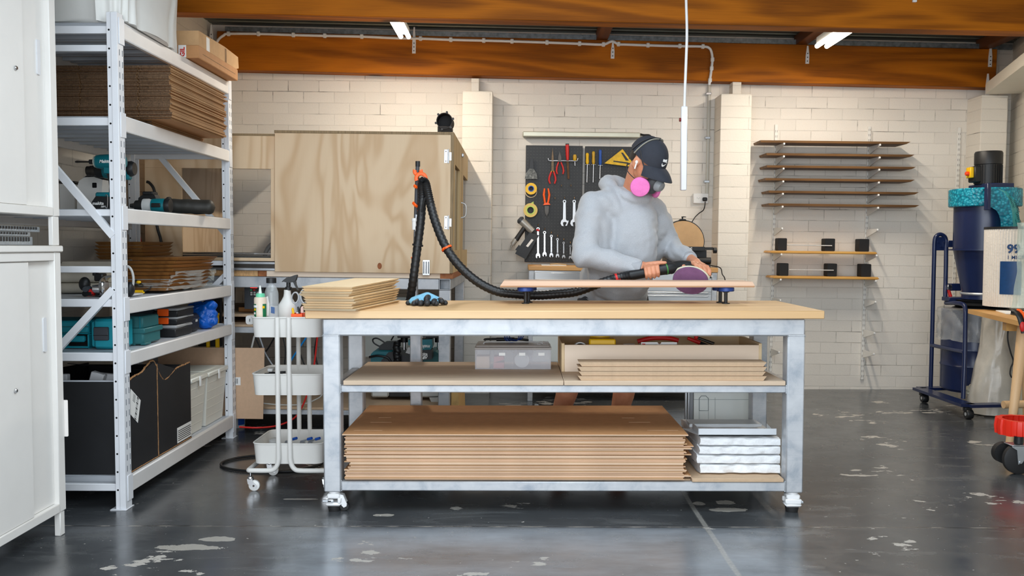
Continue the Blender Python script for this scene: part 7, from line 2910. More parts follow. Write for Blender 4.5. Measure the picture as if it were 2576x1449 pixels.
# stubby screwdriver
t = tool('stubby_screwdriver', 'stubby amber screwdriver at the right end of the chrome rail', 'screwdriver', 1446, 400)
rod([(1446, 389), (1446, 394), (1446, 402), (1446, 405)], [3.6, 4.8, 4.4, 3.0], mat('amber_handle', (204, 160, 34), 0.3, 0, 0.1), t, 'handle')
rod([(1446, 405), (1446.5, 417)], 1.2, CHROME, t, 'shank')
# three screwdrivers
for (px, y0, y1, y2, m, lab) in ((1477.5, 385, 413, 459, YELLOW, 'screwdriver with a yellow handle, leftmost on the right pegboard'), (1493, 381, 413, 459, mat('amber_handle', (204, 160, 34), 0.3, 0, 0.1), 'screwdriver with an amber handle between the yellow and blue ones'), (1510, 377, 415, 450, BLUE, 'screwdriver with a blue handle beside the yellow square')):
 t = tool('screwdriver', lab, 'screwdriver', px, y1, 'screwdrivers on the pegboard')
 rod([(px, y0), (px, y0 + 3), (px, y0 + 14), (px, y1 - 6), (px, y1)], [2.6, 4.0, 3.4, 4.2, 2.6], m, t, 'handle')
 rod([(px, y1), (px - 1, y2)], 1.3, CHROME, t, 'shank')
 rod([(px - 6, y1 + 1), (px + 6, y1 + 1)], 0.7, CHROME, t, 'hook', 0.01)
# rafter square
t = tool('speed_square', 'yellow triangular rafter square behind the cap of the person', 'square', 1560, 395)
b = MB(mat('worn_yellow', (226, 182, 22), 0.45, 0, 0.15, 25))
outer = [(1520, 411), (1566, 375), (1600, 421)]
holes_ = [[(1562, 384), (1567, 384), (1582, 404), (1574, 404)], [(1543, 404), (1581, 409), (1580, 412.5), (1543, 407)]]
b.prism([B3(*p) for p in outer], YT - 0.003, YT + 0.003)
part('plate', b, t)
for h in holes_:
 flat(h, BLACK, t, 'slot', 0.0075)
# orange pliers
t = tool('insulated_pliers', 'pliers with orange insulated handles below the tape rolls', 'pliers', 1375, 510)
rod([(1370, 474), (1368, 490), (1370, 503), (1371, 512)], [2.0, 2.8, 2.6, 2.4], ORANGE, t, 'handle')
rod([(1379, 474), (1382, 490), (1380, 503), (1378, 512)], [2.0, 2.8, 2.6, 2.4], ORANGE, t, 'handle')
flat([(1366, 516), (1370, 510), (1380, 510), (1385, 515)], ORANGE, t, 'guard', 0.014)
flat([(1370, 518), (1381, 518), (1380, 535), (1375.5, 544), (1371, 535)], DSTEEL, t, 'jaw', 0.012)
# adjustable spanners
for (px, lab) in ((1420, 'large silver adjustable spanner hanging in the middle of the pegboard'), (1444.5, 'adjustable spanner half hidden behind the sleeve of the person')):
 t = tool('adjustable_spanner', lab, 'spanner', px, 530, 'adjustable spanners')
 b = MB(ALU)
 p = G(px, 507)
 b.lathe([(2.2 * ST, -0.004), (4.2 * ST, -0.004), (4.2 * ST, 0.004), (2.2 * ST, 0.004), (2.2 * ST, -0.004)], (p.x, YT, p.z), 20, axis='y', cap=False)
 b.prism([B3(x + px - 1420, y) for x, y in [(1417, 510), (1423, 510), (1423.5, 552), (1427, 556), (1430, 554), (1430, 558), (1426, 568), (1422, 568), (1426, 560), (1421, 558), (1416, 560), (1417, 566), (1418, 569), (1413, 568), (1410, 562), (1412, 555), (1416, 551)]], YT - 0.005, YT + 0.005)
 part('body', b, t)
 peg(px, 499, 'steel peg holding the ' + ('large' if px < 1430 else 'half hidden') + ' adjustable spanner')
for (px, py, lab) in ((1412, 468, 'empty steel peg left of its twin below the chrome rail'), (1436, 468, 'empty steel peg right of its twin below the chrome rail'), (1395.5, 500, 'lone empty steel peg beside the orange pliers')):
 peg(px, py, lab)
# combination spanners
for i, (px, y0, y1) in enumerate(((1353.5, 576, 649), (1370, 585, 645), (1387, 594, 647), (1402.5, 602, 648), (1418, 611, 650), (1434.5, 619, 652))):
 nm = ('longest and leftmost', 'second from the left', 'third from the left', 'fourth from the left', 'fifth from the left', 'shortest, beside the sleeve')[i]
 t = tool('combination_spanner', 'chrome combination spanner, ' + nm + ', in the bottom row of the pegboard', 'spanner', px, y1, 'row of combination spanners')
 b = MB(CHROME)
 k = 1 - i * 0.07
 p = G(px, y0)
 b.lathe([(2.2 * k * ST, -0.005), (3.9 * k * ST, -0.005), (3.9 * k * ST, 0.005), (2.2 * k * ST, 0.005), (2.2 * k * ST, -0.005)], (p.x, YT, p.z), 18, axis='y', cap=False)
 b.prism([B3(px + x * k, y) for x, y in ((-2.0, y0 + 3), (2.0, y0 + 3), (2.2, y1 - 12), (-2.2, y1 - 12))], YT - 0.003, YT + 0.003)
 b.prism([B3(px + x * k, y1 + y * k) for x, y in ((-2.2, -13), (2.2, -13), (5.2, -8), (5.4, -2), (3.2, 0.5), (2.4, -4), (0, -6), (-2.4, -4), (-2.8, 1.0), (-5.6, -2), (-5.4, -8))], YT - 0.005, YT + 0.005)
 part('body', b, t)
 peg(px, y0 - 8, 'steel peg holding the spanner ' + nm + ' of the bottom row')
# nail gun
t = tool('nail_gun', 'black and silver nail gun hanging off the left edge of the pegboard', 'nail gun', 1320, 600)
NG = mat('cast_magnesium', (168, 166, 160), 0.4, 0.4, 0.06)
b = MB(NG)
ax0, ax1 = G(1312, 556, -0.05), G(1340, 582, -0.05)
b.tube([ax0, ax0.lerp(ax1, 0.4), ax1], [9.5 * ST, 9.5 * ST, 8 * ST], 18)
part('cylinder', b, t)
b = MB(DGREY)
d_ = (ax0 - ax1).normalized()
b.tube([ax0 + d_ * 0.0, ax0 + d_ * 0.018, ax0 + d_ * 0.03], [10 * ST, 10 * ST, 6 * ST], 18)
part('head_cap', b, t)
b = MB(BLACK)
b.tube([G(1320, 572, -0.05), G(1306, 592, -0.05), G(1298, 604, -0.05)], [6 * ST, 6 * ST, 6.5 * ST], 14)
part('grip', b, t)
b = MB(NG)
b.tube([G(1298, 602, -0.05), G(1289, 615, -0.05)], [6.5 * ST, 6.0 * ST], 14)
b.tube([G(1289, 615, -0.05), G(1286, 621, -0.05)], [3.0 * ST, 2.6 * ST], 10)
b.tube([G(1286, 621, -0.05), G(1283, 629, -0.05)], [2.0 * ST, 1.4 * ST], 10)
part('air_fitting', b, t)
flat([(1332, 585), (1356, 592), (1322, 652), (1296, 638), (1300, 630)], BLACK, t, 'magazine', 0.03, -0.05)
flat([(1337, 601), (1342, 604), (1328, 622), (1323, 619)], PAPER, t, 'sticker', 0.033, -0.05)
flat([(1296, 628), (1306, 615), (1309, 622), (1304, 632)], BLACK, t, 'trigger_guard', 0.012, -0.05)
rod([(1349, 578), (1357, 580)], 2.4, RED, t, 'depth_dial', -0.05)

ROW, COLUMN = 700, 1720
# ------------------------------------------------------------------ tool bench against the wall
YB = 6.87
t = thing('tool_bench', 'stainless drawer bench with a timber top against the back wall', 'bench', Q(1568, 900, 7.1), None, 'rear')
a, e = rect(1329, 666.5, 1807, 679.5, YB, 0.58, Q)
a2 = Q(1807, 684.5, YB)
TBW = wood('bench_slab', (198, 146, 84), (224, 176, 112), 'x', 30, 0.45, 4.0)
z1, z0 = Q(1568, 671.5, YB).z, Q(1568, 683, YB).z
b = MB(TBW)
b.box((a[0], YB, z0), (e[0], 7.44, z1), 0.003)
part('benchtop', b, t, 'timber top')
INOX = mat('brushed_stainless', (168, 168, 168), 0.28, 0.9, 0.08, 4, stretch=(0.3, 1, 4))
b = MB(INOX)
xl, xr = Q(1344, 690, YB).x, Q(1792, 690, YB).x
b.box((xl, YB + 0.012, 0.12), (xr, 7.4, z0), 0.002)
part('cabinet', b, t)
b = MB(STEEL)
for (x0, x1) in ((a[0] + 0.004, xl), (xr - 0.003, e[0] - 0.006)):
 for y in (YB + 0.004, 7.38):
  b.box((x0, y, 0.0), (x1, y + 0.045, z0), 0.003)
part('leg', b, t)
LEGS = None
for (pa, pb, hy) in ((684, 702, 703.5), (706, 728, 730.5), (733, 780, None), (785, 860, None)):
 b = MB(INOX)
 zz1, zz0 = Q(1568, pa + 4, YB).z, Q(1568, pb + 4, YB).z
 b.box((xl + 0.004, YB, zz0), (xr - 0.004, YB + 0.012, zz1), 0.002)
 d_ = part('drawer', b, t)
 b = MB(ALU)
 hz = Q(1568, (hy or pa + 6) + 4, YB).z
 b.box((xl + 0.01, YB - 0.022, hz - 0.006), (xr - 0.03, YB - 0.006, hz + 0.008), 0.004)
 for x in (xl + 0.03, xr - 0.05):
  b.box((x, YB - 0.01, hz - 0.005), (x + 0.02, YB + 0.001, hz + 0.005), 0.001)
 part('drawer_handle', b, d_)
b = MB(OFFW)
b.box((Q(1342, 0, YB).x, YB - 0.01, 0.31), (Q(1408, 0, YB).x, YB - 0.004, 0.50), 0.001)
part('white_drawer_face', b, t, 'white lower drawer face')
b = MB(BLACK)
p0, p1 = Q(1766, 700, YB - 0.002), Q(1790, 688, YB - 0.002)
b.box((p0.x, YB - 0.004, p0.z), (p1.x, YB, p1.z), 0.0005)
bd = part('badge', b, t, 'black badge')
b = MB(PAPER)
b.text("Tool's", 0.030, facing((p0.x + 0.004, YB - 0.0045, p0.z + 0.010)), 0.0004, 0.0008)
part('lettering', b, bd, 'white lettering')
b = MB(PAPER)
pp = Q(1388, 667, YB + 0.1)
b.box((Q(1362, 0, YB + 0.1).x, YB + 0.06, z1 + 0.0006), (Q(1424, 0, YB + 0.1).x, YB + 0.26, z1 + 0.006), 0.001)
single('paper_folder', b, 'cream paper folder lying on the tool bench below the pegboard', 'folder', None, 'rear')
b = MB(mat('pencil_wood', (196, 160, 110), 0.6, 0, 0.1))
b.tube([Q(1384, 665, YB + 0.06), Q(1400, 663.5, YB + 0.1), Q(1425, 666, YB + 0.07)], 0.005, 6)
single('pencil', b, 'thin wooden pencil lying on the cream paper folder', 'pencil', None, 'rear')

# disc sander on it
YD = 7.0
t = thing('disc_sander', 'black bench disc sander with a large tan disc on the tool bench', 'disc sander', Q(1735, 672, YD), None, 'rear')
sc = YD / 2280
c = Q(1718, 608, YD)
b = MB(BLACK)
b.lathe([(54 * sc, 0.0), (54.5 * sc, 0.004), (54.5 * sc, 0.05), (0, 0.052)], (c.x, YD, c.z), 60, axis='y')
part('guard', b, t)
b = MB(mat('tan_abrasive', (206, 168, 124), 0.85, 0, 0.08, 7, bump=0.3, bs=300))
b.lathe([(0, -0.006), (52 * sc, -0.006), (52 * sc, 0.01), (0, 0.01)], (c.x, YD, c.z), 60, axis='y')
part('disc', b, t, 'tan abrasive disc')
b = MB(BLACK)
h = lambda px, py: (Q(px, py, YD).x, Q(px, py, YD).z)
b.prism([h(1707, 556), (h(1712, 551)[0], h(0, 551)[1]), h(1724, 551), h(1729, 556)], YD + 0.0, YD + 0.05)
b.cyl((Q(1718, 550, YD).x, YD + 0.02, Q(0, 553, YD).z), (Q(1718, 545, YD).x, YD + 0.02, Q(0, 546, YD).z), 0.006, seg=10)
b.lathe([(0, 0), (0.019, 0), (0.017, 0.006), (0, 0.008)], (Q(1718, 0, YD).x, YD + 0.02, Q(0, 546.5, YD).z), 18)
part('clamp_knob', b, t)
b = MB(BLACK)
b.box((Q(1664, 0, YD - 0.17).x, YD - 0.17, Q(0, 631, YD - 0.17).z), (Q(1772, 0, YD - 0.17).x, YD - 0.01, Q(0, 620, YD - 0.17).z), 0.003)
b.box((Q(1740, 0, YD - 0.16).x, YD - 0.10, Q(0, 628, YD - 0.16).z), (Q(1797, 0, YD - 0.16).x, YD - 0.07, Q(0, 621, YD - 0.16).z), 0.003)
b.lathe([(0, 0), (0.022, 0), (0.022, 0.024), (0, 0.026)], (Q(1794, 0, YD - 0.1).x, YD - 0.085, Q(0, 629, YD - 0.1).z), 18, axis='x')
part('table', b, t)
b = MB(BLACK)
b.prism([h(1676, 629), h(1774, 629), h(1774, 648), h(1764, 652), h(1690, 665), h(1676, 665)], YD - 0.05, YD + 0.2)
b.cyl((Q(1740, 0, YD).x, YD - 0.08, Q(0, 655, YD).z), (Q(1781, 0, YD).x, YD - 0.08, Q(0, 655, YD).z), 0.026, seg=18)
b.box((Q(1672, 0, YD).x, YD - 0.10, z1 + 0.001), (Q(1780, 0, YD).x, YD + 0.22, z1 + 0.03), 0.004)
part('body', b, t)
b = MB(PAPER)
p = Q(1702, 627.5, YD - 0.172)
b.text('carbatec', 0.034, facing((p.x, YD - 0.1712, p.z)), 0.0004, 0.0012)
part('lettering', b, t, 'white lettering')
b = MB(BLACK)
b.tube(smoothpath([Q(1778, 664, 6.95), Q(1790, 668, 6.95), Q(1812, 674, 7.0), Q(1817, 690, 7.1), Q(1824, 705, 7.15), Q(1826, 760, 7.15)]), 0.004, 8)
single('black_cord', b, 'black cord falling off the right end of the tool bench', 'cord', None, 'rear')

ROW, COLUMN = 500, 2100
# ------------------------------------------------------------------ wall shelving with boards
WHITER = mat('white_bracket', (232, 230, 224), 0.4, 0, 0.02)
UP = []
for (xt, yt, xb_, yb_, lab) in ((1950, 313, 1941, 945, 'left slotted upright of the wall shelving'), (2184, 318, 2172, 955, 'middle slotted upright of the wall shelving'), (2407, 320, 2399, 940, 'right slotted upright of the wall shelving by the dust collector')):
 a, e = Q(xt, yt, 7.455), Q(xb_, yb_, 7.455)
 x = (a.x + e.x) / 2
 UP.append(x)
 t = thing('shelf_upright', lab, 'shelf upright', (x, 7.46, e.z), 'slotted shelf uprights', 'rear')
 b = MB(WHITER)
 b.box((x - 0.013, 7.452, e.z), (x + 0.013, 7.469, a.z), 0.002)
 p = part('upright', b, t)
 b = MB(mat('slot_dark', (110, 106, 98), 0.8, 0, 0))
 z = e.z + 0.02
 while z < a.z - 0.03:
  for s in (-0.007, 0.005):
   b.box((x + s, 7.4512, z), (x + s + 0.0025, 7.4525, z + 0.018), 0)
  z += 0.042
 o = part('slots', b, p)
BRK = []


def bracket(ui, py, lab, ln=0.23):
 x = UP[ui]
 z = Q(1305 + (UP[ui]) * 2280 / 7.45, py, 7.45).z
 t = thing('shelf_bracket', lab, 'shelf bracket', (x, 7.45, z - 0.07), 'white shelf brackets', 'rear')
 b = MB(WHITER)
 y1 = 7.4505
 b.prism([(y1, z), (y1 - ln, z), (y1 - ln, z - 0.014), (y1 - ln + 0.01, z - 0.018), (y1, z - 0.066)], x - 0.0035, x + 0.0035, 'yz')
 part('plate', b, t)
 b = MB(WHITEB)
 b.box((x - 0.006, y1 - ln - 0.006, z - 0.016), (x + 0.006, y1 - ln + 0.02, z), 0.003)
 part('tip', b, t)
 return z


rows = [(1913, 2291, 352.5, 357), (1928, 2301, 384, 390), (1929, 2304.5, 415, 420.5), (1925, 2301.6, 447.5, 452.5), (1933.5, 2312, 479.5, 483.5), (1933.5, 2313, 511.5, 516)]
ordn = ('topmost', 'second', 'third', 'fourth', 'fifth', 'sixth')
YF = 7.22
for i, (x0, x1, ya, yb) in enumerate(rows):
 z1 = (Q(x0, ya, YF).z + Q(x1, yb, YF).z) / 2
 th = 0.017
 xa, xb = Q(x0, ya, YF).x, Q(x1, yb, YF).x
 b = MB(OAKD)
 ch = 0.03
 b.add([(xa, YF, z1), (xb, YF, z1), (xb, 7.44, z1), (xa, 7.44, z1), (xa + ch * .2, YF + 0.006, z1 - th), (xb - ch, YF + 0.006, z1 - th), (xb - ch, 7.44, z1 - th), (xa + ch * .2, 7.44, z1 - th)],
    [(0, 1, 2, 3), (7, 6, 5, 4), (0, 4, 5, 1), (1, 5, 6, 2), (2, 6, 7, 3), (3, 7, 4, 0)])
 single('wall_board', b, 'dark brown timber board, ' + ordn[i] + ' from the top of the wall shelving', 'shelf board', 'dark timber boards on the wall shelving', 'rear', 0)
 for u in (0, 1):
  x = UP[u]
  zz = z1 - th - 0.0006
  t = thing('shelf_bracket', 'white bracket on the %s upright under the %s dark board' % (('left', 'middle')[u], ordn[i]), 'shelf bracket', (x, 7.45, zz - 0.07), 'white shelf brackets', 'rear')
  b = MB(WHITER)
  y1 = 7.4505
  ln = 0.225
  b.prism([(y1 - 0.0008, zz), (y1 - ln, zz), (y1 - ln, zz - 0.014), (y1 - ln + 0.01, zz - 0.018), (y1, zz - 0.066)], x - 0.0035, x + 0.0035, 'yz')
  p = part('plate', b, t)
  b = MB(WHITEB)
  b.box((x - 0.007, y1 - ln - 0.006, zz - 0.016), (x + 0.007, y1 - ln + 0.03, zz), 0.003)
  part('tip', b, p)
for i, (x0, x1, ya, yb, ze) in enumerate(((1938, 2207, 630, 634, 0), (1943.6, 2212, 693.5, 698, 0))):
 z1 = (Q(x0, ya, YF).z + Q(x1, yb, YF).z) / 2
 xa, xb = Q(x0, ya, YF).x, Q(x1, yb, YF).x
 th = 0.021
 b = MB(OAKL)
 b.add([(xa + 0.012, YF, z1), (xb - 0.012, YF, z1), (xb - 0.012, 7.43, z1), (xa + 0.012, 7.43, z1), (xa, YF, z1 - th * 0.7), (xb, YF, z1 - th * 0.7), (xb, 7.43, z1 - th * 0.7), (xa, 7.43, z1 - th * 0.7), (xa + 0.02, YF + 0.004, z1 - th), (xb - 0.02, YF + 0.004, z1 - th), (xb - 0.02, 7.43, z1 - th), (xa + 0.02, 7.43, z1 - th)],
    [(0, 1, 2, 3), (11, 10, 9, 8), (0, 4, 5, 1), (1, 5, 6, 2), (2, 6, 7, 3), (3, 7, 4, 0), (4, 8, 9, 5), (5, 9, 10, 6), (6, 10, 11, 7), (7, 11, 8, 4)])
 single('wall_board', b, 'golden oak board, ' + ('upper' if i == 0 else 'lower') + ' of the two carrying black blocks', 'shelf board', 'golden oak boards on the wall shelving', 'rear', 0)
 for u in (0, 1):
  x = UP[u]
  zz = z1 - th - 0.0006
  t = thing('shelf_bracket', 'white bracket on the %s upright under the %s golden oak board' % (('left', 'middle')[u], ('upper', 'lower')[i]), 'shelf bracket', (x, 7.45, zz - 0.07), 'white shelf brackets', 'rear')
  b = MB(WHITER)
  y1 = 7.4505
  ln = 0.225
  b.prism([(y1 - 0.0008, zz), (y1 - ln, zz), (y1 - ln, zz - 0.014), (y1 - ln + 0.01, zz - 0.018), (y1, zz - 0.066)], x - 0.0035, x + 0.0035, 'yz')
  p = part('plate', b, t)
  b = MB(WHITEB)
  b.box((x - 0.007, y1 - ln - 0.006, zz - 0.016), (x + 0.007, y1 - ln + 0.03, zz), 0.003)
  part('tip', b, p)
 # black blocks and rods
 bx = ((1958, 1980, 599), (2076, 2101, 600), (2162, 2187, 601)) if i == 0 else ((1962, 1984, 662), (2082, 2106, 663), (2167, 2192, 664))
 yblk = 7.26
 for k, (xx0, xx1, yt_) in enumerate(bx):
  b = MB(BLACKM)
  A0, A1 = Q(xx0, yt_, yblk), Q(xx1, yt_, yblk)
  b.M = None
  pr = rrect(A0.x, z1 + 0.0008, A1.x, A0.z, 0.008, 4)
  b.prism(pr, yblk, yblk + 0.09)
  single('black_block', b, 'black rounded block, %s on the %s golden oak board' % (('left one', 'middle one', 'right one')[k], ('upper', 'lower')[i]), 'block', 'black blocks on the golden oak boards', 'rear')
 yr = 617 if i == 0 else 679
 xr0, xr1 = (1980.5, 2093) if i == 0 else (1984.5, 2097)
 b = MB(LGREY)
 A0, A1 = Q(xr0, yr - 0.5, yblk - 0.008), Q(xr1, yr + 1, yblk - 0.008)
 b.tube([A0, A1], 0.0042, 8)
 single('steel_rod', b, 'thin bright steel rod against the black blocks of the %s golden oak board' % ('upper', 'lower')[i], 'rod', 'steel rods', 'rear')
for (u, py, lab) in ((0, 574, 'empty white bracket on the left upright above the oak boards'), (1, 577, 'empty white bracket on the middle upright above the oak boards'), (1, 753, 'empty white bracket on the middle upright just below the oak boards'), (0, 749, 'empty white bracket on the left upright just below the oak boards'), (1, 829, 'empty white bracket, second from the bottom of the middle upright'), (1, 880, 'empty white bracket at the bottom of the middle upright'), (0, 876, 'empty white bracket low on the left upright behind the workbench leg')):
 bracket(u, py, lab)

# pendant drop tube over the bench
t = thing('pendant_tube', 'white square drop tube hanging on a white cable from the roof', 'pendant', P(1720, 480, 5.0))
xx = P(1720, 375, 5.0).x
b = MB(mat('white_drop_tube', (240, 242, 246), 0.35, 0, 0.01))
z0, z1 = P(1720, 479, 5.0).z, P(1720, 268, 5.0).z
b.box((xx - 0.0165, 4.985, z0), (xx + 0.0165, 5.018, z1), 0.004)
tb = part('tube', b, t)
b = MB(WHITE)
b.tube(smoothpath([P(1722, 268, 5.0), P(1723, 230, 5.0), P(1726, 150, 5.0), P(1728, 80, 5.0), P(1726, 1, 5.0), P(1725, -60, 5.0), P(1725, -118, 5.0)], 6), 0.0075, 10)
part('cable', b, t)
b = MB(mat('dark_red_knob', (120, 22, 20), 0.4, 0, 0.05))
b.lathe([(0, -0.008), (0.010, -0.008), (0.010, 0.012), (0, 0.012)], (xx - 0.018, 5.0, P(0, 301, 5.0).z), 14, axis='x')
part('switch', b, tb, 'dark red switch')
b = MB(WHITE)
p = QR(2304, 2, 5.49)
b.box((p.x - 0.012, 5.50, p.z - 0.004), (p.x + 0.012, 5.516, p.z + 0.12), 0.002)
single('strap_bracket', b, 'white strap end on the face of the nearer roof beam at the top right', 'bracket', None, 'roof')

ROW, COLUMN = 640, 2470
# ------------------------------------------------------------------ dust collector
t = thing('dust_collector', 'navy cyclone dust collector with a teal wrapped blower in the right back corner', 'dust collector', P(2440, 1030, 6.6))
YK = 6.62
sk = YK / 2280
K = lambda px, py, Y=YK: P(px, py, Y)
cx = K(2478, 560).x
b = MB(NAVY)
R = 72 * sk
b.lathe([(R, K(0, 628).z), (R, K(0, 500).z), (0, K(0, 500).z)], (cx, YK, 0), 48)
b.lathe([(R * 1.14, K(0, 630).z), (R * 1.14, K(0, 626.5).z), (R, K(0, 626.5).z)], (cx, YK, 0), 48, cap=False)
cy_ = part('cyclone_barrel', b, t)
b = MB(NAVY)
b.lathe([(R * 0.68, K(0, 738).z), (R * 0.985, K(0, 629).z)], (cx, YK, 0), 48, cap=False)
b.lathe([(R * 0.7, K(0, 752).z), (R * 0.7, K(0, 738).z), (R * 0.66, K(0, 738).z)], (cx, YK, 0), 40)
part('cone', b, t)
b = MB(ALU)
b.lathe([(R * 0.72, K(0, 741).z), (R * 0.74, K(0, 738).z), (R * 0.72, K(0, 735).z)], (cx, YK, 0), 40, cap=False)
part('clamp_band', b, t)
b = MB(BLACK)
b.lathe([(R * 0.90, K(0, 774).z), (R * 0.78, K(0, 771).z), (R * 0.9, K(0, 766).z), (R * 0.72, K(0, 760).z), (R * 0.8, K(0, 754).z)], (cx - 0.02, YK, 0), 36)
part('flexible_collar', b, t)
# teal wrapped blower
TW = NT('teal_bubble_wrap')
vo = TW.n('ShaderNodeTexVoronoi')
TW.link(TW.mapping((1, 1, 1)), vo.inputs['Vector'])
vo.inputs['Scale'].default_value = 55
TW.col(TW.ramp(vo.outputs['Distance'], [(0.0, c8(70, 190, 214)), (0.5, c8(4, 138, 160)), (0.8, c8(4, 104, 130))]))
TW.bump(vo.outputs['Distance'], 0.6, 0.01)
TW.set(Roughness=0.25)
TF = mat('teal_film', (6, 178, 186), 0.3, 0, 0.06)
b = MB(TW.m)
zt, zb_ = K(0, 476).z, K(0, 521).z
b.lathe([(0, zt), (R * 1.12, zt), (R * 1.15, zt - 0.008), (R * 1.15, zb_ + 0.008), (R * 1.12, zb_), (0, zb_)], (cx - 0.005, YK, 0), 44)
bl = part('blower', b, t, 'teal bubble wrapped blower housing')
# outlet elbow sweeping to the right and down, towards the viewer
ex0, ey0 = K(2470, 500, 6.35).x, 6.35
prf = []
b = MB(TW.m)
n = 12
w0, w1 = 6.22, 6.46
xi, zi = K(2462, 0, 6.3).x, None
xo = lambda px: K(px, 0, 6.3).x
zo = lambda py: K(0, py, 6.3).z
outer = [(xo(2466), zo(474)), (xo(2490), zo(476)), (xo(2508), zo(487)), (xo(2520), zo(505)), (xo(2527), zo(530)), (xo(2531), zo(572))]
inner = [(xo(2466), zo(522)), (xo(2478), zo(524)), (xo(2488), zo(530)), (xo(2495), zo(540)), (xo(2500), zo(555)), (xo(2501), zo(572))]
b.prism(outer + inner[::-1], w0, w0 + 0.003)
el = part('outlet_side', b, t, 'quilted teal outlet side')
b = MB(TF)
outer2 = [(xo(2490), zo(474)), (xo(2520), zo(474)), (xo(2555), zo(480)), (xo(2572), zo(500)), (xo(2584), zo(530)), (xo(2590), zo(572))]
vs = []
for (p, q2) in zip([(xo(2466), zo(474))] + outer[1:], outer2):
 vs += [(p[0], w0, p[1]), (q2[0], w0 + 0.20, q2[1] + 0.0)]
b.add(vs, [(2 * i, 2 * i + 2, 2 * i + 3, 2 * i + 1) for i in range(len(outer2) - 1)])
b.box((xo(2531), w0, zo(572)), (xo(2590), w0 + 0.2, zo(571)), 0)
ef = part('outlet_film', b, t, 'smooth teal film with print')
b = MB(mat('dark_teal_print', (4, 84, 92), 0.4, 0, 0))
for (fx_, fz_) in ((2520, 495), (2545, 505), (2533, 535), (2556, 535), (2545, 558), (2568, 560)):
 u = (fx_ - 2510) / 70
 p = Vector((xo(fx_), w0 + 0.0 + max(0, min(1, u)) * 0.17 - 0.012, zo(fz_)))
 b.text('CARBATEC', 0.022, facing(p, (0.5, 0.35, -0.8), (0.6, 0, 0.5)), 0.0004, 0.0006)
part('film_print', b, ef)
# motor
b = MB(BLACK)
mx = K(2481, 0).x
rm = 31.5 * sk
b.lathe([(rm, K(0, 464).z), (rm * 0.97, K(0, 463).z), (rm * 0.97, K(0, 415).z), (rm * 1.03, K(0, 414).z), (rm * 1.03, K(0, 386).z), (rm * 0.96, K(0, 381.5).z), (0, K(0, 381).z)], (mx, YK, 0), 36)
mo = part('motor', b, t, 'black motor')
b = MB(BLACK)
for k in range(30):
 a = 2 * PI * k / 30
 b.box((rm * 0.9, -0.003, K(0, 462).z), (rm * 1.03, 0.003, K(0, 416).z), 0, Matrix.Translation((mx, YK, 0)) @ Matrix.Rotation(a, 4, 'Z'))
fo = part('cooling_fin', b, mo)
fo['kind'] = 'stuff'
b = MB(BLACK)
b.box((K(2439, 0).x, YK - 0.05, K(0, 459).z), (K(2462, 0).x, YK + 0.05, K(0, 419).z), 0.006)
sb = part('switch_box', b, mo)
b = MB(YELLOW)
b.box((K(2431, 0).x, YK - 0.034, K(0, 448).z), (K(2440, 0).x, YK + 0.034, K(0, 421).z), 0.004)
part('switch_plate', b, sb)
b = MB(mat('red_orange_button', (236, 70, 22), 0.4, 0, 0.02))
b.lathe([(0, -0.022), (0.012, -0.022), (0.016, -0.016), (0.016, 0.0), (0, 0.0)], (K(2431, 0).x, YK - 0.005, K(0, 437).z), 18, axis='x')
part('stop_button', b, sb)
b = MB(NAVY)
b.box((K(2456, 0).x, YK - 0.14, K(0, 476).z), (K(2521, 0).x, YK + 0.14, K(0, 463.5).z), 0.004)
part('mounting_frame', b, t)
b = MB(NAVY)
b.box((K(2456, 0, 6.3).x, 6.17, K(0, 530, 6.3).z), (K(2465, 0, 6.3).x, 6.215, K(0, 464, 6.3).z), 0.003)
part('support_bracket', b, t)
# frame with handle
POST = [Vector(K(2341, 977, 6.95)), Vector(K(2346, 800, 6.92)), Vector(K(2350, 640, 6.9))]
b = MB(NAVY)
arc_ = [K(2350, 640, 6.9), K(2351, 608, 6.9), K(2355, 595, 6.9), K(2365, 589.5, 6.9), K(2376, 595, 6.9), K(2380, 608, 6.9), K(2380, 640, 6.88), K(2379, 700, 6.85), K(2378, 742, 6.8), K(2381, 755, 6.78), K(2392, 760, 6.76)]
b.tube(POST[:2] + smoothpath(arc_, 4), 0.0155, 12)
part('handle_post', b, t)
b = MB(NAVY)
b.prism([(K(x, y, 6.9).x, K(x, y, 6.9).z) for x, y in ((2353, 630), (2353, 605), (2358, 596), (2371, 596), (2378, 605), (2378, 630))], 6.888, 6.896)
for (x, y) in ((2358, 609), (2372, 609), (2365, 620)):
 b.cyl((K(x, y, 6.9).x, 6.888, K(x, y, 6.9).z), (K(x, y, 6.9).x, 6.882, K(x, y, 6.9).z), 0.006, seg=8)
part('handle_plate', b, t)
b = MB(NAVY)
for (y0, y1, xr_) in ((605, 622, 2426), (713, 731, 2440)):
 A, E = K(2380, y1, 6.87), K(xr_, y0, 6.87)
 b.box((A.x, 6.84, A.z), (E.x, 6.865, E.z), 0.003)
A, E = K(2378, 757, 6.72), K(2492, 747, 6.72)
b.box((A.x, 6.66, A.z), (E.x, 6.78, E.z), 0.003)
part('support_arm', b, t)
b = MB(NAVY)
b.tube(smoothpath([K(2380, 762, 6.76), K(2400, 762, 6.6), K(2418, 764, 6.5), K(2427, 770, 6.46), K(2429, 785, 6.44)], 5) + [K(2427, 900, 6.4), K(2423, 1003, 6.38)], 0.0155, 12)
part('front_post', b, t)
b = MB(NAVY)
b.tube([K(2343, 868, 6.93), K(2425, 886, 6.41)], 0.0145, 12)
part('cross_bar', b, t)
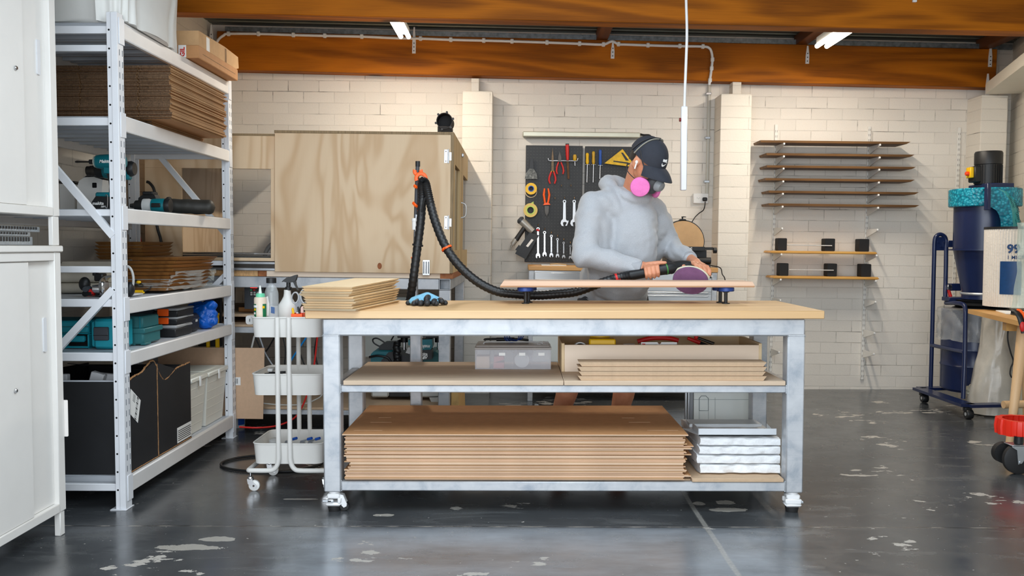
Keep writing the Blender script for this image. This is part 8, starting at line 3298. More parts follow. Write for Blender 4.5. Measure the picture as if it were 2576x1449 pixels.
# base
b = MB(NAVY)
g0, g1, g2 = PZ(2312, 981, 0.085), PZ(2436, 1024, 0.085), PZ(2520, 1022, 0.085)
def bar(p, q2, wd, h0, h1):
 d_ = (q2 - p)
 d_.z = 0
 n_ = Vector((-d_.y, d_.x, 0)).normalized() * wd / 2
 b.prism([(p.x + n_.x, p.y + n_.y), (q2.x + n_.x, q2.y + n_.y), (q2.x - n_.x, q2.y - n_.y), (p.x - n_.x, p.y - n_.y)], h0, h1, 'xy')
bar(g0, g1, 0.10, 0.085, 0.105)
bar(g1, g2, 0.08, 0.085, 0.105)
g3 = g0 + (g2 - g1)
bar(g0 * 1.0, g3, 0.08, 0.085, 0.105)
part('base_frame', b, t)
for p in (g0.lerp(g1, 0.08), g1.lerp(g0, 0.03)):
 b = MB(BLACK)
 b.lathe([(0, -0.022), (0.030, -0.022), (0.034, -0.016), (0.034, 0.016), (0.030, 0.022), (0, 0.022)], (p.x + 0.01, p.y - 0.01, 0.0345), 22, axis='x')
 b.box((p.x - 0.02, p.y - 0.02, 0.05), (p.x + 0.03, p.y + 0.02, 0.084), 0.006)
 c_ = part('castor', b, t)
 b = MB(LGREY)
 b.lathe([(0, -0.0235), (0.012, -0.0235), (0.012, 0.0235), (0, 0.0235)], (p.x + 0.01, p.y - 0.01, 0.0345), 16, axis='x')
 part('hub', b, c_)
# red valve
b = MB(RED)
b.tube([K(2386, 728, 6.8), K(2391, 746, 6.8)], [0.010, 0.014], 12)
b.mat(CHROME)
b.box((K(2383, 0, 6.8).x, 6.78, K(0, 729, 6.8).z), (K(2394, 0, 6.8).x, 6.81, K(0, 716, 6.8).z), 0.004)
part('release_latch', b, t, 'red release latch')
# drum
t2 = thing('dust_drum', 'navy steel dust drum under the cyclone with a clear bag over its rim', 'drum', P(2450, 1000, 6.62))
YM = 6.77
dcx = P(2452, 900, YM).x
rd = 79 * YM / 2280
zd1, zd0 = P(2452, 778, YM).z, 0.125
b = MB(NAVY)
pr = [(0, zd0), (rd, zd0)]
for zz in (0.30, 0.42):
 pr += [(rd, zz - 0.012), (rd * 1.02, zz), (rd, zz + 0.012)]
pr += [(rd, zd1), (rd * 0.96, zd1), (0, zd1)]
b.lathe(pr, (dcx, YM, 0), 48)
part('drum', b, t2)
b = MB(NAVY)
b.lathe([(0, 0.106), (rd * 0.9, 0.106), (rd * 0.9, 0.126), (0, 0.126)], (dcx, YM, 0), 40)
part('dolly', b, t2)
b = MB(POLY)
def bagf(u, v):
 a = 2 * PI * u
 z = zd1 + 0.012 - 0.235 * v
 r = rd * 1.10 + 0.010 * math.sin(a * 17 + 2 * v) * v + 0.018 * mnoise.noise((math.cos(a) * 3, math.sin(a) * 3, v * 4))
 return (dcx + r * math.cos(a), YM + r * math.sin(a), z + 0.02 * mnoise.noise((math.cos(a) * 4, math.sin(a) * 4, 8)) * v)
b.grid(bagf, 110, 12, closeu=True)
part('clear_bag', b, t2, 'clear plastic bag over the rim')
# filter cartridge
t = thing('filter_cartridge', 'tall pleated white filter in bubble wrap beside the cyclone', 'filter', P(2560, 780, 6.15))
YF2 = 6.12
fcx = P(2562, 650, YF2).x
rf = 77 * YF2 / 2280
z1, z0 = P(0, 577, YF2).z, P(0, 770, YF2).z
PLEAT = mat('pleated_filter', (222, 214, 202), 0.7, 0, 0.04, bump=0.9, bs=70)
b = MB(PLEAT)
def ff(u, v):
 a = 2 * PI * u
 r = rf * (1 + 0.012 * math.cos(a * 74))
 return (fcx + r * math.cos(a), YF2 + r * math.sin(a), z0 + (z1 - z0) * v)
b.grid(ff, 444, 3, closeu=True)
part('pleats', b, t)
b = MB(BLACK)
b.lathe([(0, z1), (rf * 1.02, z1), (rf * 1.02, z1 + 0.016), (0, z1 + 0.016)], (fcx, YF2, 0), 40)
part('top_seal', b, t)
LB = mat('navy_label', (18, 62, 110), 0.4, 0, 0.1, 40)
for (px0, px1, py0, py1) in ((2535, 2556, 658, 742),):
 b = MB(LB)
 vs = []
 n = 8
 for k in range(n + 1):
  px = px0 + (px1 + 16 - px0) * k / n
  s_ = max(-0.99, min(0.99, (P(px, 700, YF2 - rf).x - fcx) / (rf * 1.02)))
  a = math.asin(s_)
  for py in (py0, py1):
   vs.append((fcx + rf * 1.02 * math.sin(a), YF2 - rf * 1.02 * math.cos(a), P(0, py, YF2 - rf).z))
 b.add(vs, [(2 * k, 2 * k + 2, 2 * k + 3, 2 * k + 1) for k in range(n)])
 lb = part('label', b, t, 'navy printed label')
b = MB(LB)
p = P(2533, 636, YF2 - rf)
b.text('99', 0.078, facing((p.x, YF2 - rf * 1.0, p.z), (1, -0.25, 0)), 0.001, 0.003)
b.text('1 MICRON', 0.034, facing((p.x, YF2 - rf * 1.0, P(0, 652, YF2 - rf).z), (1, -0.25, 0)), 0.001, 0.0003)
part('label_lettering', b, t, 'navy lettering')
b = MB(mat('bubble_wrap_green', (206, 226, 218), 0.25, 0, 0.08, 9, alpha=0.5, bump=0.9, bs=110))
def bwf(u, v):
 px = 2552 + 60 * u + 6 * (1 - v) + 4 * mnoise.noise((v * 6, 0, 0))
 p = P(px - 10 * v + 8 * math.sin(v * 3), 560 + 215 * v, 5.86 + 0.03 * mnoise.noise((u * 3, v * 5, 0)))
 return p
b.grid(bwf, 10, 24)
part('loose_wrap', b, t, 'loose green tinted bubble wrap')
b = MB(mat('clear_collection_bag', (206, 200, 188), 0.18, 0, 0.12, 6, alpha=0.78, bump=0.7, bs=16))
ybg = 6.37
def bf(u, v):
 a = 2 * PI * u
 z = 0.012 + (P(0, 789, ybg).z - 0.016) * v
 r = (0.118 + 0.045 * (1 - v) + 0.008 * math.sin(v * 7)) + 0.012 * mnoise.noise((math.cos(a) * 3, math.sin(a) * 3, v * 5))
 cxx = P(2492 + 18 * v, 900, ybg).x + 0.02
 return (cxx + r * math.cos(a), ybg + r * math.sin(a) * 0.9, z)
b.grid(bf, 60, 30, closeu=True)
b.f.append(list(range(60)))
b.mi.append(0)
single('collection_bag', b, 'tall clear plastic collection bag hanging below the white filter', 'bag', smooth=60)
b = MB(mat('ribbed_hose', (160, 156, 140), 0.5, 0, 0.1))
pp = [P(2470 - 18 + 14 * math.cos(k), 990 - 10 * math.sin(k), 6.42) for k in [PI * j / 24 for j in range(25)]]
b.tube(pp, [0.040 + 0.004 * math.sin(j * 2.2) for j in range(25)], 14)
for p in b.v:
 p.z = max(p.z, 0.11)
single('ribbed_hose', b, 'short ribbed grey hose lying on the base of the dust collector', 'hose')
b = MB(mat('cream_cabinet', (226, 214, 186), 0.5, 0, 0.03))
A, E = P(2531, 1015, 6.3), P(2600, 800, 6.3)
b.box((A.x, 6.30, 0.001), (A.x + 0.2, 6.46, 0.36), 0.004)
b.box((A.x, 6.30, 0.363), (A.x + 0.2, 6.46, 0.70), 0.004)
single('cream_cabinet', b, 'cream drawer cabinet behind the timber table leg', 'cabinet')
b = MB(BLACK)
b.tube(smoothpath([P(2539, 806, 6.15), P(2535, 850, 6.15), P(2542, 885, 6.15), P(2549, 908, 6.15), P(2543, 925, 6.15), P(2541, 940, 6.15), P(2545, 950, 6.15)]), 0.005, 8)
single('black_cord', b, 'thin black cord hanging under the timber table at the right edge', 'cord')

ROW, COLUMN = 900, 2540
# ------------------------------------------------------------------ timber table, cut off by the right edge
t = thing('timber_table', 'timber table with round tapered legs at the right edge', 'table', P(2540, 1133, 5.24))
TT = wood('table_timber', (190, 136, 66), (214, 164, 92), 'y', 26, 0.45, 4.0)
zt = 0.752
c0 = PZ(2435, 778, zt)
c1 = PZ(2556, 806, zt)
dirv = (c1 - c0)
dirv.z = 0
L = 1.15
c1 = c0 + dirv.normalized() * L
rgt = Vector((-dirv.y, dirv.x, 0)).normalized()
if rgt.x < 0:
 rgt = -rgt
b = MB(TT)
b.prism([(p.x, p.y) for p in (c0, c1, c1 + rgt * 0.34, c0 + rgt * 0.34)], zt - 0.028, zt, 'xy')
part('tabletop', b, t)
LEGW = wood('beech_leg', (206, 164, 116), (226, 190, 146), 'z', 30, 0.5, 3.0)
base = PZ(2537, 1130, 0.0)
top = c0 + dirv.normalized() * 0.78 + rgt * 0.10
top.z = zt - 0.028
b = MB(LEGW)
b.tube([base, base.lerp(Vector((top.x, top.y, top.z)), 1.0)], [0.019, 0.036], 20)
part('leg', b, t)
b = MB(LEGW)
bb = c0 + rgt * 0.31 + dirv.normalized() * 0.22
b2_ = c0 + rgt * 0.27 + dirv.normalized() * 0.3
b.tube([(bb.x, bb.y, 0.0), (b2_.x, b2_.y, top.z)], [0.019, 0.036], 20)
part('leg', b, t)
b = MB(TT)
A = c0 + dirv.normalized() * 0.62 + rgt * 0.03
A2 = A + rgt * 0.28
A3 = A2 + dirv.normalized() * 0.07
A4 = A + dirv.normalized() * 0.07
b.prism([(p.x, p.y) for p in (A, A2, A3, A4)], zt - 0.085, zt - 0.0285, 'xy')
part('batten', b, t)
b = MB(LEGW)
s0 = P(2524, 1018, 5.55)
b.tube([s0, s0 + Vector((0.34, 0.03, 0.003))], 0.0235, 18)
part('stretcher', b, t)
# on the table: paper and dark handheld, red and black bag strap
tm = c0 + dirv.normalized() * 0.45 + rgt * 0.18
b = MB(PAPER)
b.prism([(p.x, p.y) for p in (tm + rgt * -0.08, tm + rgt * 0.12, tm + rgt * 0.12 - dirv.normalized() * 0.3, tm - rgt * 0.05 - dirv.normalized() * 0.3)], zt + 0.0005, zt + 0.006, 'xy')
single('paper_sheet', b, 'white paper sheets lying on the timber table', 'paper')
tp = c0 + dirv.normalized() * 0.55 + rgt * 0.12
b = MB(BLACK)
b.prism([(p.x, p.y) for p in (tp, tp + rgt * 0.16, tp + rgt * 0.16 - dirv.normalized() * 0.08, tp - dirv.normalized() * 0.08)], zt + 0.0005, zt + 0.012, 'xy')
single('black_phone', b, 'flat black handset lying on the timber table', 'handset')
t = thing('tool_belt', 'black and red padded strap hanging over the edge of the timber table', 'strap', P(2565, 820, 5.2))
sp_ = [P(2549, 783, 5.05), P(2558, 786, 5.03), P(2567, 798, 5.0), P(2573, 818, 4.99), P(2578, 838, 4.98)]
b = MB(BLACK)
b.tube(smoothpath(sp_, 5), [0.022] * 21, 12, flat=0.6)
part('strap', b, t)
b = MB(ORANGE)
b.tube(smoothpath([p + Vector((0.012, -0.018, 0.008)) for p in sp_], 5), 0.008, 8)
part('piping', b, t, 'orange red piping')
b = MB(RED)
b.sphere(P(2572, 822, 4.96), (0.014, 0.01, 0.028))
part('red_patch', b, t)
# castor stool at the right edge
t = thing('rolling_stand', 'red plastic ring base on a black swivel castor at the right edge', 'stand', P(2560, 1195, 4.68))
YS = 4.68
b = MB(mat('bright_red_ring', (240, 50, 30), 0.35, 0, 0.03))
rc = P(2600, 1085, YS + 0.0)
n = 48
pr_o, pr_i = [], []
rr_ = 60 * YS / 2280
vs = []
def ringf(u, v):
 a = 2 * PI * u
 ro = rr_ * (1 + 0.035 * (1 if math.sin(a * 14) > 0 else -1))
 ri = rr_ * 0.72
 q4 = v * 4
 zt_, zb2 = P(0, 1064, YS).z, P(0, 1103, YS).z
 pts_ = [(ri, zb2), (ro * 0.97, zb2), (ro, (zt_ + zb2) / 2), (ro * 0.96, zt_), (ri, zt_)]
 k = min(3, int(q4))
 f = q4 - k
 r = pts_[k][0] * (1 - f) + pts_[k + 1][0] * f
 z = pts_[k][1] * (1 - f) + pts_[k + 1][1] * f
 return (rc.x + r * math.cos(a), YS + 0.12 + r * math.sin(a), z)
b.grid(ringf, 140, 5, closeu=True)
part('ring', b, t, 'red plastic ring')
wx = P(2561, 1155, YS).x
b = MB(RUBBER)
rw = 38 * YS / 2280
b.lathe([(0, -0.018), (rw * 0.85, -0.018), (rw, -0.012), (rw, 0.012), (rw * 0.85, 0.018), (0, 0.018)], (wx, YS, rw), 36, axis='y', M=None)
part('wheel', b, t)
b = MB(RUBBER)
b.lathe([(0, -0.018), (rw * 0.7, -0.018), (rw * 0.7, 0.018), (0, 0.018)], (wx - 0.035, YS + 0.08, rw * 1.2), 30, axis='y')
part('wheel', b, t)
b = MB(ZINC)
b.prism([(wx - 0.045, P(0, 1119, YS).z), (wx + 0.045, P(0, 1119, YS).z), (wx + 0.045, P(0, 1123, YS).z), (wx + 0.012, P(0, 1160, YS).z), (wx - 0.012, P(0, 1166, YS).z), (wx - 0.02, P(0, 1130, YS).z), (wx - 0.045, P(0, 1123, YS).z)], YS - 0.026, YS - 0.022)
b.cyl((wx, YS - 0.03, P(0, 1160, YS).z), (wx, YS + 0.02, P(0, 1160, YS).z), 0.007, seg=10)
b.box((wx - 0.045, YS - 0.026, P(0, 1121, YS).z), (wx + 0.05, YS + 0.06, P(0, 1118, YS).z), 0.002)
part('fork', b, t)
b = MB(BLACK)
b.cyl((wx + 0.012, YS + 0.02, P(0, 1118, YS).z), (wx + 0.012, YS + 0.02, P(0, 1100, YS).z), 0.022, seg=18)
part('stem', b, t)
ROW, COLUMN = 680, 1305

# ------------------------------------------------------------------ hose boom behind the bench
t = thing('hose_boom', 'steel boom pole with a black hose strapped to it by orange clips', 'hose boom', P(1047, 757, 4.78))
YH = 4.80
H = lambda px, py, dy=0.0: P(px, py, YH + dy)
b = MB(mat('boom_tube', (150, 154, 160), 0.3, 0.7, 0.05))
b.tube([H(1046, 790), H(1046, 760), H(1045, 640), H(1048, 540)], [0.013, 0.013, 0.013, 0.013], 14)
b.mat(WHITEB)
b.tube([H(1044.5, 549), H(1044.5, 556)], 0.019, 14)
b.tube([H(1044.0, 556), H(1044.0, 578)], 0.016, 14)
b.mat(DGREY)
b.tube([H(1046, 548), H(1050, 430), H(1051, 409)], 0.0105, 14)
part('pole', b, t)
b = MB(BLACK)
b.lathe([(0.0085, 0), (0.0125, 0), (0.0125, 0.028), (0.0085, 0.028)], H(1051, 419), 16)
part('end_sleeve', b, t)
b = MB(STEEL)
b.box((H(1046, 0).x - 0.03, YH - 0.03, 0.0), (H(1046, 0).x + 0.03, YH + 0.03, H(0, 789).z), 0.004)
b.box((H(1046, 0).x - 0.16, YH - 0.02, 0.0), (H(1046, 0).x + 0.16, YH + 0.16, 0.012), 0.003)
part('stand', b, t)
for (cx, cy, r0, a0, a1, dy) in ((1051, 431, 8, 0.55 * PI + 1.1, 2.45 * PI - 1.1, -0.01), (1059, 449, 12, -0.12 * PI, 1.12 * PI, -0.03)):
 b = MB(ORANGE)
 c_ = H(cx, cy, dy)
 rr_ = r0 * YH / 2280
 if r0 == 8:
  aa = [PI * 0.85 + (1.3 * PI) * k / 14 for k in range(15)]
 else:
  aa = [-0.15 * PI + 1.3 * PI * k / 14 for k in range(15)]
 b.tube([(c_.x + rr_ * math.cos(a), YH + dy, c_.z + rr_ * math.sin(a)) for a in aa], 0.0055, 8, flat=1.8)
 part('hose_clip', b, t, 'orange hose clip')
for (x0, y0, x1, y1, dy) in ((1042, 467, 1052, 471, -0.02), (1039, 510, 1051, 520, -0.02), (1052, 529, 1060, 530, -0.04)):
 b = MB(ORANGE)
 b.tube(smoothpath([H(x0, y0, dy), H((x0 + x1) / 2, (y0 + y1) / 2 + 1.5, dy - 0.01), H(x1, y1, dy)], 4), 0.0055, 8, flat=1.6)
 part('hose_clip', b, t, 'orange hose clip')
for (x, y) in ((1036.5, 648.5), (1054.5, 648.5)):
 b = MB(ORANGE)
 b.sphere(H(x, y, -0.03), 0.006, 10, 8)
 part('cord_stop', b, t, 'orange cord stop')

t = thing('suction_hose', 'long black ribbed suction hose drooping from the boom to the hand held sander', 'hose', P(1330, 745, 4.62))
path = smoothpath([H(1022, 790, 0.02), H(1031, 756, -0.005), H(1040, 700, -0.042), H(1049, 630, -0.044), H(1058, 560, -0.044), H(1062, 500, -0.044), H(1061, 470, -0.047), H(1063, 456, -0.05), H(1070, 460, -0.05), H(1075, 480, -0.06), H(1082, 510, -0.07), H(1096, 560, -0.09), H(1120, 618, -0.11), H(1155, 668, -0.13), H(1200, 708, -0.15), H(1250, 733, -0.16), H(1300, 740, -0.17), H(1350, 743, -0.175), H(1400, 740, -0.17), H(1450, 734, -0.16), H(1500, 716, -0.17), H(1545, 701, -0.18), H(1585, 692, -0.19)], 16)
b = MB(HOSE)
n = len(path)
rs = [0.0225 + 0.0016 * math.sin(i * 2 * PI / 3.0) for i in range(n)]
b.tube(path, rs, 14)
part('hose', b, t)
b = MB(HOSE)
b.tube(smoothpath([H(1027, 790, 0.03), H(1033, 730, -0.01), H(1042, 690, -0.05), H(1052, 640, -0.06), H(1056, 610, -0.05), H(1060, 540, -0.06), H(1069, 500, -0.075), H(1076, 500, -0.08)], 8), 0.006, 8)
part('air_tube', b, t)
for (x, y, dx, dy_) in ((1048, 615, 9, 3), (1131, 622, 16, -7)):
 m = BLACK if x < 1100 else ORANGE
 b = MB(m)
 c_ = H(x, y, -0.03 if x < 1100 else -0.115)
 # ring round the hose at this point
 k = min(range(n), key=lambda i: (path[i] - c_).length)
 tg = (path[min(k + 1, n - 1)] - path[k - 1]).normalized()
 M = Matrix.Translation(path[k]) @ tg.to_track_quat('Z', 'Y').to_matrix().to_4x4()
 b.lathe([(0.024, -0.005), (0.029, -0.005), (0.029, 0.005), (0.024, 0.005), (0.024, -0.005)], (0, 0, 0), 24, M=M, cap=False)
 if m is ORANGE:
  b.box((0.02, -0.006, -0.004), (0.046, 0.006, 0.004), 0.001, M)
  b.box((-0.046, -0.006, -0.004), (-0.02, 0.006, 0.004), 0.001, M)
 part('hose_ring', b, t, 'orange ring' if m is ORANGE else None)

# ------------------------------------------------------------------ hand held sander
YS = 4.66
t = thing('disc_hand_sander', 'long bodied black hand sander with a purple disc held against the pale board', 'sander', P(1650, 700, YS))
A, B = P(1556, 699, 4.62), P(1700, 672, 4.66)
b = MB(BLACK)
dr_ = (B - A).normalized()
L_ = (B - A).length
pts = [A + dr_ * L_ * k for k in (0, 0.04, 0.16, 0.3, 0.62, 0.8, 0.93, 1.0)]
b.tube(pts, [0.020, 0.024, 0.027, 0.025, 0.025, 0.029, 0.031, 0.024], 20)
part('body', b, t)
b = MB(mat('green_ring', (60, 130, 60), 0.4, 0, 0))
p = A + dr_ * L_ * 0.82
b.tube([p, p + dr_ * 0.006], 0.0305, 20)
part('ring', b, t, 'green ring')
b = MB(RED)
p = A + dr_ * 0.0
b.tube([p - dr_ * 0.02, p + dr_ * 0.012], 0.0245, 18)
part('hose_coupling', b, t, 'red hose coupling')
b = MB(BLACK)
hc = P(1727, 690, 4.60)
b.tube(smoothpath([P(1690, 673, 4.66), P(1712, 669, 4.675), P(1738, 670, 4.68), P(1758, 678, 4.675), P(1768, 692, 4.67)], 4), [0.028] * 8 + [0.026] * 5 + [0.024, 0.022, 0.02, 0.016], 18)
part('head', b, t)
dc = P(1737, 706, 4.63)
M = Matrix.Translation(dc) @ Matrix.Rotation(0.30, 4, 'X') @ Matrix.Rotation(-0.22, 4, 'Z') @ Matrix.Rotation(0.12, 4, 'Y')
b = MB(mat('cream_shroud', (206, 200, 176), 0.5, 0, 0.05))
b.M = M
pts = [(0.094 * math.cos(a), 0.012, 0.070 * math.sin(a)) for a in [0.12 * PI + 0.76 * PI * k / 18 for k in range(19)]]
b.tube(pts, 0.006, 8)
part('shroud_rim', b, t)
b = MB(mat('purple_abrasive', (122, 82, 118), 0.8, 0, 0.08, 30, bump=0.3, bs=250))
b.M = M
b.lathe([(0, -0.008), (0.088, -0.008), (0.090, -0.004), (0.090, 0.004), (0.06, 0.010), (0, 0.010)], (0, 0, 0), 44, axis='y', M=Matrix.Diagonal((1, 1, 0.80, 1)))
part('abrasive_disc', b, t, 'purple abrasive disc')

# ------------------------------------------------------------------ the person
V = Vector
fa, fp = math.radians(43), math.radians(37)
fw = V((math.cos(fp) * math.cos(fa), -math.cos(fp) * math.sin(fa), -math.sin(fp)))
upv = V((math.sin(fp) * math.cos(fa), -math.sin(fp) * math.sin(fa), math.cos(fp)))
rt = fw.cross(upv)
HC = P(1629, 410, 4.82)
HS = 1.06
HM = Matrix(((rt.x, fw.x, upv.x, HC.x), (rt.y, fw.y, upv.y, HC.y), (rt.z, fw.z, upv.z, HC.z), (0, 0, 0, 1))) @ Matrix.Scale(HS, 4)
HR = HM.to_3x3()
hp = lambda x, y, z: HM @ V((x, y, z))
HRn = Matrix(((rt.x, fw.x, upv.x), (rt.y, fw.y, upv.y), (rt.z, fw.z, upv.z)))

pel = V((0.525, 5.05, 0.90))
belly = V((0.545, 4.99, 1.08))
chest = V((0.575, 4.95, 1.30))
neck0 = V((0.605, 4.93, 1.455))
sR, sL = V((0.395, 4.86, 1.395)), V((0.745, 5.02, 1.37))
eR, wR = V((0.338, 4.745, 1.135)), P(1612, 676, 4.665)
eL, wL = V((0.845, 5.06, 1.165)), P(1738, 652, 4.81)
hipR, hipL = V((0.44, 5.06, 0.87)), V((0.62, 5.06, 0.87))
kR, aR, tR = V((0.31, 5.06, 0.47)), V((0.195, 5.17, 0.09)), V((0.20, 5.02, 0.03))
kL, aL, tL = V((0.615, 5.04, 0.47)), V((0.545, 5.14, 0.09)), V((0.60, 5.0, 0.03))

body = []
C = lambda a, b_, r0, r1: body.append(('c', a, b_, r0, r1))
E = lambda o, r, M=None: body.append(('e', o, r, M))
# torso
C(pel, belly, 0.125, 0.115)
C(belly, chest, 0.115, 0.13)
C(chest, neck0, 0.125, 0.06)
C(sR, neck0, 0.055, 0.05)
C(sL, neck0, 0.055, 0.05)
# neck, head
C(neck0 + V((0, 0, -0.02)), hp(0, -0.030, -0.05), 0.058, 0.053)
E(hp(0, -0.012, 0.032), (0.076 * HS, 0.096 * HS, 0.088 * HS), HRn)
E(hp(0, 0.026, -0.028), (0.066 * HS, 0.068 * HS, 0.078 * HS), HRn)
E(hp(0, 0.060, -0.085), (0.030 * HS, 0.028 * HS, 0.024 * HS), HRn)
C(hp(0.040, 0.004, -0.062), hp(0.018, 0.066, -0.088), 0.020, 0.018)
C(hp(-0.040, 0.004, -0.062), hp(-0.018, 0.066, -0.088), 0.020, 0.018)
C(hp(0, 0.092, 0.012), hp(0, 0.112, -0.022), 0.008, 0.014)
C(hp(-0.012, 0.1, -0.026), hp(0.012, 0.1, -0.026), 0.009, 0.009)
C(hp(-0.022, 0.084, -0.058), hp(0.022, 0.084, -0.058), 0.009, 0.009)
C(hp(-0.032, 0.070, 0.022), hp(0.032, 0.070, 0.022), 0.013, 0.013)
for s in (1, -1):
 C(hp(s * 0.038, 0.070, -0.015), hp(s * 0.055, 0.045, -0.02), 0.018, 0.018)
 E(hp(s * 0.077, -0.012, -0.004), (0.010 * HS, 0.019 * HS, 0.032 * HS), HRn @ Matrix.Rotation(s * 0.3, 3, 'Z'))
 C(hp(s * 0.077, -0.018, -0.03), hp(s * 0.075, -0.006, -0.034), 0.009, 0.008)
# arms
for (s_, e_, w_) in ((sR, eR, wR), (sL, eL, wL)):
 C(s_, e_, 0.052, 0.042)
 C(e_, e_.lerp(w_, 0.35), 0.043, 0.040)
 C(e_.lerp(w_, 0.35), w_, 0.040, 0.0275)
# legs
for (h_, k_, a_, t_) in ((hipR, kR, aR, tR), (hipL, kL, aL, tL)):
 C(pel, h_, 0.11, 0.10)
 C(h_, k_, 0.092, 0.060)
 C(k_, k_.lerp(a_, 0.35) + V((0, 0.02, 0)), 0.057, 0.061)
 C(k_.lerp(a_, 0.35) + V((0, 0.02, 0)), a_, 0.060, 0.038)
 C(a_, t_, 0.040, 0.028)
 C(a_, a_ + V((0.0, 0.04, -0.055)), 0.036, 0.034)

# right hand: fingers over the top of the sander body, thumb along it
ax = lambda px: A + dr_ * ((P(px, 690, 4.64).x - A.x) / dr_.x)
UPV = V((0, 0, 1))
FR = V((0, -1, 0))
hc = ax(1636)
rad = 0.026
kn = []
C(wR, hc + V((-0.035, 0.028, 0.028)), 0.027, 0.026)
for i in range(4):
 o = hc + dr_ * (-0.030 + 0.0215 * i)
 ln = (0.92, 1.05, 1.08, 1.0)[i]
 p0 = o + UPV * (rad + 0.012) + FR * (-0.014)
 p1 = o + UPV * (rad + 0.004) * 0.75 + FR * (rad + 0.004) * 0.95
 p2 = o + UPV * (-0.010) * ln + FR * (rad + 0.0095) + dr_ * 0.004
 p3 = o + UPV * (-0.029) * ln + FR * (rad - 0.002) + dr_ * 0.006
 C(hc + V((-0.035, 0.028, 0.028)), p0, 0.018, 0.0125)
 C(p0, p1, 0.0105, 0.0095)
 C(p1, p2, 0.0095, 0.0088)
 C(p2, p3, 0.0088, 0.0076)
th0 = hc + V((-0.02, 0.012, 0.036))
th1 = hc + dr_ * 0.045 + UPV * (rad + 0.013) + FR * 0.004
th2 = hc + dr_ * 0.078 + UPV * (rad + 0.007) + FR * 0.012
C(th0, th1, 0.015, 0.0115)
C(th1, th2, 0.0112, 0.0088)
# left hand: over the head of the sander, fingers curling down the far right side
hd_ = P(1754, 668, 4.675)
C(wL, hd_ + V((0.0, 0.03, 0.012)), 0.026, 0.026)
for i in range(4):
 q0 = hd_ + V((-0.030 + 0.0215 * i, 0.0, 0.012 - 0.004 * i))
 q1 = q0 + V((0.012, -0.034, -0.006))
 q2 = q1 + V((0.008, -0.020, -0.022))
 q3 = q2 + V((0.0, 0.000, -0.020))
 C(hd_ + V((0.0, 0.03, 0.012)), q0, 0.019, 0.0125)
 C(q0, q1, 0.0105, 0.0095)
 C(q1, q2, 0.0095, 0.0088)
 C(q2, q3, 0.0088, 0.0076)
q0 = hd_ + V((-0.028, 0.022, 0.0))
q1 = hd_ + V((-0.056, -0.006, 0.004))
C(q0, q1, 0.0145, 0.011)
C(q1, q1 + V((-0.022, -0.018, -0.006)), 0.0108, 0.0086)

SKIN = NT('skin')
sn = SKIN.noise(SKIN.mapping((1, 1, 1)), 18, 3)
SKIN.col(SKIN.ramp(sn, [(0.3, c8(196, 128, 96)), (0.7, c8(214, 150, 116))]))
SKIN.set(Roughness=0.5, Subsurface_Weight=0.08)
SKIN.b.inputs['Subsurface Radius'].default_value = (0.01, 0.004, 0.002)
t = thing('person', 'person in a grey hoodie, dark cap and pink filtered respirator sanding a board', 'person', (0.53, 5.0, 0))
r = organic(body, 0.0042, 5)
part('body', organic_done(r, SKIN.m), t, smooth=180)

# hoodie
def wrinkle_h(p):
 x, y, z = p
 d1 = mnoise.noise((x * 4, y * 4, z * 4))
 w = mnoise.noise((x * 7 + 2 * d1, y * 7, z * 13 + 3 * d1 + x * 9))
 w2 = mnoise.noise((x * 18, y * 18, z * 34 + 4 * d1))
 # long soft folds falling from the shoulders
 w3 = math.sin(42 * (x * 0.8 - y * 0.5) + 5 * d1 + 2.0 * z) if z < 1.32 else 0
 return 0.010 * w + 0.0035 * w2 + 0.004 * w3 * min(1, max(0, (1.32 - z) / 0.2))
h = []
Ch = lambda a, b_, r0, r1: h.append(('c', a, b_, r0, r1))
Eh = lambda o, r, M=None: h.append(('e', o, r, M))
RT = Matrix.Rotation(math.radians(-24), 3, 'Z')
Eh(pel + V((-0.005, 0, 0.01)), (0.205, 0.155, 0.10), RT)
Eh(V((0.53, 5.03, 1.0)), (0.20, 0.155, 0.14), RT)
Eh(V((0.55, 4.985, 1.15)), (0.185, 0.15, 0.17), RT)
Eh(V((0.565, 4.955, 1.30)), (0.20, 0.15, 0.16), RT)
Ch(sR, neck0 + V((0, 0, -0.03)), 0.080, 0.082)
Ch(sL, neck0 + V((0, 0, -0.03)), 0.080, 0.082)
Ch(sR, eR, 0.082, 0.066)
Ch(eR, eR.lerp(wR, 0.5), 0.067, 0.060)
Ch(eR.lerp(wR, 0.5), eR.lerp(wR, 0.88), 0.060, 0.046)
Ch(sL, eL, 0.078, 0.064)
Ch(eL, eL.lerp(wL, 0.5), 0.064, 0.056)
Ch(eL.lerp(wL, 0.5), eL.lerp(wL, 0.86), 0.056, 0.043)
# loose cloth hanging from the arms to the body
Ch(sR.lerp(eR, 0.25), V((0.47, 4.93, 1.22)), 0.085, 0.12)
Ch(sR.lerp(eR, 0.6), V((0.48, 4.94, 1.08)), 0.075, 0.11)
Ch(sL.lerp(eL, 0.3), V((0.64, 4.97, 1.22)), 0.082, 0.12)
Ch(sL.lerp(eL, 0.7), V((0.62, 4.99, 1.10)), 0.065, 0.11)
Ch(sR + V((0.02, 0.03, 0.0)), V((0.58, 4.90, 1.36)), 0.085, 0.09)
Eh(V((0.57, 4.915, 1.20)), (0.185, 0.125, 0.27), RT)
Eh(V((0.545, 4.93, 1.05)), (0.19, 0.13, 0.20), RT)
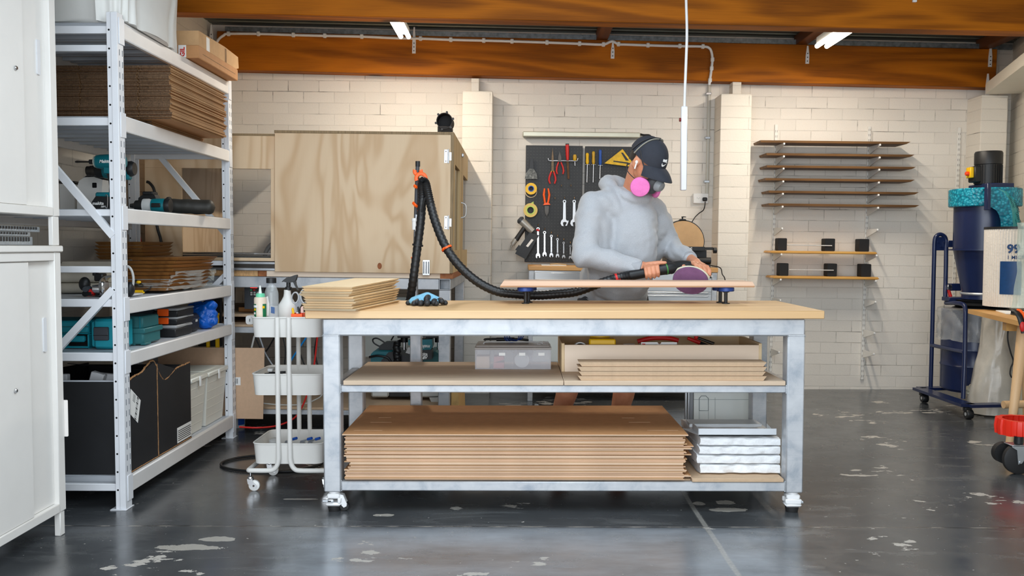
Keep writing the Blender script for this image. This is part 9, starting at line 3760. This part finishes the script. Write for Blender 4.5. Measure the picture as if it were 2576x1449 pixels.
# hood bunched behind and around the neck
hood = [V((0.49, 4.90, 1.475)), V((0.485, 4.99, 1.525)), V((0.53, 5.05, 1.53)), V((0.60, 5.05, 1.50))]
hp_ = smoothpath(hood, 4)
for i in range(len(hp_) - 1):
 Ch(hp_[i], hp_[i + 1], 0.045, 0.045)
col_ = smoothpath([V((0.505, 4.90, 1.485)), V((0.535, 4.862, 1.462)), V((0.60, 4.838, 1.435)), V((0.665, 4.865, 1.432)), V((0.69, 4.93, 1.445)), V((0.65, 5.0, 1.475))], 4)
for i in range(len(col_) - 1):
 Ch(col_[i], col_[i + 1], 0.030, 0.030)
# pocket and blousing over the hem
Eh(V((0.50, 4.905, 1.00)), (0.13, 0.055, 0.085), RT)
r = organic(h, 0.0075, 5, wrinkle_h)
HOOD = NT('grey_marl_fleece')
n1 = HOOD.noise(HOOD.mapping((60, 60, 240)), 3, 2)
n2 = HOOD.noise(HOOD.mapping((1, 1, 1)), 5, 3)
HOOD.col(HOOD.mix(n2, HOOD.ramp(n1, [(0.35, c8(152, 156, 162)), (0.65, c8(178, 181, 185))]), c8(172, 175, 180)))
HOOD.bump(HOOD.noise(HOOD.mapping((1, 1, 1)), 320, 2), 0.25, 0.002)
HOOD.set(Roughness=0.9, Sheen_Weight=0.25)
hd = part('hoodie', organic_done(r, HOOD.m), t, 'grey marl hoodie', smooth=180)
RIB = mat('ribbed_cuff', (160, 163, 168), 0.9, 0, 0.04, 60)
for (e_, w_, k0, k1, r0) in ((eR, wR, 0.84, 1.0, 0.041), (eL, wL, 0.82, 0.98, 0.039)):
 b = MB(RIB)
 n_ = 8
 b.tube([e_.lerp(w_, k0 + (k1 - k0) * i / n_) for i in range(n_ + 1)], [r0 * (1 + 0.05 * math.sin(i * PI / n_)) for i in range(n_ + 1)], 22)
 part('cuff', b, hd)
b = MB(RIB)
def hem(u, v):
 a = 2 * PI * u
 p = RT @ V((0.198 * math.cos(a), 0.15 * math.sin(a), 0))
 k = 1 - 0.06 * v
 return (pel.x - 0.005 + p.x * k, pel.y + p.y * k, 0.895 - 0.06 * v)
b.grid(hem, 48, 5, closeu=True)
part('hem', b, hd)
b = MB(LGREY)
for s in (0, 1):
 q0 = V((0.60 + 0.055 * s, 4.80 + 0.02 * s, 1.385))
 b.tube(smoothpath([q0, q0 + V((-0.004, -0.012, -0.05)), q0 + V((-0.006, 0.0, -0.14))]), 0.003, 6)
# shorts
sh = []
for (h_, k_) in ((hipR, kR), (hipL, kL)):
 sh.append(('c', pel + V((0, 0, -0.04)), h_ + V((0, 0, -0.03)), 0.115, 0.112))
 sh.append(('c', h_, h_.lerp(k_, 0.72), 0.110, 0.095))
r = organic(sh, 0.009, 4, lambda p: 0.006 * mnoise.noise((p[0] * 12, p[1] * 12, p[2] * 12)))
part('shorts', organic_done(r, mat('dark_shorts', (44, 46, 52), 0.85, 0, 0.08)), t, 'dark shorts', smooth=180)
for (a_, t_, nm) in ((aR, tR, 'shoe'), (aL, tL, 'shoe')):
 r = organic([('c', a_ + V((0, 0.04, -0.045)), t_ + V((0, 0, 0.015)), 0.045, 0.04), ('c', t_ + V((0, 0, 0.015)), t_ + V((0.01, -0.07, 0.01)), 0.042, 0.034), ('c', a_ + V((0, 0.02, 0)), a_ + V((0, 0.03, -0.05)), 0.046, 0.046)], 0.006, 3)
 for p in r.v:
  p.z = max(p.z, 0.001)
 part(nm, organic_done(r, mat('work_shoe', (58, 54, 50), 0.7, 0, 0.08)), t, smooth=180)

# cap
CAPM = mat('dark_navy_cap', (46, 49, 58), 0.85, 0, 0.06, 40, bump=0.25, bs=260)
b = MB(CAPM)
def dome(u, v):
 a = 2 * PI * u
 th = v * PI / 2 * 1.0
 rim = 0.022 - 0.012 * math.sin(a)      # lower at the back
 x = 0.0865 * math.cos(a) * math.cos(th) ** 0.85
 y = -0.012 + 0.108 * math.sin(a) * math.cos(th) ** 0.85
 z = rim + (0.128 - rim) * math.sin(th) ** 1.05
 return hp(x, y, z)
b.grid(dome, 48, 14, closeu=True)
cap = part('cap', b, t, 'dark navy cap')
b = MB(CAPM)
def brim(u, v):
 s = (u - 0.5) * 2
 ang = s * 1.12
 x0, y0 = 0.086 * math.sin(ang), -0.012 + 0.106 * math.cos(ang)
 out = 0.078 * math.cos(s * PI / 2 * 0.92) ** 0.6
 x = x0 * (1 + 0.10 * v)
 y = y0 + out * v
 z = 0.016 + 0.012 * math.cos(ang) - 0.030 * s * s * (0.5 + 0.5 * v) - 0.030 * v * v
 return x, y, z
vsb = MB(CAPM)
N1, N2 = 25, 9
top_ = [hp(*brim(i / (N1 - 1), j / (N2 - 1))) for j in range(N2) for i in range(N1)]
bot_ = [p - upv * 0.004 for p in top_]
fs = []
o = len(top_)
for j in range(N2 - 1):
 for i in range(N1 - 1):
  q = (j * N1 + i, j * N1 + i + 1, (j + 1) * N1 + i + 1, (j + 1) * N1 + i)
  fs.append(q)
  fs.append(tuple(o + k for k in q[::-1]))
bd_ = [i for i in range(N1)] + [j * N1 + N1 - 1 for j in range(1, N2)] + [(N2 - 1) * N1 + i for i in range(N1 - 2, -1, -1)] + [j * N1 for j in range(N2 - 2, 0, -1)]
for k in range(len(bd_)):
 a_, c_ = bd_[k], bd_[(k + 1) % len(bd_)]
 fs.append((a_, c_, o + c_, o + a_))
vsb.add(top_ + bot_, fs)
part('brim', vsb, cap)
b = MB(CAPM)
b.sphere(hp(0, -0.012, 0.129), (0.008, 0.008, 0.005), 12, 8)
part('button', b, cap)
# white mark on the front of the cap
b = MB(PAPER)
def oncap(u, v):
 "u along to his left, v up, on the front of the dome"
 a = PI / 2 + u
 rim = 0.022 - 0.012 * math.sin(a)
 th = v * PI / 2
 k = math.cos(th) ** 0.85
 return hp(0.0885 * math.cos(a) * k, -0.012 + 0.111 * math.sin(a) * k, rim + (0.128 - rim) * math.sin(th) ** 1.05)
pts_o = [(-0.335, 0.19), (-0.34, 0.15), (-0.30, 0.115), (-0.22, 0.105), (-0.12, 0.13), (0.02, 0.185), (0.16, 0.25)]
pts_i = [(-0.305, 0.205), (-0.30, 0.175), (-0.27, 0.16), (-0.20, 0.158), (-0.10, 0.175), (0.02, 0.205), (0.16, 0.252)]
mk = []
for p_, q_ in zip(pts_o, pts_i):
 mk += [oncap(p_[0] + 0.05, p_[1] + 0.06), oncap(q_[0] + 0.05, q_[1] + 0.06)]
b.add(mk, [(2 * k, 2 * k + 2, 2 * k + 3, 2 * k + 1) for k in range(6)])
# the short word above the mark
for k in range(4):
 u0 = -0.24 + k * 0.10
 ltr = {0: [((0, 0), (0, 1)), ((0, 1), (1, 0)), ((1, 0), (1, 1))], 1: [((0.5, 0), (0.5, 1))], 2: [((0, 0), (0, 1)), ((0, .45), (1, 1)), ((0, .45), (1, 0))], 3: [((0, 0), (0, 1)), ((0, 0), (1, 0)), ((0, .5), (.8, .5)), ((0, 1), (1, 1))]}[k]
 for (p_, q_) in ltr:
  b.tube([oncap(u0 + 0.07 * p_[0], 0.30 + 0.07 * p_[1]), oncap(u0 + 0.07 * q_[0], 0.30 + 0.07 * q_[1])], 0.0017, 6)
part('logo', b, cap, 'white curved tick mark and short word')
# hair at the nape and temples
b = MB(mat('dark_hair', (34, 28, 26), 0.7, 0, 0.15, 60))
def nape(u, v):
 a = PI * 1.08 + (PI * 0.84) * u
 z = 0.024 - 0.062 * v * (0.6 + 0.4 * math.sin(u * PI))
 k = 1 - 0.10 * v
 return hp(0.0775 * math.cos(a) * k, -0.012 + 0.0975 * math.sin(a) * k, z)
b.grid(nape, 26, 8)
part('hair', b, t, 'short dark hair')
for s in (1, -1):
 b = MB(PAPER)
 b.sphere(hp(s * 0.030, 0.0755, -0.002), 0.0115, 14, 10)
 ey = part('eye', b, t)
 b = MB(INK)
 b.sphere(hp(s * 0.0305, 0.0835, -0.004), 0.0055, 10, 8)
 part('iris', b, ey)
 b = MB(MATS['dark_hair'])
 b.tube([hp(s * 0.016, 0.087, 0.016), hp(s * 0.032, 0.083, 0.019), hp(s * 0.046, 0.072, 0.015)], 0.003, 6)
 part('eyebrow', b, t)
b = MB(WHITEB)
b.sphere(hp(0.0845, -0.004, -0.004), (0.008, 0.008, 0.010), 12, 8)
b.tube([hp(0.086, -0.002, -0.004), hp(0.085, 0.006, -0.036)], 0.0042, 8)
part('earphone', b, t, 'white earphone')

# respirator
GM = mat('mask_silicone', (64, 66, 70), 0.5, 0, 0.05)
GP = mat('mask_shell', (142, 147, 152), 0.4, 0, 0.04)
PK = mat('pink_filter', (232, 122, 190), 0.85, 0, 0.06, 40, bump=0.4, bs=150)
rm_ = organic([('e', hp(0, 0.088, -0.058), (0.046 * HS, 0.042 * HS, 0.050 * HS), HRn), ('c', hp(0, 0.105, -0.010), hp(0, 0.10, -0.06), 0.022, 0.034), ('c', hp(0.035, 0.075, -0.075), hp(-0.035, 0.075, -0.075), 0.03, 0.03), ('c', hp(0, 0.085, -0.095), hp(0, 0.1, -0.09), 0.024, 0.026)], 0.005, 3)
rs_ = part('respirator', organic_done(rm_, GM), t, 'grey respirator mask', smooth=180)
b = MB(GP)
b.lathe([(0.033, -0.012), (0.031, 0.012), (0.022, 0.026), (0.0, 0.030)], (0, 0, 0), 26, M=HM @ Matrix.Translation((0, 0.118, -0.052)) @ Matrix.Rotation(-PI / 2 + 0.15, 4, 'X'))
part('valve_cover', b, rs_, 'light grey valve cover')
for s in (1, -1):
 b = MB(PK)
 M_ = HM @ Matrix.Translation((s * 0.070, 0.078, -0.094)) @ (Matrix.Rotation(s * 0.98, 4, 'Z').inverted() @ Matrix.Rotation(-PI / 2 + 0.22, 4, 'X'))
 b.lathe([(0, -0.010), (0.040, -0.010), (0.047, -0.006), (0.049, 0.002), (0.046, 0.010), (0.030, 0.014), (0.0, 0.0145)], (0, 0, 0), 36, M=M_)
 part('filter', b, rs_, 'round pink filter')
 b = MB(GM)
 b.tube([hp(s * 0.036, 0.082, -0.074), hp(s * 0.062, 0.076, -0.09)], 0.020, 14)
 part('filter_mount', b, rs_)
ST_ = mat('black_strap', (52, 52, 56), 0.7, 0, 0.05)
b = MB(ST_)
for s in (1, -1):
 b.tube(smoothpath([hp(s * 0.044, 0.070, -0.030), hp(s * 0.068, 0.042, -0.006), hp(s * 0.083, 0.012, 0.024), hp(s * 0.090, -0.016, 0.055)], 5), 0.0048, 8, flat=0.5)
 b.tube(smoothpath([hp(s * 0.05, 0.055, -0.080), hp(s * 0.066, 0.012, -0.082), hp(s * 0.066, -0.04, -0.075), hp(s * 0.032, -0.078, -0.064), hp(0, -0.087, -0.062)], 5), 0.0046, 8, flat=0.5)
part('strap', b, rs_)
b = MB(mat('grey_head_cradle', (150, 150, 140), 0.7, 0, 0.05))
def domept(y, th, off, sg):
 k = math.cos(th) ** 0.85
 sa = max(-1.0, min(1.0, (y + 0.012) / (0.108 * k)))
 ca = math.sqrt(max(0.0, 1 - sa * sa))
 rim = 0.022 - 0.012 * sa
 return hp(sg * (0.0865 + off) * ca * k, -0.012 + (0.108 + off) * sa * k, rim + (0.128 + off - rim) * math.sin(th) ** 1.05)


def loop(y0, y1, off):
 half = [(y0 + (y1 - y0) * j / 12, math.radians(80) * j / 12) for j in range(13)]
 return [domept(y, th, off, 1) for y, th in half] + [domept(y, th, off, -1) for y, th in half[::-1]]


b.tube(loop(-0.040, -0.012, 0.004), 0.0055, 8, flat=0.6)
b.mat(ST_)
b.tube(loop(-0.066, -0.022, 0.004), 0.005, 8, flat=0.6)
part('head_cradle', b, rs_, 'grey head strap over the cap')
